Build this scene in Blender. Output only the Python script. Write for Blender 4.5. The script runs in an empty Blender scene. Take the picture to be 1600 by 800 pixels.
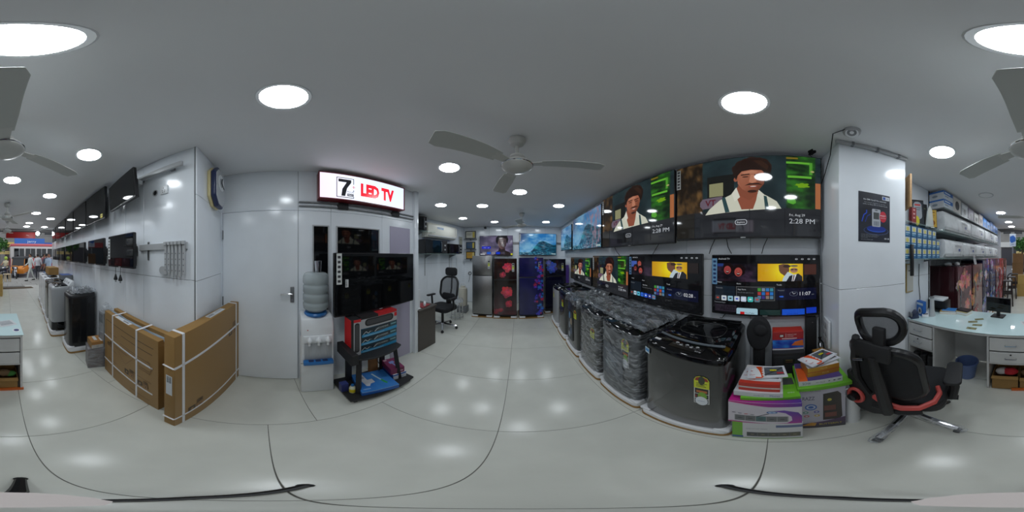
import bpy, bmesh, math, random
import numpy as np
from mathutils import Vector, Matrix
R = math.radians
SC = bpy.context.scene
COL = SC.collection
random.seed(7)
H = 1.55            # camera height
ZC = 2.508          # ceiling height
# ------------------------------------------------------------------ camera
cam_d = bpy.data.cameras.new('camera'); cam = bpy.data.objects.new('camera', cam_d); COL.objects.link(cam)
cam_d.type = 'PANO'
try:
    cam_d.panorama_type = 'EQUIRECTANGULAR'
except Exception:
    pass
try:
    cam_d.cycles.panorama_type = 'EQUIRECTANGULAR'
except Exception:
    pass
cam.location = (0, 0, H); cam.rotation_euler = (R(90), 0, 0)
cam_d.clip_start = 0.02; cam_d.clip_end = 300
SC.camera = cam
# ------------------------------------------------------------------ world, exposure
EXPO = 0.0
LAMP = 38.0          # downlight diffuser strength
vs = SC.view_settings
vs.view_transform = 'Standard'; vs.look = 'None'; vs.gamma = 1.0; vs.exposure = EXPO; vs.use_curve_mapping = False
SC.display_settings.display_device = 'sRGB'
SC.cycles.use_denoising = True
SC.cycles.max_bounces = 8; SC.cycles.diffuse_bounces = 5; SC.cycles.glossy_bounces = 4; SC.cycles.transparent_max_bounces = 12
SC.cycles.sample_clamp_indirect = 6.0
SC.cycles.caustics_reflective = False; SC.cycles.caustics_refractive = False
wd = bpy.data.worlds.new('world'); SC.world = wd; wd.use_nodes = True
bgn = wd.node_tree.nodes['Background']; bgn.inputs[0].default_value = (0.78, 0.84, 0.92, 1); bgn.inputs[1].default_value = 1.5
# ------------------------------------------------------------------ helpers: geometry from bearings
def s2l(c):
    c = c / 255.0
    return c / 12.92 if c <= 0.04045 else ((c + 0.055) / 1.055) ** 2.4
def rgb(r, g, b): return (s2l(r), s2l(g), s2l(b), 1.0)
def az(px): return R((px - 800) * 0.225)
def FP(px, py, z=0.0):
    th = az(px); r = (z - H) / math.tan(R((400 - py) * 0.225)); return (r * math.sin(th), r * math.cos(th))
def zat(py, r): return H + r * math.tan(R((400 - py) * 0.225))
class Plane2:
    """vertical plane through p with direction d; normal n points to the room (to the origin side)"""
    def __init__(s, p, q):
        s.p = Vector(p); s.d = (Vector(q) - s.p).normalized(); n = Vector((-s.d.y, s.d.x))
        if n.dot(-s.p) < 0: n = -n
        s.n = n; s.phi = math.atan2(n.x, -n.y)
    def at(s, px, off=0.0):
        th = az(px); u = Vector((math.sin(th), math.cos(th))); t = ((s.p + s.n * off).dot(s.n)) / u.dot(s.n)
        return u * t
    def near(s, Y, off=0.0):
        b = s.p + s.n * off; t = (Y - b.y) / s.d.y; return b + s.d * t
WR = Plane2((1.371, 0.0), (1.60, 5.19))          # wall behind the lit TVs
WL = Plane2((-1.125, -0.425), (-2.30, -7.9))     # long wall with dark TVs
WP = Plane2((-1.76, -0.35), (-1.32, 1.93))       # partition with the door
WB = Plane2((-1.6, 5.20), (1.62, 5.20))          # rear wall
WA = Plane2((-2.50, 2.08), (-1.56, 5.20))        # alcove wall
PR = [(1.355, -0.45), (1.03, -0.48), (0.945, -1.06), (1.25, -1.12)]   # right pillar footprint
RS = Plane2((1.0, -1.84), (0.60, -7.6))          # line of the shelf fronts / fridge doors on the right
# ------------------------------------------------------------------ helpers: materials
MATS = {}
def node(nt, t, **kw):
    n = nt.nodes.new(t)
    for k, v in kw.items(): setattr(n, k, v)
    return n
def mat(name, col, rough=0.5, metal=0.0, noise=0.0, nscale=8.0, bump=0.0, bscale=60.0, alpha=1.0, trans=0.0, emit=None, es=1.0, spec=0.5, stretch=(1, 1, 1), coat=0.0):
    if name in MATS: return MATS[name]
    m = bpy.data.materials.new(name); m.use_nodes = True; nt = m.node_tree; b = nt.nodes['Principled BSDF']
    b.inputs['Base Color'].default_value = col; b.inputs['Roughness'].default_value = rough; b.inputs['Metallic'].default_value = metal
    b.inputs['Alpha'].default_value = alpha; b.inputs['Transmission Weight'].default_value = trans
    b.inputs['Specular IOR Level'].default_value = spec; b.inputs['Coat Weight'].default_value = coat
    if emit is not None:
        b.inputs['Emission Color'].default_value = emit; b.inputs['Emission Strength'].default_value = es
    if noise or bump:
        tc = node(nt, 'ShaderNodeTexCoord'); mp = node(nt, 'ShaderNodeMapping'); mp.inputs['Scale'].default_value = stretch
        nt.links.new(tc.outputs['Object'], mp.inputs[0])
    if noise:
        n = node(nt, 'ShaderNodeTexNoise'); n.inputs['Scale'].default_value = nscale; n.inputs['Detail'].default_value = 5
        nt.links.new(mp.outputs[0], n.inputs['Vector'])
        rp = node(nt, 'ShaderNodeMapRange'); rp.inputs[1].default_value = 0.3; rp.inputs[2].default_value = 0.7; rp.inputs[3].default_value = 1 - noise; rp.inputs[4].default_value = 1 + noise
        nt.links.new(n.outputs['Fac'], rp.inputs[0])
        mx = node(nt, 'ShaderNodeMix', data_type='RGBA', blend_type='MULTIPLY'); mx.inputs[0].default_value = 1.0
        mx.inputs[6].default_value = col; nt.links.new(rp.outputs[0], mx.inputs[7]); nt.links.new(mx.outputs[2], b.inputs['Base Color'])
    if bump:
        n2 = node(nt, 'ShaderNodeTexNoise'); n2.inputs['Scale'].default_value = bscale; n2.inputs['Detail'].default_value = 3
        nt.links.new(mp.outputs[0], n2.inputs['Vector'])
        bp = node(nt, 'ShaderNodeBump'); bp.inputs['Strength'].default_value = bump; bp.inputs['Distance'].default_value = 0.01
        nt.links.new(n2.outputs['Fac'], bp.inputs['Height']); nt.links.new(bp.outputs[0], b.inputs['Normal'])
    MATS[name] = m; return m
def attr_mat(name, rough=0.4, emit=0.0, spec=0.5, metal=0.0, coat=0.0):
    m = bpy.data.materials.new(name); m.use_nodes = True; nt = m.node_tree; b = nt.nodes['Principled BSDF']
    a = node(nt, 'ShaderNodeAttribute', attribute_name='Col')
    b.inputs['Roughness'].default_value = rough; b.inputs['Specular IOR Level'].default_value = spec; b.inputs['Metallic'].default_value = metal
    b.inputs['Coat Weight'].default_value = coat
    if emit:
        b.inputs['Base Color'].default_value = (0.004, 0.004, 0.005, 1)
        nt.links.new(a.outputs['Color'], b.inputs['Emission Color']); b.inputs['Emission Strength'].default_value = emit
        m.cycles.emission_sampling = 'NONE'
    else:
        nt.links.new(a.outputs['Color'], b.inputs['Base Color'])
    MATS[name] = m; return m
# ------------------------------------------------------------------ helpers: meshes
class MB:
    def __init__(s): s.v = []; s.f = []; s.c = []
    def add(s, vs, fs, col=None):
        o = len(s.v); s.v += [tuple(p) for p in vs]; s.f += [tuple(i + o for i in f) for f in fs]; s.c += [col] * len(fs); return s
    def box(s, x0, x1, y0, y1, z0, z1, M=None, col=None):
        p = [Vector((x, y, z)) for z in (z0, z1) for y in (y0, y1) for x in (x0, x1)]
        if M is not None: p = [M @ q for q in p]
        return s.add(p, [(0, 2, 3, 1), (4, 5, 7, 6), (0, 1, 5, 4), (2, 6, 7, 3), (0, 4, 6, 2), (1, 3, 7, 5)], col)
    def bx(s, cx, cy, cz, sx, sy, sz, M=None, col=None):
        return s.box(cx - sx / 2, cx + sx / 2, cy - sy / 2, cy + sy / 2, cz - sz / 2, cz + sz / 2, M, col)
    def prism(s, poly, a0, a1, axis='z', col=None, M=None):
        n = len(poly)
        if axis == 'z': P = lambda p, a: Vector((p[0], p[1], a))
        elif axis == 'y': P = lambda p, a: Vector((p[0], a, p[1]))
        else: P = lambda p, a: Vector((a, p[0], p[1]))
        vs = [P(p, a0) for p in poly] + [P(p, a1) for p in poly]
        if M is not None: vs = [M @ q for q in vs]
        fs = [tuple(range(n)), tuple(range(2 * n - 1, n - 1, -1))] + [(i, i + n, (i + 1) % n + n, (i + 1) % n) for i in range(n)]
        return s.add(vs, fs, col)
    def rings(s, rings, cap=True, col=None, closed=False):
        n = len(rings[0]); vs = [p for r in rings for p in r]; fs = []
        for k in range(len(rings) - 1):
            for i in range(n):
                j = (i + 1) % n; fs.append((k * n + i, k * n + j, (k + 1) * n + j, (k + 1) * n + i))
        if closed:
            k = len(rings) - 1
            for i in range(n):
                j = (i + 1) % n; fs.append((k * n + i, k * n + j, j, i))
        elif cap:
            fs.append(tuple(range(n - 1, -1, -1))); fs.append(tuple(range((len(rings) - 1) * n, len(rings) * n)))
        return s.add(vs, fs, col)
    def tube(s, pts, r, n=8, col=None, closed=False):
        pts = [Vector(p) for p in pts]; rs = r if isinstance(r, (list, tuple)) else [r] * len(pts); out = []
        up = None; m = len(pts)
        for i, p in enumerate(pts):
            if closed: t = pts[(i + 1) % m] - pts[i - 1]
            else: t = pts[min(i + 1, m - 1)] - pts[max(i - 1, 0)]
            t.normalize()
            if up is None:
                up = Vector((0, 0, 1)) if abs(t.z) < 0.9 else Vector((1, 0, 0))
            a = t.cross(up)
            if a.length < 1e-6: a = t.orthogonal()
            a.normalize(); b = a.cross(t); up = b
            out.append([p + (a * math.cos(2 * math.pi * k / n) + b * math.sin(2 * math.pi * k / n)) * rs[i] for k in range(n)])
        return s.rings(out, True, col, closed)
    def cyl(s, p0, p1, r0, r1=None, n=16, col=None): return s.tube([p0, p1], [r0, r0 if r1 is None else r1], n, col)
    def lathe(s, prof, n=20, c=(0, 0, 0), col=None, M=None, sx=1.0, sy=1.0):
        rg = []
        for (r, z) in prof:
            q = [Vector((c[0] + r * sx * math.cos(2 * math.pi * k / n), c[1] + r * sy * math.sin(2 * math.pi * k / n), c[2] + z)) for k in range(n)]
            if M is not None: q = [M @ a for a in q]
            rg.append(q)
        return s.rings(rg, True, col)
    def hoop(s, prof, n=20, c=(0, 0, 0), M=None):
        rg = []
        for (r, z) in prof:
            q = [Vector((c[0] + r * math.cos(2 * math.pi * k / n), c[1] + r * math.sin(2 * math.pi * k / n), c[2] + z)) for k in range(n)]
            rg.append([M @ a for a in q] if M is not None else q)
        return s.rings(rg, False, None, True)
    def ball(s, c, rx, ry=None, rz=None, n=14, m=8, col=None):
        ry = rx if ry is None else ry; rz = rx if rz is None else rz
        rg = []
        for i in range(m + 1):
            a = -math.pi / 2 + math.pi * (0.02 + 0.96 * i / m)
            rg.append([Vector((c[0] + rx * math.cos(a) * math.cos(2 * math.pi * k / n), c[1] + ry * math.cos(a) * math.sin(2 * math.pi * k / n), c[2] + rz * math.sin(a))) for k in range(n)])
        return s.rings(rg, True, col)
    def grid(s, fn, nu, nv, col=None):
        vs = [fn(i / nu, j / nv) for j in range(nv + 1) for i in range(nu + 1)]
        fs = [(j * (nu + 1) + i, j * (nu + 1) + i + 1, (j + 1) * (nu + 1) + i + 1, (j + 1) * (nu + 1) + i) for j in range(nv) for i in range(nu)]
        return s.add(vs, fs, col)
    def mesh(s, name, bev=0.0, seg=2, smooth=True, ang=35):
        me = bpy.data.meshes.new(name); me.from_pydata([tuple(p) for p in s.v], [], s.f)
        if any(c is not None for c in s.c):
            at = me.color_attributes.new('Col', 'FLOAT_COLOR', 'CORNER'); buf = []
            for p, c in zip(me.polygons, s.c):
                c = c or (0.5, 0.5, 0.5, 1); buf += list(c) * p.loop_total
            at.data.foreach_set('color', buf)
        bm = bmesh.new(); bm.from_mesh(me)
        bmesh.ops.recalc_face_normals(bm, faces=bm.faces)
        if bev:
            es = [e for e in bm.edges if len(e.link_faces) == 2 and e.calc_face_angle(0) > R(30)]
            bmesh.ops.bevel(bm, geom=es, offset=bev, offset_type='OFFSET', segments=seg, profile=0.5, affect='EDGES', clamp_overlap=True)
        bm.to_mesh(me); bm.free()
        if smooth:
            me.polygons.foreach_set('use_smooth', [True] * len(me.polygons))
            me.set_sharp_from_angle(angle=R(ang))
        return me
    def build(s, name, m, parent=None, loc=(0, 0, 0), rot=(0, 0, 0), bev=0.0, seg=2, smooth=True, ang=35, label=None):
        return link(name, s.mesh(name, bev, seg, smooth, ang), m, parent, loc, rot, label)
def link(name, me, m, parent=None, loc=(0, 0, 0), rot=(0, 0, 0), label=None):
    o = bpy.data.objects.new(name, me); COL.objects.link(o)
    if m is not None and not me.materials: me.materials.append(m)
    o.location = loc; o.rotation_euler = rot; o.parent = parent
    if label: o['label'] = label
    return o
def thing(name, label, cat, loc=(0, 0, 0), phi=0.0, group=None, tilt=0.0):
    o = bpy.data.objects.new(name, None); COL.objects.link(o); o.empty_display_size = 0.05
    o.location = loc; o.rotation_euler = (tilt, 0, phi); return tag(o, label, cat, group)
def tag(o, label, cat, group=None, kind=None):
    o['label'] = label; o['category'] = cat
    if group: o['group'] = group
    if kind: o['kind'] = kind
    return o
def struct(o, label=None, cat=None):
    o['kind'] = 'structure'
    if label: o['label'] = label
    if cat: o['category'] = cat
    return o
def copy_tree(o, parent=None):
    c = o.copy(); COL.objects.link(c); c.parent = parent
    for ch in list(o.children): copy_tree(ch, c)
    return c
def rrect(w, h, r, n=4, cx=0.0, cy=0.0):
    p = []
    for (sx, sy, a0) in ((1, 1, 0), (-1, 1, 90), (-1, -1, 180), (1, -1, 270)):
        for k in range(n + 1):
            a = R(a0 + 90 * k / n); p.append((cx + sx * (w / 2 - r) + r * math.cos(a), cy + sy * (h / 2 - r) + r * math.sin(a)))
    return p
def face(fx, fy): return math.atan2(fx, -fy)      # z rotation whose local -y looks along (fx, fy)
# ------------------------------------------------------------------ flat print painter
_fc = bpy.data.curves.new('letters', 'FONT'); _fo = bpy.data.objects.new('letters', _fc); _fc.align_x = 'LEFT'; _fc.resolution_u = 2
_tcache = {}
def text_mesh(s, bold):
    k = (s, bold)
    if k not in _tcache:
        _fc.body = s; _fc.offset = bold; _fc.size = 1.0
        me = _fo.to_mesh(); vs = [(v.co.x, v.co.y) for v in me.vertices]; fs = [tuple(p.vertices) for p in me.polygons]; _fo.to_mesh_clear()
        xs = [v[0] for v in vs] or [0]; ys = [v[1] for v in vs] or [0]
        _tcache[k] = (vs, fs, min(xs), max(xs), min(ys), max(ys))
    return _tcache[k]
class Paint:
    def __init__(s, w, h, eps=0.00012): s.w = w; s.h = h; s.eps = eps; s.k = 0; s.v = []; s.f = []; s.c = []
    def P(s, u, v): return ((u - 0.5) * s.w, -s.k * s.eps, (0.5 - v) * s.h)
    def poly(s, pts, col):
        s.k += 1; o = len(s.v); s.v += [s.P(*p) for p in pts]; s.f.append(tuple(range(o + len(pts) - 1, o - 1, -1)))
        cs = col if isinstance(col, list) else [col] * len(pts); s.c.append(cs[::-1]); return s
    def rect(s, u0, v0, u1, v1, col): return s.poly([(u0, v0), (u1, v0), (u1, v1), (u0, v1)], col)
    def grad(s, u0, v0, u1, v1, ct, cb): return s.poly([(u0, v0), (u1, v0), (u1, v1), (u0, v1)], [ct, ct, cb, cb])
    def ell(s, cx, cy, rx, ry, col, n=20, rot=0.0, wob=0.0, seed=1):
        rnd = random.Random(seed); pts = []
        asp = s.w / s.h
        for k in range(n):
            a = 2 * math.pi * k / n; q = 1 + wob * (rnd.random() - 0.5); x = rx * q * math.cos(a); y = ry * q * math.sin(a) / asp
            c, t = math.cos(rot), math.sin(rot); pts.append((cx + x * c - y * t * 1.0, cy + (x * t + y * c) * asp))
        return s.poly(pts, col)
    def line(s, pts, wd, col):
        for (a, b) in zip(pts[:-1], pts[1:]):
            dx, dy = (b[0] - a[0]) * s.w, (b[1] - a[1]) * s.h; L = math.hypot(dx, dy) or 1e-6; nx, ny = -dy / L * wd / 2, dx / L * wd / 2
            s.poly([(a[0] + nx / s.w, a[1] + ny / s.h), (b[0] + nx / s.w, b[1] + ny / s.h), (b[0] - nx / s.w, b[1] - ny / s.h), (a[0] - nx / s.w, a[1] - ny / s.h)], col)
        return s
    def text(s, t, u, v, h, col, w=None, bold=0.0, align='l'):
        """baseline-left at (u, v); h = cap height as fraction of picture height; w = width fraction (optional)"""
        vs, fs, x0, x1, y0, y1 = text_mesh(t, bold)
        if not vs: return s
        s.k += 1; sc = h * s.h / 0.72; W = (x1 - x0) * sc; sx = sc if w is None else sc * (w * s.w) / max(W, 1e-6); W = (x1 - x0) * sx
        off = {'l': 0, 'c': -W / 2, 'r': -W}[align]; bxx, _, bz = s.P(u, v); o = len(s.v); y = -s.k * s.eps
        s.v += [(bxx + off + (p[0] - x0) * sx, y, bz + p[1] * sc) for p in vs]
        for f in fs: s.f.append(tuple(i + o for i in f)); s.c.append([col] * len(f))
        return s
    def raster(s, fn, nu, nv, u0=0, v0=0, u1=1, v1=1):
        s.k += 1; U, V = np.meshgrid(np.linspace(u0, u1, nu + 1), np.linspace(v0, v1, nv + 1)); C = fn(U, V); C = np.clip(C, 0, 255) / 255.0
        L = np.where(C <= 0.04045, C / 12.92, ((C + 0.055) / 1.055) ** 2.4); o = len(s.v)
        s.v += [s.P(U[j, i], V[j, i]) for j in range(nv + 1) for i in range(nu + 1)]
        for j in range(nv):
            for i in range(nu):
                q = [(j, i), (j + 1, i), (j + 1, i + 1), (j, i + 1)]; s.f.append(tuple(o + a * (nu + 1) + b for a, b in q)); s.c.append([tuple(L[a, b]) + (1,) for a, b in q])
        return s
    def mesh(s, name):
        me = bpy.data.meshes.new(name); me.from_pydata(s.v, [], s.f)
        at = me.color_attributes.new('Col', 'FLOAT_COLOR', 'CORNER'); buf = []
        for p, c in zip(me.polygons, s.c):
            for q in c: buf += q
        at.data.foreach_set('color', buf); return me
    def build(s, name, m, parent, loc=(0, 0, 0), rot=(0, 0, 0), label=None): return link(name, s.mesh(name), m, parent, loc, rot, label)
def vnoise(U, V, sc, seed=0):
    rs = np.random.RandomState(seed); G = rs.rand(66, 66); x = (U * sc) % 64; y = (V * sc) % 64; i = x.astype(int); j = y.astype(int); fx = x - i; fy = y - j
    fx = fx * fx * (3 - 2 * fx); fy = fy * fy * (3 - 2 * fy)
    return (G[j, i] * (1 - fx) + G[j, i + 1] * fx) * (1 - fy) + (G[j + 1, i] * (1 - fx) + G[j + 1, i + 1] * fx) * fy
def fbm(U, V, sc, seed=0): return vnoise(U, V, sc, seed) * 0.55 + vnoise(U, V, sc * 2.1, seed + 1) * 0.3 + vnoise(U, V, sc * 4.3, seed + 2) * 0.15
def mix3(a, b, t): return np.asarray(a, float) * (1 - t[..., None]) + np.asarray(b, float) * t[..., None]
# ------------------------------------------------------------------ materials
PRINT = attr_mat('printed_card', 0.42)
GLOSSP = attr_mat('glossy_print', 0.12, coat=0.4)
SCREEN = attr_mat('lit_screen', 0.06, emit=1.0)
M_wall = mat('white_laminate', rgb(236, 241, 246), 0.16, noise=0.03, nscale=3, bump=0.015, bscale=6)
M_wallr = mat('grey_laminate', rgb(206, 211, 215), 0.3, noise=0.03, nscale=3)
M_ceil = mat('ceiling_paint', rgb(236, 237, 239), 0.75, noise=0.02, nscale=1.5)
M_tile = mat('vitrified_tile', rgb(208, 209, 200), 0.19, noise=0.05, nscale=3.5, bump=0.012, bscale=9, spec=0.4)
M_seam = mat('seam_backing', rgb(120, 122, 124), 0.7)
M_grout = mat('grout', rgb(105, 103, 98), 0.8, noise=0.1)
M_black = mat('black_plastic', rgb(22, 22, 24), 0.35)
M_blackg = mat('black_gloss', rgb(10, 10, 12), 0.06)
M_blackm = mat('black_matte', rgb(28, 28, 30), 0.6, bump=0.1, bscale=300)
M_blackfab = mat('black_fabric', rgb(30, 31, 34), 0.85, bump=0.3, bscale=500)
M_steel = mat('brushed_steel', rgb(150, 150, 150), 0.32, metal=1.0, noise=0.1, nscale=20, stretch=(1, 1, 14))
M_chrome = mat('chrome', rgb(205, 205, 208), 0.12, metal=1.0)
M_white = mat('white_plastic', rgb(225, 228, 230), 0.3)
M_foam = mat('white_foam', rgb(232, 233, 235), 0.85, bump=0.25, bscale=120)
M_card = mat('brown_card', rgb(152, 117, 66), 0.75, noise=0.07, nscale=5)
M_cardd = mat('dark_card', rgb(140, 98, 58), 0.8, noise=0.07, nscale=5)
M_wood = mat('plywood', rgb(178, 140, 96), 0.6, noise=0.12, nscale=9, stretch=(1, 1, 8))
M_glass = mat('shelf_glass', rgb(190, 220, 215), 0.03, alpha=0.22)
M_dglass = mat('dark_glass', rgb(12, 13, 15), 0.04)
def wrap_mat(name, col, a0, a1, sc, st, rough=0.16, bump=0.8):
    m = mat(name, col, rough, bump=bump, bscale=sc * 1.6, spec=1.0, stretch=st); nt = m.node_tree; b = nt.nodes['Principled BSDF']; mp = [n for n in nt.nodes if n.type == 'MAPPING'][0]
    n = node(nt, 'ShaderNodeTexNoise'); n.inputs['Scale'].default_value = sc; n.inputs['Detail'].default_value = 6; n.inputs['Distortion'].default_value = 1.2; nt.links.new(mp.outputs[0], n.inputs['Vector'])
    r = node(nt, 'ShaderNodeMapRange'); r.inputs[1].default_value = 0.42; r.inputs[2].default_value = 0.68; r.inputs[3].default_value = a0; r.inputs[4].default_value = a1; nt.links.new(n.outputs['Fac'], r.inputs[0]); nt.links.new(r.outputs[0], b.inputs['Alpha']); return m
M_wrap = wrap_mat('crinkled_plastic_wrap', rgb(200, 205, 210), 0.04, 0.50, 10, (1, 1, 2.6))
M_wraptop = wrap_mat('bunched_plastic_wrap', rgb(168, 174, 180), 0.15, 0.70, 6, (1, 2.4, 1), 0.12, 0.8)
M_wrapac = wrap_mat('thin_clear_wrap', rgb(225, 228, 230), 0.04, 0.30, 5, (1, 1, 1), 0.2, 0.15)
M_clear = mat('clear_plastic', rgb(225, 235, 235), 0.08, alpha=0.45)
M_grey = mat('grey_plastic', rgb(120, 123, 126), 0.4)
M_lgrey = mat('light_grey_plastic', rgb(178, 180, 182), 0.4)
M_red = mat('red_plastic', rgb(188, 40, 40), 0.4)
M_cable = mat('black_cable', rgb(20, 20, 22), 0.5)
M_band = mat('white_strap', rgb(225, 225, 228), 0.45)
M_paper = mat('white_paper', rgb(225, 226, 228), 0.6)
# ================================================================== SETTING
A0 = R(-2.3)                                   # tile grid turned a little against the camera
def gridpt(i, j, off=0.0):
    x = -0.105 + 0.815 * i; y = 0.03 + 0.80 * j + off
    return Vector((x * math.cos(A0) - y * math.sin(A0), x * math.sin(A0) + y * math.cos(A0)))
fl = MB(); fl.prism([(-3.4, -8.3), (2.0, -8.3), (2.0, 5.35), (-3.4, 5.35)], -0.12, -0.004); floor = struct(fl.build('floor', M_grout, smooth=False))
tm = MB(); tm.box(-0.4058, 0.4058, -0.3983, 0.3983, -0.012, 0.0); tile_me = tm.mesh('tile', bev=0.0012, seg=1)
n = 0
for i in range(-4, 3):
    for j in range(-11, 7):
        off = 0.29 if i <= -2 else 0.0
        c = (gridpt(i, j, off) + gridpt(i + 1, j + 1, off)) / 2
        if not (-3.2 < c.x < 1.9 and -8.3 < c.y < 5.3): continue
        if c.x < -2.2 + 0.15 * min(0, c.y): continue
        link('tile', tile_me, M_tile, floor, (c.x, c.y, 0), (0, 0, A0))
ce = MB(); ce.prism([(-3.4, -5.75), (2.0, -5.75), (2.0, 5.35), (-3.4, 5.35)], ZC, ZC + 0.12); struct(ce.build('ceiling', M_ceil, smooth=False))
def wall(name, p, q, seams, zs, m=M_wall, side=1, th=0.1, z0=0.0, z1=ZC, gap=0.0035):
    """backing wall from p to q (room on the left of p->q when side=1) with proud laminate panels"""
    p = Vector(p); q = Vector(q); L = (q - p).length; d = (q - p) / L; phi = math.atan2(d.y, d.x)
    b = MB(); y0, y1 = (-th - 0.012, -0.012) if side > 0 else (0.012, th + 0.012)
    b.box(0, L, y0, y1, z0, z1); w = struct(b.build(name, M_seam, None, (p.x, p.y, 0), (0, 0, phi), smooth=False))
    xs = [0.0] + [s for s in seams if 0 < s < L] + [L]; zz = [z0] + list(zs) + [z1]
    for a, c in zip(xs[:-1], xs[1:]):
        for e, f in zip(zz[:-1], zz[1:]):
            k = MB(); ya, yb = (-0.012, 0.0) if side > 0 else (0.0, 0.012); g = gap / 2
            k.box(a + g, c - g, ya, yb, e + g, f - g); k.build('panel', m, w, bev=0.001, seg=1, smooth=False)
    return w
def seams(a, st, n): return [a + st * i for i in range(n)]
wall('wall_right', (1.355, -0.45), (1.60, 5.20), seams(0.6, 0.62, 9), [1.18, 1.52])
wall('wall_back', (1.62, 5.20), (-1.60, 5.20), seams(0.55, 0.6, 5), [1.36])
wall('wall_alcove', (-1.56, 5.20), (-2.50, 2.08), seams(0.5, 0.6, 5), [1.36])
wall('wall_desk_end', (-2.55, 1.955), (-1.36, 1.925), [], [1.36], th=0.06)
wall('wall_left', (-1.1285, -0.447), (-2.02, -6.1), [0.56, 0.86, 1.16] + seams(1.7, 0.6, 9), [1.365])
wall('wall_return', (-1.76, -0.375), (-1.1225, -0.4265), [], [1.362, 2.03], side=1, th=0.006)
# right pillar and the wall behind it
wall('wall_pillar_side', PR[1], PR[0], [], [1.31], side=1, th=0.05)
wall('wall_pillar', PR[2], PR[1], [], [1.31], side=1, th=0.05)
wall('wall_pillar_back', PR[3], PR[2], [], [], side=1, th=0.05)
wall('wall_short', (1.25, -1.92), (1.25, -1.12), [], [1.3], side=1, th=0.05)
wall('wall_recess', (1.27, -6.1), (1.60, -1.92), seams(0.4, 0.62, 6), [1.3], m=M_wallr)
wall('wall_recess_end', (1.6, -1.92), (1.25, -1.92), [], [], m=M_wallr, side=1, th=0.03)
# partition with the door
Wd = (WP.p - Vector((0, 0)))
def wp(px): return (WP.at(px) - WP.p).dot(WP.d)
part = wall('wall_partition', WP.p - WP.d * 0.03, WP.near(1.93), [0.03 + wp(347.5), 0.03 + wp(466), 0.03 + wp(517), 0.03 + wp(597)], [2.03], side=-1, th=0.05)
pe = MB(); pe.box(-0.035, 0.035, -0.05, 0.06, 0, ZC); c = WP.near(1.93); struct(pe.build('trim_1', M_wall, None, (c.x, c.y, 0), (0, 0, WP.phi), bev=0.003))
# flush door: slab slightly proud, lock plate and lever
a, b = WP.at(350, 0.002), WP.at(465, 0.002); dc = (a + b) / 2; dw = (b - a).length
door = struct(thing('door_1', 'white flush door with steel lever handle beside the water dispenser', 'door', (dc.x, dc.y, 0), WP.phi))
k = MB(); k.box(-dw / 2, dw / 2, -0.018, 0.0, 0.012, 2.022); k.build('door_leaf', M_wall, door, bev=0.002, seg=1)
hx = (WP.at(456.5) - (a + b) / 2).dot(Vector((math.cos(WP.phi), math.sin(WP.phi))))
k = MB(); k.box(hx - 0.02, hx + 0.02, -0.028, -0.018, 1.07, 1.235); hp = k.build('lock_plate', M_grey, door, bev=0.004)
k = MB(); k.cyl((hx, -0.025, 1.17), (hx, -0.07, 1.17), 0.010); k.tube([(hx, -0.066, 1.17), (hx - 0.06, -0.07, 1.172), (hx - 0.115, -0.066, 1.166)], 0.008); k.build('lever', M_chrome, hp)
k = MB(); k.cyl((hx, -0.028, 1.10), (hx, -0.034, 1.10), 0.008); k.build('key_cylinder', M_chrome, hp)
for z in (0.32, 1.05, 1.78):
    k = MB(); k.cyl((-dw / 2 - 0.006, -0.018, z - 0.05), (-dw / 2 - 0.006, -0.018, z + 0.05), 0.007); k.build('hinge', M_grey, door)
# window strips in the partition (dark glass), frame bars proud of the panels
def pane(name, px0, px1, z0, z1, n):
    a, b = WP.at(px0), WP.at(px1); c = (a + b) / 2; w = (b - a).length
    o = struct(thing(name, 'dark glass window set in the white partition', 'window', (c.x, c.y, 0), WP.phi))
    k = MB(); k.box(-w / 2, w / 2, -0.006, 0.0, z0, z1); k.build('pane', M_dglass, o, smooth=False)
    k = MB(); t = 0.014
    for (x0, x1, y0, y1) in ((-w / 2 - t, w / 2 + t, z1, z1 + t), (-w / 2 - t, w / 2 + t, z0 - t, z0), (-w / 2 - t, -w / 2, z0, z1), (w / 2, w / 2 + t, z0, z1)): k.box(x0, x1, -0.014, 0.0, y0, y1)
    k.build('window_frame', M_lgrey, o, bev=0.002, seg=1)
    return o
o1 = pane('window_1', 490, 512, 0.95, 1.86, 1); o1['label'] = 'narrow dark glass strip behind the water bottle'
o2 = pane('window_2', 527, 591, 1.30, 1.86, 2); o2['label'] = 'wide dark glass window above the standing TV'
# lavender niche panel at the end of the partition
a, b = WP.at(609), WP.at(640); c = (a + b) / 2; w = (b - a).length
k = MB(); k.box(-w / 2, w / 2, -0.006, 0, 0.02, 1.93); struct(k.build('trim_2', mat('lavender_panel', rgb(176, 170, 190), 0.35), None, (c.x, c.y, 0), (0, 0, WP.phi), smooth=False))
# grey rail under the sign
a, b = WP.at(467), WP.at(645); c = (a + b) / 2; w = (b - a).length
rail = tag(thing('curtain_rail', 'long grey wall rail running under the lit sign', 'rail', (c.x, c.y, 2.098), WP.phi), 'long grey wall rail running under the lit sign', 'rail')
for z in (-0.022, 0.022):
    k = MB(); k.box(-w / 2, w / 2, -0.022, -0.002, z - 0.008, z + 0.008); k.build('rail_bar', M_grey, rail, bev=0.003)
for x in (-0.28, 0.42): k = MB(); k.box(x - 0.06, x + 0.06, -0.03, -0.001, -0.034, 0.034); k.build('clamp', M_blackm, rail, bev=0.003)
# cornice along the right wall
k = MB(); L = 5.6; k.box(0, L, -0.0, 0.035, ZC - 0.03, ZC); struct(k.build('trim_3', M_wallr, None, (1.355, -0.45, 0), (0, 0, math.atan2(5.65, 0.245)), bev=0.004))
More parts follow.
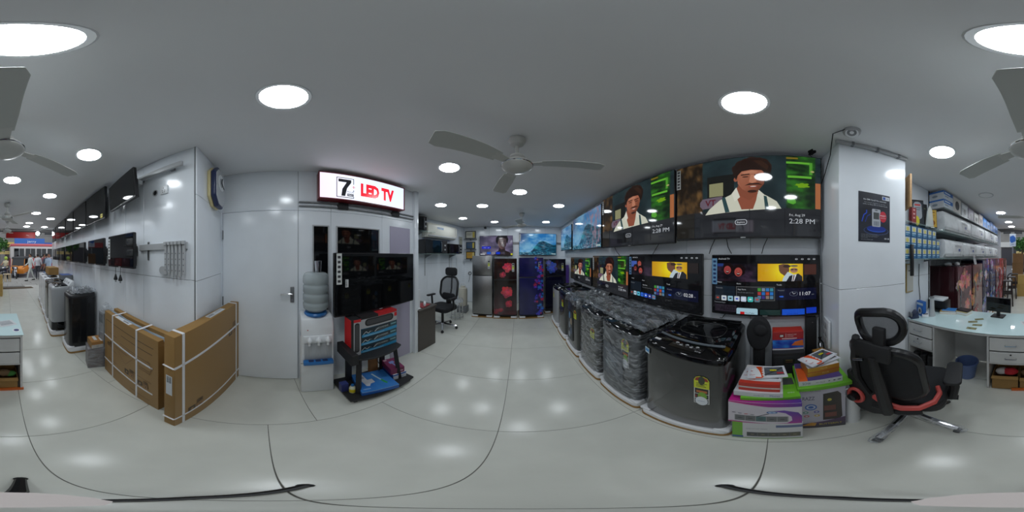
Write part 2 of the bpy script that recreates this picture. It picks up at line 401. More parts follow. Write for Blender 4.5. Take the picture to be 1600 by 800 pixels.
# ---------------------------------------------------------------- porch beyond the shop ceiling
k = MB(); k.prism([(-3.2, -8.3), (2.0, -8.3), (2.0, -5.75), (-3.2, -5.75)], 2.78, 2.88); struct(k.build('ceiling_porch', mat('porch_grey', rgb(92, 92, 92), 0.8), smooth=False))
k = MB(); k.box(-3.3, 2.0, -5.75, -5.65, ZC, 2.95); struct(k.build('trim_4', M_ceil, smooth=False))
k = MB(); k.box(-0.06, 0.06, 0, 2.1, 0, 2.8); struct(k.build('wall_porch_right', M_wallr, None, (1.24, -8.2, 0), (0, 0, R(-3)), smooth=False))
# ---------------------------------------------------------------- downlights
M_lamp = mat('lamp_diffuser', rgb(240, 245, 255), 0.5, emit=(0.885, 0.95, 1.0, 1), es=LAMP)
lrim = MB(); lrim.hoop([(0.098, -0.004), (0.112, -0.006), (0.116, 0.0), (0.098, 0.0)], 32); rim_me = lrim.mesh('rim')
ldif = MB(); ldif.add([(0.098 * math.cos(2 * math.pi * i / 32), 0.098 * math.sin(2 * math.pi * i / 32), -0.004) for i in range(32)], [tuple(range(31, -1, -1))]); dif_me = ldif.mesh('diffuser')
lampset = [
 (29, 63, 'largest downlight in view, straight above the camera spot'),
 (443, 152, 'bright round downlight in front of the white door'),
 (1163, 161, 'bright round downlight above the large lit TV'),
 (139, 242, 'round downlight between ceiling fan and the left laminate wall'),
 (1472, 238, 'round downlight above the drawer desk beyond the pillar'),
 (702, 262, 'warm rimmed round downlight left of the rear ceiling fan'),
 (812, 300, 'round downlight just behind the nearer rear ceiling fan'),
 (19, 281.5, 'round downlight over the aisle beyond the front fan'),
 (77.7, 306, 'round downlight in line with the upper dark TVs'),
 (56.3, 333, 'small downlight halfway along the front ceiling'),
 (79.2, 341.8, 'small downlight close to the far dark TVs'),
 (45.8, 348.4, 'small downlight near the shop front, left of a pair'),
 (41.7, 353.8, 'small downlight nearest the shop opening on the aisle'),
 (69.3, 354.7, 'small downlight nearest the shop opening by the TV wall'),
 (1563.8, 332.5, 'nearest small downlight above the flowered fridges row'),
 (1575.8, 347, 'middle small downlight above the flowered fridges row'),
 (1580.5, 354, 'farthest small downlight above the flowered fridges row'),
 (689, 320.5, 'round downlight above the alcove desk'),
 (753.6, 321.6, 'round downlight in front of the grey-haired portrait TV'),
 (873, 321.6, 'round downlight beside the upper lit TVs at the rear'),
 (723.4, 341, 'small downlight over the wall air conditioner'),
 (772.6, 346.6, 'small downlight nearest the portrait TV on the rear wall'),
 (853.2, 346.9, 'small downlight nearest the wave TV on the rear wall'),
 (813, 346, 'small downlight half hidden behind the farthest rear fan')]
for px, py, lab in lampset:
    x, y = FP(px, py, ZC)
    t = thing('ceiling_downlight', lab, 'downlight', (x, y, ZC), 0, 'round ceiling downlights')
    link('rim', rim_me, M_white, t); link('diffuser', dif_me, M_lamp, t)
# porch floodlight
t = thing('porch_lamp', 'white lamp globe hanging under the porch over the entrance', 'lamp', (-1.72, -7.3, 2.78))
k = MB(); k.cyl((0, 0, -0.12), (0, 0, 0), 0.012); k.build('stem', M_grey, t); k = MB(); k.ball((0, 0, -0.19), 0.09); k.build('globe', M_lamp, t)
# unlit round panel
x, y = FP(1540.5, 305, ZC); t = thing('unlit_downlight', 'unlit flat round ceiling panel above the cartons shelf', 'downlight', (x, y, ZC))
link('rim', rim_me.copy(), None, t).data.materials[0] = M_lgrey; link('diffuser', dif_me.copy(), None, t).data.materials[0] = M_ceil
# ---------------------------------------------------------------- ceiling fans
M_fan = mat('fan_enamel', rgb(200, 200, 196), 0.3); M_fanb = mat('fan_blade', rgb(192, 194, 190), 0.45)
def fan(x, y, a0, label, drop=0.275, L=0.58):
    t = thing('ceiling_fan', label, 'fan', (x, y, ZC), R(a0), 'white ceiling fans')
    k = MB(); k.lathe([(0.012, 0), (0.055, -0.004), (0.062, -0.03), (0.045, -0.07), (0.02, -0.085)], 18); k.build('canopy', M_fan, t)
    k = MB(); k.cyl((0, 0, -drop + 0.03), (0, 0, -0.05), 0.012, n=10); k.build('down_rod', M_fan, t)
    k = MB(); k.lathe([(0.02, -drop + 0.10), (0.045, -drop + 0.09), (0.058, -drop + 0.065), (0.04, -drop + 0.045), (0.02, -drop + 0.04)], 18); k.build('lower_bell', M_fan, t)
    k = MB(); k.lathe([(0.03, -drop + 0.035), (0.085, -drop + 0.025), (0.105, -drop + 0.005), (0.105, -drop - 0.02), (0.085, -drop - 0.04), (0.04, -drop - 0.052), (0.001, -drop - 0.054)], 28); mo = k.build('motor', M_fan, t)
    k = MB(); k.lathe([(0.107, -drop - 0.004), (0.110, -drop - 0.009), (0.107, -drop - 0.014)], 28); k.build('trim_ring', M_chrome, mo)
    for i in range(3):
        a = R(120 * i); M = Matrix.Rotation(a, 4, 'Z') @ Matrix.Translation((0, 0, -drop)) @ Matrix.Rotation(R(9), 4, 'X')
        k = MB(); k.prism([(0.09, -0.025), (0.20, -0.035), (0.20, 0.035), (0.09, 0.025)], -0.004, 0.004, M=M); bl = k.build('blade_arm', M_fan, t, bev=0.001, seg=1)
        k = MB(); k.prism([(0.17, -0.05), (0.30, -0.062), (L - 0.04, -0.07), (L, -0.05), (L, 0.05), (L - 0.04, 0.066), (0.30, 0.058), (0.17, 0.045)], -0.0025, 0.0025, M=M); k.build('blade', M_fanb, t, bev=0.001, seg=1)
    return t
fan(0.034, 1.094, -13, 'white ceiling fan nearest the camera on the fridge side')
fan(-0.028, -0.88, 87, 'white ceiling fan nearest the camera on the street side')
fan(0.215, 3.55, 20, 'small far ceiling fan in front of the rear wall TVs')
fan(-0.13, -2.85, 10, 'small far ceiling fan above the aisle to the street')
fan(-0.20, -4.35, 40, 'farthest ceiling fan near the shop opening')
# ================================================================== TELEVISIONS
def tri(c): return rgb(*c)
def man_picture(W, Hh, shift=0.0, small=False):
    p = Paint(W, Hh)
    def bg(U, V):
        n = fbm(U, V, 9, 3); c = mix3((22, 34, 38), (46, 66, 70), n)
        l = (U < 0.215)[..., None]; b = mix3((30, 22, 14), (112, 84, 48), np.clip((fbm(U * 2.2, V * 0.7, 12, 5) - 0.35) * 2.2, 0, 1)); c = np.where(l, b, c)
        g = ((U > 0.775) & (U < 0.96))[..., None]; gg = mix3((14, 34, 16), (46, 112, 32), np.clip((fbm(U, V, 16, 9) - 0.33) * 2.4, 0, 1)); c = np.where(g, gg, c)
        f = (V > 0.70)[..., None]; c = np.where(f, mix3((34, 36, 40), (44, 46, 50), fbm(U, V, 6, 2)), c); return c
    p.raster(bg, 96, 54)
    p.rect(0.775, 0.085, 0.94, 0.115, tri((104, 184, 56))).rect(0.925, 0.085, 0.945, 0.26, tri((84, 160, 50))).rect(0.785, 0.285, 0.94, 0.315, tri((104, 184, 56)))
    p.rect(0.775, 0.02, 0.85, 0.045, tri((128, 110, 30))).ell(0.88, 0.41, 0.045, 0.03, tri((120, 170, 20)), wob=0.5).ell(0.81, 0.60, 0.03, 0.045, tri((90, 176, 50)), 10, wob=0.4).ell(0.945, 0.215, 0.013, 0.014, tri((170, 170, 110)))
    p.rect(0.965, 0.37, 1.0, 0.69, tri((176, 108, 66)))
    p.rect(0.25, 0.24, 0.44, 0.62, tri((22, 24, 22))).rect(0.265, 0.34, 0.365, 0.515, tri((146, 146, 108)))
    p.poly([(0.195, 0.57), (0.215, 0.53), (0.36, 0.52), (0.36, 0.645), (0.215, 0.66), (0.195, 0.62)], tri((112, 98, 112))); p.text('VT', 0.235, 0.625, 0.075, tri((96, 30, 44)), bold=0.02)
    # the man: shirt, open collar, braces, neck, face, hair
    p.poly([(0.235, 0.735), (0.265, 0.67), (0.34, 0.57), (0.42, 0.51), (0.455, 0.43), (0.60, 0.50), (0.655, 0.55), (0.715, 0.615), (0.745, 0.70)], tri((214, 216, 198)))
    p.poly([(0.44, 0.475), (0.47, 0.41), (0.60, 0.46), (0.585, 0.60), (0.565, 0.70), (0.49, 0.70)], tri((148, 82, 60)))
    p.poly([(0.425, 0.50), (0.455, 0.425), (0.48, 0.55), (0.445, 0.60)], tri((226, 226, 212))).poly([(0.60, 0.47), (0.635, 0.53), (0.625, 0.60), (0.595, 0.55)], tri((222, 222, 208)))
    p.poly([(0.355, 0.545), (0.378, 0.53), (0.41, 0.72), (0.38, 0.725)], tri((44, 74, 78))).poly([(0.633, 0.545), (0.652, 0.555), (0.668, 0.71), (0.642, 0.71)], tri((44, 74, 78)))
    p.poly([(0.465, 0.40), (0.60, 0.40), (0.595, 0.52), (0.54, 0.60), (0.48, 0.53)], tri((140, 78, 56)))
    p.ell(0.558, 0.185, 0.128, 0.172, tri((44, 26, 18)), 44, wob=0.12, seed=4); p.ell(0.60, 0.15, 0.07, 0.10, tri((48, 28, 19)), 26, wob=0.2, seed=6)
    p.poly([(0.462, 0.27), (0.478, 0.215), (0.54, 0.19), (0.61, 0.20), (0.642, 0.25), (0.645, 0.33), (0.625, 0.42), (0.585, 0.505), (0.545, 0.515), (0.495, 0.455), (0.465, 0.38)],
           [tri(c) for c in ((168, 104, 78), (176, 112, 86), (186, 122, 96), (178, 110, 84), (150, 88, 64), (150, 86, 62), (128, 70, 50), (112, 62, 44), (120, 68, 48), (160, 96, 72), (178, 110, 86))])
    p.ell(0.452, 0.32, 0.014, 0.03, tri((160, 92, 68)))
    p.poly([(0.455, 0.33), (0.432, 0.25), (0.44, 0.14), (0.50, 0.05), (0.58, 0.03), (0.655, 0.09), (0.685, 0.19), (0.665, 0.32), (0.645, 0.29), (0.625, 0.215), (0.55, 0.20), (0.49, 0.215), (0.465, 0.27)], tri((36, 21, 15)))
    p.poly([(0.56, 0.06), (0.62, 0.07), (0.665, 0.15), (0.655, 0.22), (0.62, 0.16)], tri((54, 33, 22)))
    p.poly([(0.60, 0.30), (0.642, 0.30), (0.635, 0.40), (0.595, 0.49), (0.575, 0.45)], [tri(c) for c in ((150, 88, 64), (140, 80, 58), (124, 70, 50), (110, 62, 44), (136, 80, 60))])
    p.poly([(0.49, 0.23), (0.56, 0.21), (0.60, 0.23), (0.58, 0.26), (0.51, 0.26)], [tri(c) for c in ((196, 134, 106), (200, 140, 112), (190, 124, 98), (184, 120, 92), (188, 124, 98))])
    for (ex, ey) in ((0.515, 0.295), (0.602, 0.305)):
        p.ell(ex, ey, 0.021, 0.008, tri((60, 34, 26))).poly([(ex - 0.03, ey - 0.035), (ex + 0.028, ey - 0.042), (ex + 0.028, ey - 0.028), (ex - 0.03, ey - 0.02)], tri((44, 24, 18)))
    p.poly([(0.55, 0.27), (0.572, 0.27), (0.588, 0.365), (0.56, 0.385), (0.538, 0.365)], tri((196, 132, 104)))
    p.poly([(0.51, 0.41), (0.54, 0.385), (0.60, 0.385), (0.625, 0.415), (0.60, 0.405), (0.545, 0.405)], tri((54, 30, 24)))
    p.ell(0.566, 0.43, 0.03, 0.012, tri((150, 66, 60))).ell(0.566, 0.427, 0.02, 0.006, tri((226, 214, 204))).ell(0.56, 0.488, 0.03, 0.017, tri((60, 34, 26)))
    # lower strip of the menu
    p.rect(0.0, 0.70, 0.15, 1.0, tri((38, 36, 32))).rect(0.30, 0.79, 0.45, 0.96, tri((20, 21, 23))).rect(0.54, 0.70, 0.545, 0.96, tri((28, 29, 32))).rect(0.765, 0.70, 0.77, 0.96, tri((28, 29, 32)))
    p.poly(rr_uv(0.487, 0.845, 0.08, 0.06, W, Hh), tri((190, 196, 204))).poly(rr_uv(0.487, 0.845, 0.072, 0.046, W, Hh), tri((30, 32, 36))); p.text('Explore', 0.487, 0.855, 0.02, tri((220, 224, 230)), align='c')
    p.text('Fri, Aug 29', 0.795, 0.785, 0.028, tri((206, 210, 216)), w=0.10).text('2:28 PM', 0.795, 0.865, 0.055, tri((196, 202, 210)), w=0.165)
    return p
def rr_uv(cu, cv, w, h, W, Hh, f=0.45):
    r = min(w * W, h * Hh) * f
    return [(cu + x / W, cv + y / Hh) for x, y in rrect(w * W, h * Hh, r, 4)][::-1]
def home_picture(W, Hh, kind):
    p = Paint(W, Hh); B = tri((10, 11, 13)); p.rect(0, 0, 1, 1, B)
    big = kind == 1
    lt = tri((198, 204, 210)); gy = tri((130, 136, 144))
    p.text('Android TV' if big else 'android tv', 0.06, 0.065, 0.03, lt)
    for i, u in enumerate((0.785, 0.84, 0.90, 0.95)):
        p.ell(u, 0.055, 0.012, 0.012, lt, 14).ell(u, 0.055, 0.007, 0.007, B, 12)
    # left banner: laughing faces on a dark stage
    def stage(U, V): return mix3((18, 16, 22), (60, 44, 62), np.clip((fbm(U, V, 14, 21) - 0.3) * 2, 0, 1))
    p.raster(stage, 40, 24, 0.04, 0.13, 0.42, 0.43)
    p.rect(0.05, 0.13, 0.11, 0.18, tri((40, 60, 120)))
    if big: heads = ((0.15, 0.24, 0.047, (158, 66, 66)), (0.255, 0.27, 0.05, (170, 76, 70)))
    else:
        heads = ((0.19, 0.19, 0.042, (170, 80, 70)), (0.115, 0.30, 0.037, (120, 50, 46)), (0.21, 0.335, 0.042, (176, 78, 70))); p.rect(0.04, 0.13, 0.14, 0.26, tri((70, 96, 180)))
    for (u, v, r, c) in heads:
        p.ell(u + 0.008, v - 0.03, r * 1.15, r * 2.0, tri((26, 16, 16)), 18, wob=0.2).ell(u, v, r * 0.74, r * 1.5, tri(c), 18).ell(u, v + 0.035, r * 0.34, r * 0.5, tri((60, 10, 14)), 12).ell(u, v + 0.028, r * 0.3, r * 0.1, tri((230, 210, 205)), 10)
        p.ell(u - r * 0.3, v - 0.015, r * 0.16, r * 0.07, tri((60, 24, 24)), 8).ell(u + r * 0.3, v - 0.015, r * 0.16, r * 0.07, tri((60, 24, 24)), 8)
    # yellow banner with two men
    u0, u1 = (0.435, 0.845) if big else (0.40, 0.85)
    def yel(U, V):
        t = np.exp(-(((U - (u0 + 0.25)) / 0.15) ** 2 + ((V - 0.25) / 0.22) ** 2)); return mix3((208, 150, 8), (252, 236, 40), t)
    p.raster(yel, 30, 14, u0, 0.13, u1, 0.415); f = lambda x: u0 + (u1 - u0) * x
    p.poly([(f(0.46), 0.15), (f(0.56), 0.132), (f(0.68), 0.14), (f(0.70), 0.24), (f(0.62), 0.34), (f(0.54), 0.30), (f(0.50), 0.28), (f(0.47), 0.24)], tri((112, 76, 56)))
    p.ell(f(0.64), 0.17, 0.035, 0.025, tri((60, 42, 34)), 14).poly([(f(0.56), 0.36), (f(0.66), 0.26), (f(0.78), 0.30), (f(0.75), 0.415), (f(0.54), 0.415)], tri((196, 214, 222)))
    p.poly([(f(0.63), 0.415), (f(0.70), 0.33), (f(0.78), 0.31), (f(0.90), 0.29), (f(0.985), 0.34), (f(0.99), 0.415)], tri((34, 36, 44))).poly([(f(0.77), 0.31), (f(0.86), 0.30), (f(0.80), 0.415), (f(0.75), 0.415)], tri((220, 226, 232))).poly([(f(0.79), 0.315), (f(0.815), 0.315), (f(0.785), 0.415), (f(0.765), 0.415)], tri((90, 50, 44)))
    p.ell(f(0.80), 0.235, 0.036, 0.042, tri((176, 128, 98)), 18).ell(f(0.80), 0.165, 0.036, 0.014, tri((90, 88, 84)), 14).rect(f(0.72), 0.218, f(0.88), 0.228, tri((30, 24, 22))).ell(f(0.76), 0.225, 0.012, 0.011, tri((60, 46, 40)), 10).ell(f(0.84), 0.225, 0.012, 0.011, tri((60, 46, 40)), 10)
    p.rect(u1 + 0.01, 0.14, 0.97, 0.31, tri((70, 34, 24)) if big else tri((36, 28, 26)))
    # rows of text, app grid, clock
    v0 = 0.46 if big else 0.53
    p.text('Home', 0.05, v0, 0.024, lt).text('Store', 0.24, v0 + 0.015, 0.024, lt).text('Tools', 0.605, v0 + 0.025, 0.026, lt)
    p.rect(0.03, v0 + 0.05, 0.225, v0 + 0.25, tri((24, 32, 42))).text('Recently', 0.04, v0 + 0.10, 0.024, gy)
    if big: p.rect(0.235, v0 + 0.05, 0.59, v0 + 0.285, tri((96, 98, 100))).rect(0.24, v0 + 0.058, 0.585, v0 + 0.277, tri((30, 32, 34)))
    p.text('App Store', 0.25, v0 + 0.11, 0.024, lt).text('Not all tools open for you', 0.25, v0 + 0.16, 0.018, gy)
    cols = ((70, 150, 60), (120, 140, 160), (50, 120, 190), (60, 140, 160), (170, 60, 60), (40, 110, 190), (180, 70, 50), (40, 120, 200), (90, 120, 160), (60, 50, 130), (140, 120, 110), (90, 130, 160))
    for i, c in enumerate(cols):
        a = 0.435 + 0.037 * (i % 4); b = v0 + 0.07 + 0.065 * (i // 4); p.rect(a, b, a + 0.03, b + 0.052, tri(c))
    p.rect(0.60, v0 + 0.07, 0.97, v0 + 0.27, tri((16, 20, 44))).text('Weather', 0.615, v0 + 0.115, 0.022, gy).ell(0.65, v0 + 0.21, 0.02, 0.014, tri((50, 100, 210)), 12, wob=0.4)
    p.ell(0.76, v0 + 0.165, 0.038, 0.038, tri((120, 130, 150)), 24).ell(0.76, v0 + 0.165, 0.035, 0.035, tri((16, 20, 44)), 24).line([(0.745, v0 + 0.13), (0.76, v0 + 0.17), (0.777, v0 + 0.15)], 0.003, lt)
    p.text('11:07' if big else '02:28', 0.815, v0 + 0.195, 0.062, tri((226, 230, 236)), w=0.10).text('AM' if big else 'PM', 0.925, v0 + 0.195, 0.02, gy)
    va = 0.68 if big else 0.80
    for i, c in enumerate(((60, 64, 70), (206, 216, 224), (150, 196, 214), (196, 208, 224), (200, 214, 236), (70, 190, 186), (96, 120, 136)) if big else ((50, 54, 60), (190, 220, 236), (90, 190, 220), (50, 110, 210), (40, 90, 220), (50, 60, 150), (90, 130, 170))):
        a = 0.03 + 0.0625 * i + 0.0; p.poly(rr_uv(a + 0.026, va + 0.045, 0.05, 0.088, W, Hh, 0.15), tri(c)).ell(a + 0.026, va + 0.045, 0.013, 0.013, tri(((200, 70, 50), (30, 60, 120), (20, 24, 30), (40, 60, 200), (230, 240, 240), (220, 230, 235))[i % 6]), 12)
    if big:
        p.text('Featured Apps', 0.025, 0.815, 0.024, gy)
        p.poly([(0.24, 0.995), (0.24, 0.90), (0.25, 0.885), (0.425, 0.885), (0.435, 0.90), (0.435, 0.995)], tri((170, 206, 222))).rect(0.275, 0.95, 0.315, 0.995, tri((196, 30, 34))).text('YouTube', 0.32, 0.985, 0.03, tri((40, 44, 50)), w=0.085)
        p.rect(0.455, 0.90, 0.64, 0.995, tri((28, 50, 48))).rect(0.655, 0.89, 0.86, 0.995, tri((26, 84, 206))).rect(0.875, 0.875, 0.97, 0.98, tri((24, 60, 190))).text('prime video', 0.70, 0.985, 0.03, tri((16, 40, 130)), w=0.10)
        p.rect(0.03, 0.84, 0.24, 0.97, tri((40, 34, 44))).text('ALO3T', 0.085, 0.94, 0.07, tri((14, 12, 18)), w=0.14)
    return p
def wave_picture(W, Hh, pink=0.0):
    p = Paint(W, Hh)
    def fn(U, V):
        n = fbm(U, V, 7, 31); sky = mix3((40, 120, 190), (150, 200, 230), np.clip(n * 1.6 - 0.45, 0, 1)); sky = mix3((0, 0, 0), (1, 1, 1), np.ones_like(U)) * sky
        left = np.clip((0.30 - U) / 0.3, 0, 1) * np.clip(1 - V * 1.3, 0, 1); sky = sky * (1 - left[..., None]) + np.array((74, 70, 100.)) * left[..., None]
        foam = np.exp(-(((U - 0.2) / 0.2) ** 2 + ((V - 0.62) / 0.22) ** 2)); sky = sky * (1 - 0.7 * foam[..., None]) + np.array((150, 205, 230.)) * 0.7 * foam[..., None]
        t1 = np.clip((U - 0.26) / 0.32, 0, 1); t1 = t1 * t1 * (3 - 2 * t1); t2 = np.clip((U - 0.60) / 0.34, 0, 1); t2 = t2 * t2 * (3 - 2 * t2)
        ridge = 0.86 - 0.52 * t1 + 0.17 * t2
        w = np.clip((V - ridge) / 0.015, 0, 1); st = fbm(U * 1.0 + V * 0.8, V * 2.5, 14, 8); wc = mix3((8, 40, 62), (40, 130, 160), np.clip(st * 1.9 - 0.55, 0, 1))
        c = sky * (1 - w[..., None]) + wc * w[..., None]
        crest = w * np.exp(-(((V - ridge) - 0.02) / 0.02) ** 2) * (U < 0.62); c = c + crest[..., None] * 50
        curl = np.exp(-(((U - 0.44) / 0.07) ** 2 + ((V - 0.66) / 0.07) ** 2)); c = c * (1 - 0.7 * curl[..., None]) + np.array((60, 190, 205.)) * 0.7 * curl[..., None]
        wh = np.clip((fbm(U * 2, V * 4, 16, 14) - 0.56) * 6, 0, 1) * np.clip((V - 0.8) / 0.1, 0, 1); c = c + wh[..., None] * 110
        if pink:
            q = np.clip((fbm(U * 3, V * 0.8, 12, 51) - 0.4) * 3, 0, 1) * np.clip((U - 0.35) * 3, 0, 1) * pink; c = c * (1 - q[..., None]) + np.array((170, 130, 150.)) * q[..., None]; c = c * 0.8 + 22
        return c
    p.raster(fn, 110, 62); p.rect(0.87, 0.935, 0.985, 0.975, tri((170, 190, 190))); return p
def portrait_picture(W, Hh):
    p = Paint(W, Hh)
    def fn(U, V):
        t = np.clip(1 - ((U - 0.62) ** 2 * 2 + (V - 0.5) ** 2), 0, 1); return mix3((56, 54, 74), (128, 118, 150), t * fbm(U, V, 5, 3) * 1.5)
    p.raster(fn, 40, 24)
    p.poly([(0.42, 1.0), (0.48, 0.86), (0.57, 0.76), (0.60, 0.60), (0.76, 0.60), (0.78, 0.76), (0.90, 0.84), (0.98, 1.0)], tri((38, 30, 34)))
    p.poly([(0.555, 0.2), (0.58, 0.12), (0.70, 0.08), (0.80, 0.14), (0.82, 0.32), (0.80, 0.52), (0.73, 0.68), (0.65, 0.70), (0.58, 0.56), (0.55, 0.36)], [tri(c) for c in ((100, 84, 84), (96, 80, 80), (90, 74, 76), (70, 56, 62), (60, 48, 56), (58, 44, 52), (66, 52, 56), (96, 78, 78), (118, 98, 96), (116, 98, 96))])
    p.poly([(0.54, 0.45), (0.49, 0.30), (0.50, 0.10), (0.56, 0.0), (0.83, 0.0), (0.87, 0.18), (0.84, 0.42), (0.81, 0.30), (0.80, 0.16), (0.70, 0.10), (0.60, 0.13), (0.57, 0.24)], tri((22, 18, 24)))
    p.ell(0.62, 0.31, 0.028, 0.012, tri((34, 26, 32))).ell(0.745, 0.30, 0.028, 0.012, tri((30, 24, 30))).poly([(0.675, 0.30), (0.70, 0.30), (0.71, 0.42), (0.66, 0.43)], tri((126, 106, 104))).ell(0.685, 0.525, 0.04, 0.012, tri((80, 48, 54)))
    p.text('Explore', 0.07, 0.52, 0.03, tri((210, 214, 226))).poly(rr_uv(0.20, 0.61, 0.27, 0.13, W, Hh, 0.2), tri((24, 40, 200))).text('Home', 0.12, 0.63, 0.035, tri((220, 226, 240))).text('Apps', 0.24, 0.63, 0.035, tri((220, 226, 240)))
    for i, c in enumerate(((130, 128, 140), (30, 90, 200), (136, 132, 146), (20, 60, 210), (70, 64, 80))): p.rect(0.08 + 0.14 * i, 0.83, 0.20 + 0.14 * i, 0.95, tri(c))
    p.rect(0.02, 0.93, 0.16, 0.97, tri((214, 220, 224))).rect(0.94, 0.91, 1.0, 0.985, tri((206, 206, 40)))
    return p
def side_sticker(t, w, h, x, z, sw=0.045, sh=0.22, kind=0):
    q = Paint(sw, sh); base = ((206, 208, 206), (120, 168, 206), (196, 196, 192))[kind]; q.rect(0, 0, 1, 1, tri(base))
    for i in range(6): q.rect(0.22, 0.08 + 0.155 * i, 0.78, 0.16 + 0.155 * i, tri(((60, 60, 64), (30, 60, 110), (90, 80, 60))[kind]))
    q.build('sticker', PRINT, t, (x, -0.0245, z), label='paper feature sticker')
TVB = 0.008
def tv(label, c, phi, w, h, pic=None, tilt=0.0, group=None, th=0.05, tag_left=None, name='television', arm=0.06, logo=True):
    t = thing(name, label, 'television', c, phi, group, tilt)
    k = MB(); k.prism(rrect(w, h, 0.008, 2), -0.018, 0.012, 'y'); k.build('bezel', M_black, t, bev=0.002, seg=1)
    k = MB(); k.box(-w * 0.42, w * 0.42, 0.012, th, -h * 0.44, h * 0.2); k.build('back_cover', M_blackm, t, bev=0.008)
    W, Hh = w - 2 * TVB, h - 3 * TVB
    if pic is None:
        k = MB(); k.box(-W / 2, W / 2, -0.021, -0.018, -Hh / 2 + 0.004, Hh / 2 + 0.004); k.build('screen', M_dglass, t, smooth=False)
    elif isinstance(pic, bpy.types.Mesh): link('screen', pic, SCREEN, t, (0, -0.0185, 0.004))
    else: pic.build('screen', SCREEN, t, (0, -0.0185, 0.004))
    if logo: k = MB(); k.box(-0.02, 0.02, -0.020, -0.018, -h / 2 + 0.003, -h / 2 + 0.010); k.build('badge', M_lgrey, t, smooth=False)
    if arm: k = MB(); k.box(-0.1, 0.1, th, th + arm, -0.05, 0.05); k.build('wall_mount', M_blackm, t, bev=0.004, seg=1)
    if tag_left is not None: side_sticker(t, w, h, -w / 2 + 0.028, h / 2 - 0.14, kind=tag_left)
    return t
def tv_on(pl, px0, px1, zt, zb, off, label, pic=None, dz=0.0, **kw):
    a, b = pl.at(px0, off), pl.at(px1, off); c = (a + b) / 2; w = (b - a).length; h = zt - zb
    if callable(pic): pic = pic(w - 2 * TVB, h - 3 * TVB)
    return tv(label, (c.x, c.y, (zt + zb) / 2 + dz), pl.phi, w, h, pic, th=min(0.05, off - 0.02), arm=max(0.0, off - 0.055), **kw)
g = 'lit televisions on the right wall'
tv_on(WR, 1059, 1282.5, 2.442, 1.69, 0.10, 'largest lit TV, man in white shirt and braces, close under the ceiling', lambda W, h: man_picture(W, h), group=g, tag_left=0)
tv_on(WR, 943, 1056, 2.44, 1.67, 0.12, 'second largest lit TV with the man, left of the largest', lambda W, h: man_picture(W, h), group=g, tag_left=0)
tv_on(WR, 896, 941, 2.40, 1.68, 0.12, 'upper lit TV with pinkish streaks over a blue wave', lambda W, h: wave_picture(W, h, 0.9), group=g, tag_left=0)
tv_on(WR, 877.5, 894, 2.33, 1.70, 0.12, 'upper lit TV in the far corner showing a blue wave', lambda W, h: wave_picture(W, h, 0.2), group=g)
tv_on(WR, 1113.5, 1280.5, 1.560, 1.045, 0.06, 'lit TV with a menu clock reading 11:07 above the boxes', lambda W, h: home_picture(W, h, 1), group=g, tag_left=1)
tv_on(WR, 985, 1099, 1.570, 1.0, 0.06, 'lit TV with a menu clock reading 02:28 above the washing machines', lambda W, h: home_picture(W, h, 2), group=g, tag_left=1)
tv_on(WR, 928, 983.5, 1.555, 0.985, 0.06, 'lower lit TV with the man, left of the 02:28 menu TV', lambda W, h: man_picture(W, h), group=g, tag_left=0)
tv_on(WR, 893, 925, 1.515, 0.985, 0.06, 'lower lit TV with the man, farthest along the right wall', lambda W, h: man_picture(W, h), group=g)
g = 'lit televisions on the rear wall'
tv_on(WB, 749.5, 801.5, zat(368.5, 5.2), zat(399.5, 5.2), 0.07, 'lit TV with a dark-haired portrait on the rear wall', lambda W, h: portrait_picture(W, h), group=g)
tv_on(WB, 811, 869, zat(364.5, 5.15), zat(399, 5.15), 0.07, 'lit TV with a large breaking blue wave on the rear wall', lambda W, h: wave_picture(W, h), group=g, tag_left=0)
# dark TVs on the long left wall
g = 'dark televisions along the left wall'
def tv_lr(pl, pxl, offl, pxr, offr, zt, zb, label, tilt=0.0, **kw):
    a, b = pl.at(pxl, offl), pl.at(pxr, offr); c = (a + b) / 2; d = (b - a); w = d.length; n = Vector((-d.y, d.x)).normalized()
    if n.dot(-c) < 0: n = -n
    return tv(label, (c.x, c.y, (zt + zb) / 2), face(n.x, n.y), w, zt - zb, None, tilt=tilt, group='dark televisions along the left wall', **kw)
tv_lr(WL, 173.5, 0.10, 213, 0.19, 2.375, 2.07, 'small dark monitor swung out beneath the upper wall bar', R(4), arm=0.04)
ul = ['large dark TV with a yellow sticker at its corner', 'dark TV next to the one with the yellow sticker', 'third upper dark TV along the left wall', 'fourth upper dark TV along the left wall', 'fifth upper dark TV towards the street', 'farthest upper dark TV near the shop opening']
for i, (a, b) in enumerate(((136.5, 166), (116.5, 135.5), (104, 115.5), (95.5, 103), (88, 94.8), (82.5, 87.3))):
    t = tv_on(WL, a, b, 2.44, 2.01, 0.12, ul[i], group=g)
    if i == 0:
        k = Paint(0.06, 0.05); k.rect(0, 0, 1, 1, tri((214, 196, 70))).rect(0.1, 0.3, 0.9, 0.5, tri((90, 90, 40))); w = t.children[0].dimensions[0]; k.build('sticker', PRINT, t, (0.22, -0.0225, -0.17))
ll = ['dark TV with two plugs dangling beneath it', 'second lower dark TV, a carton mirrored in its screen', 'third lower dark TV along the left wall', 'fourth lower dark TV along the left wall', 'fifth lower dark TV along the left wall', 'sixth lower dark TV towards the street', 'farthest lower dark TV near the people']
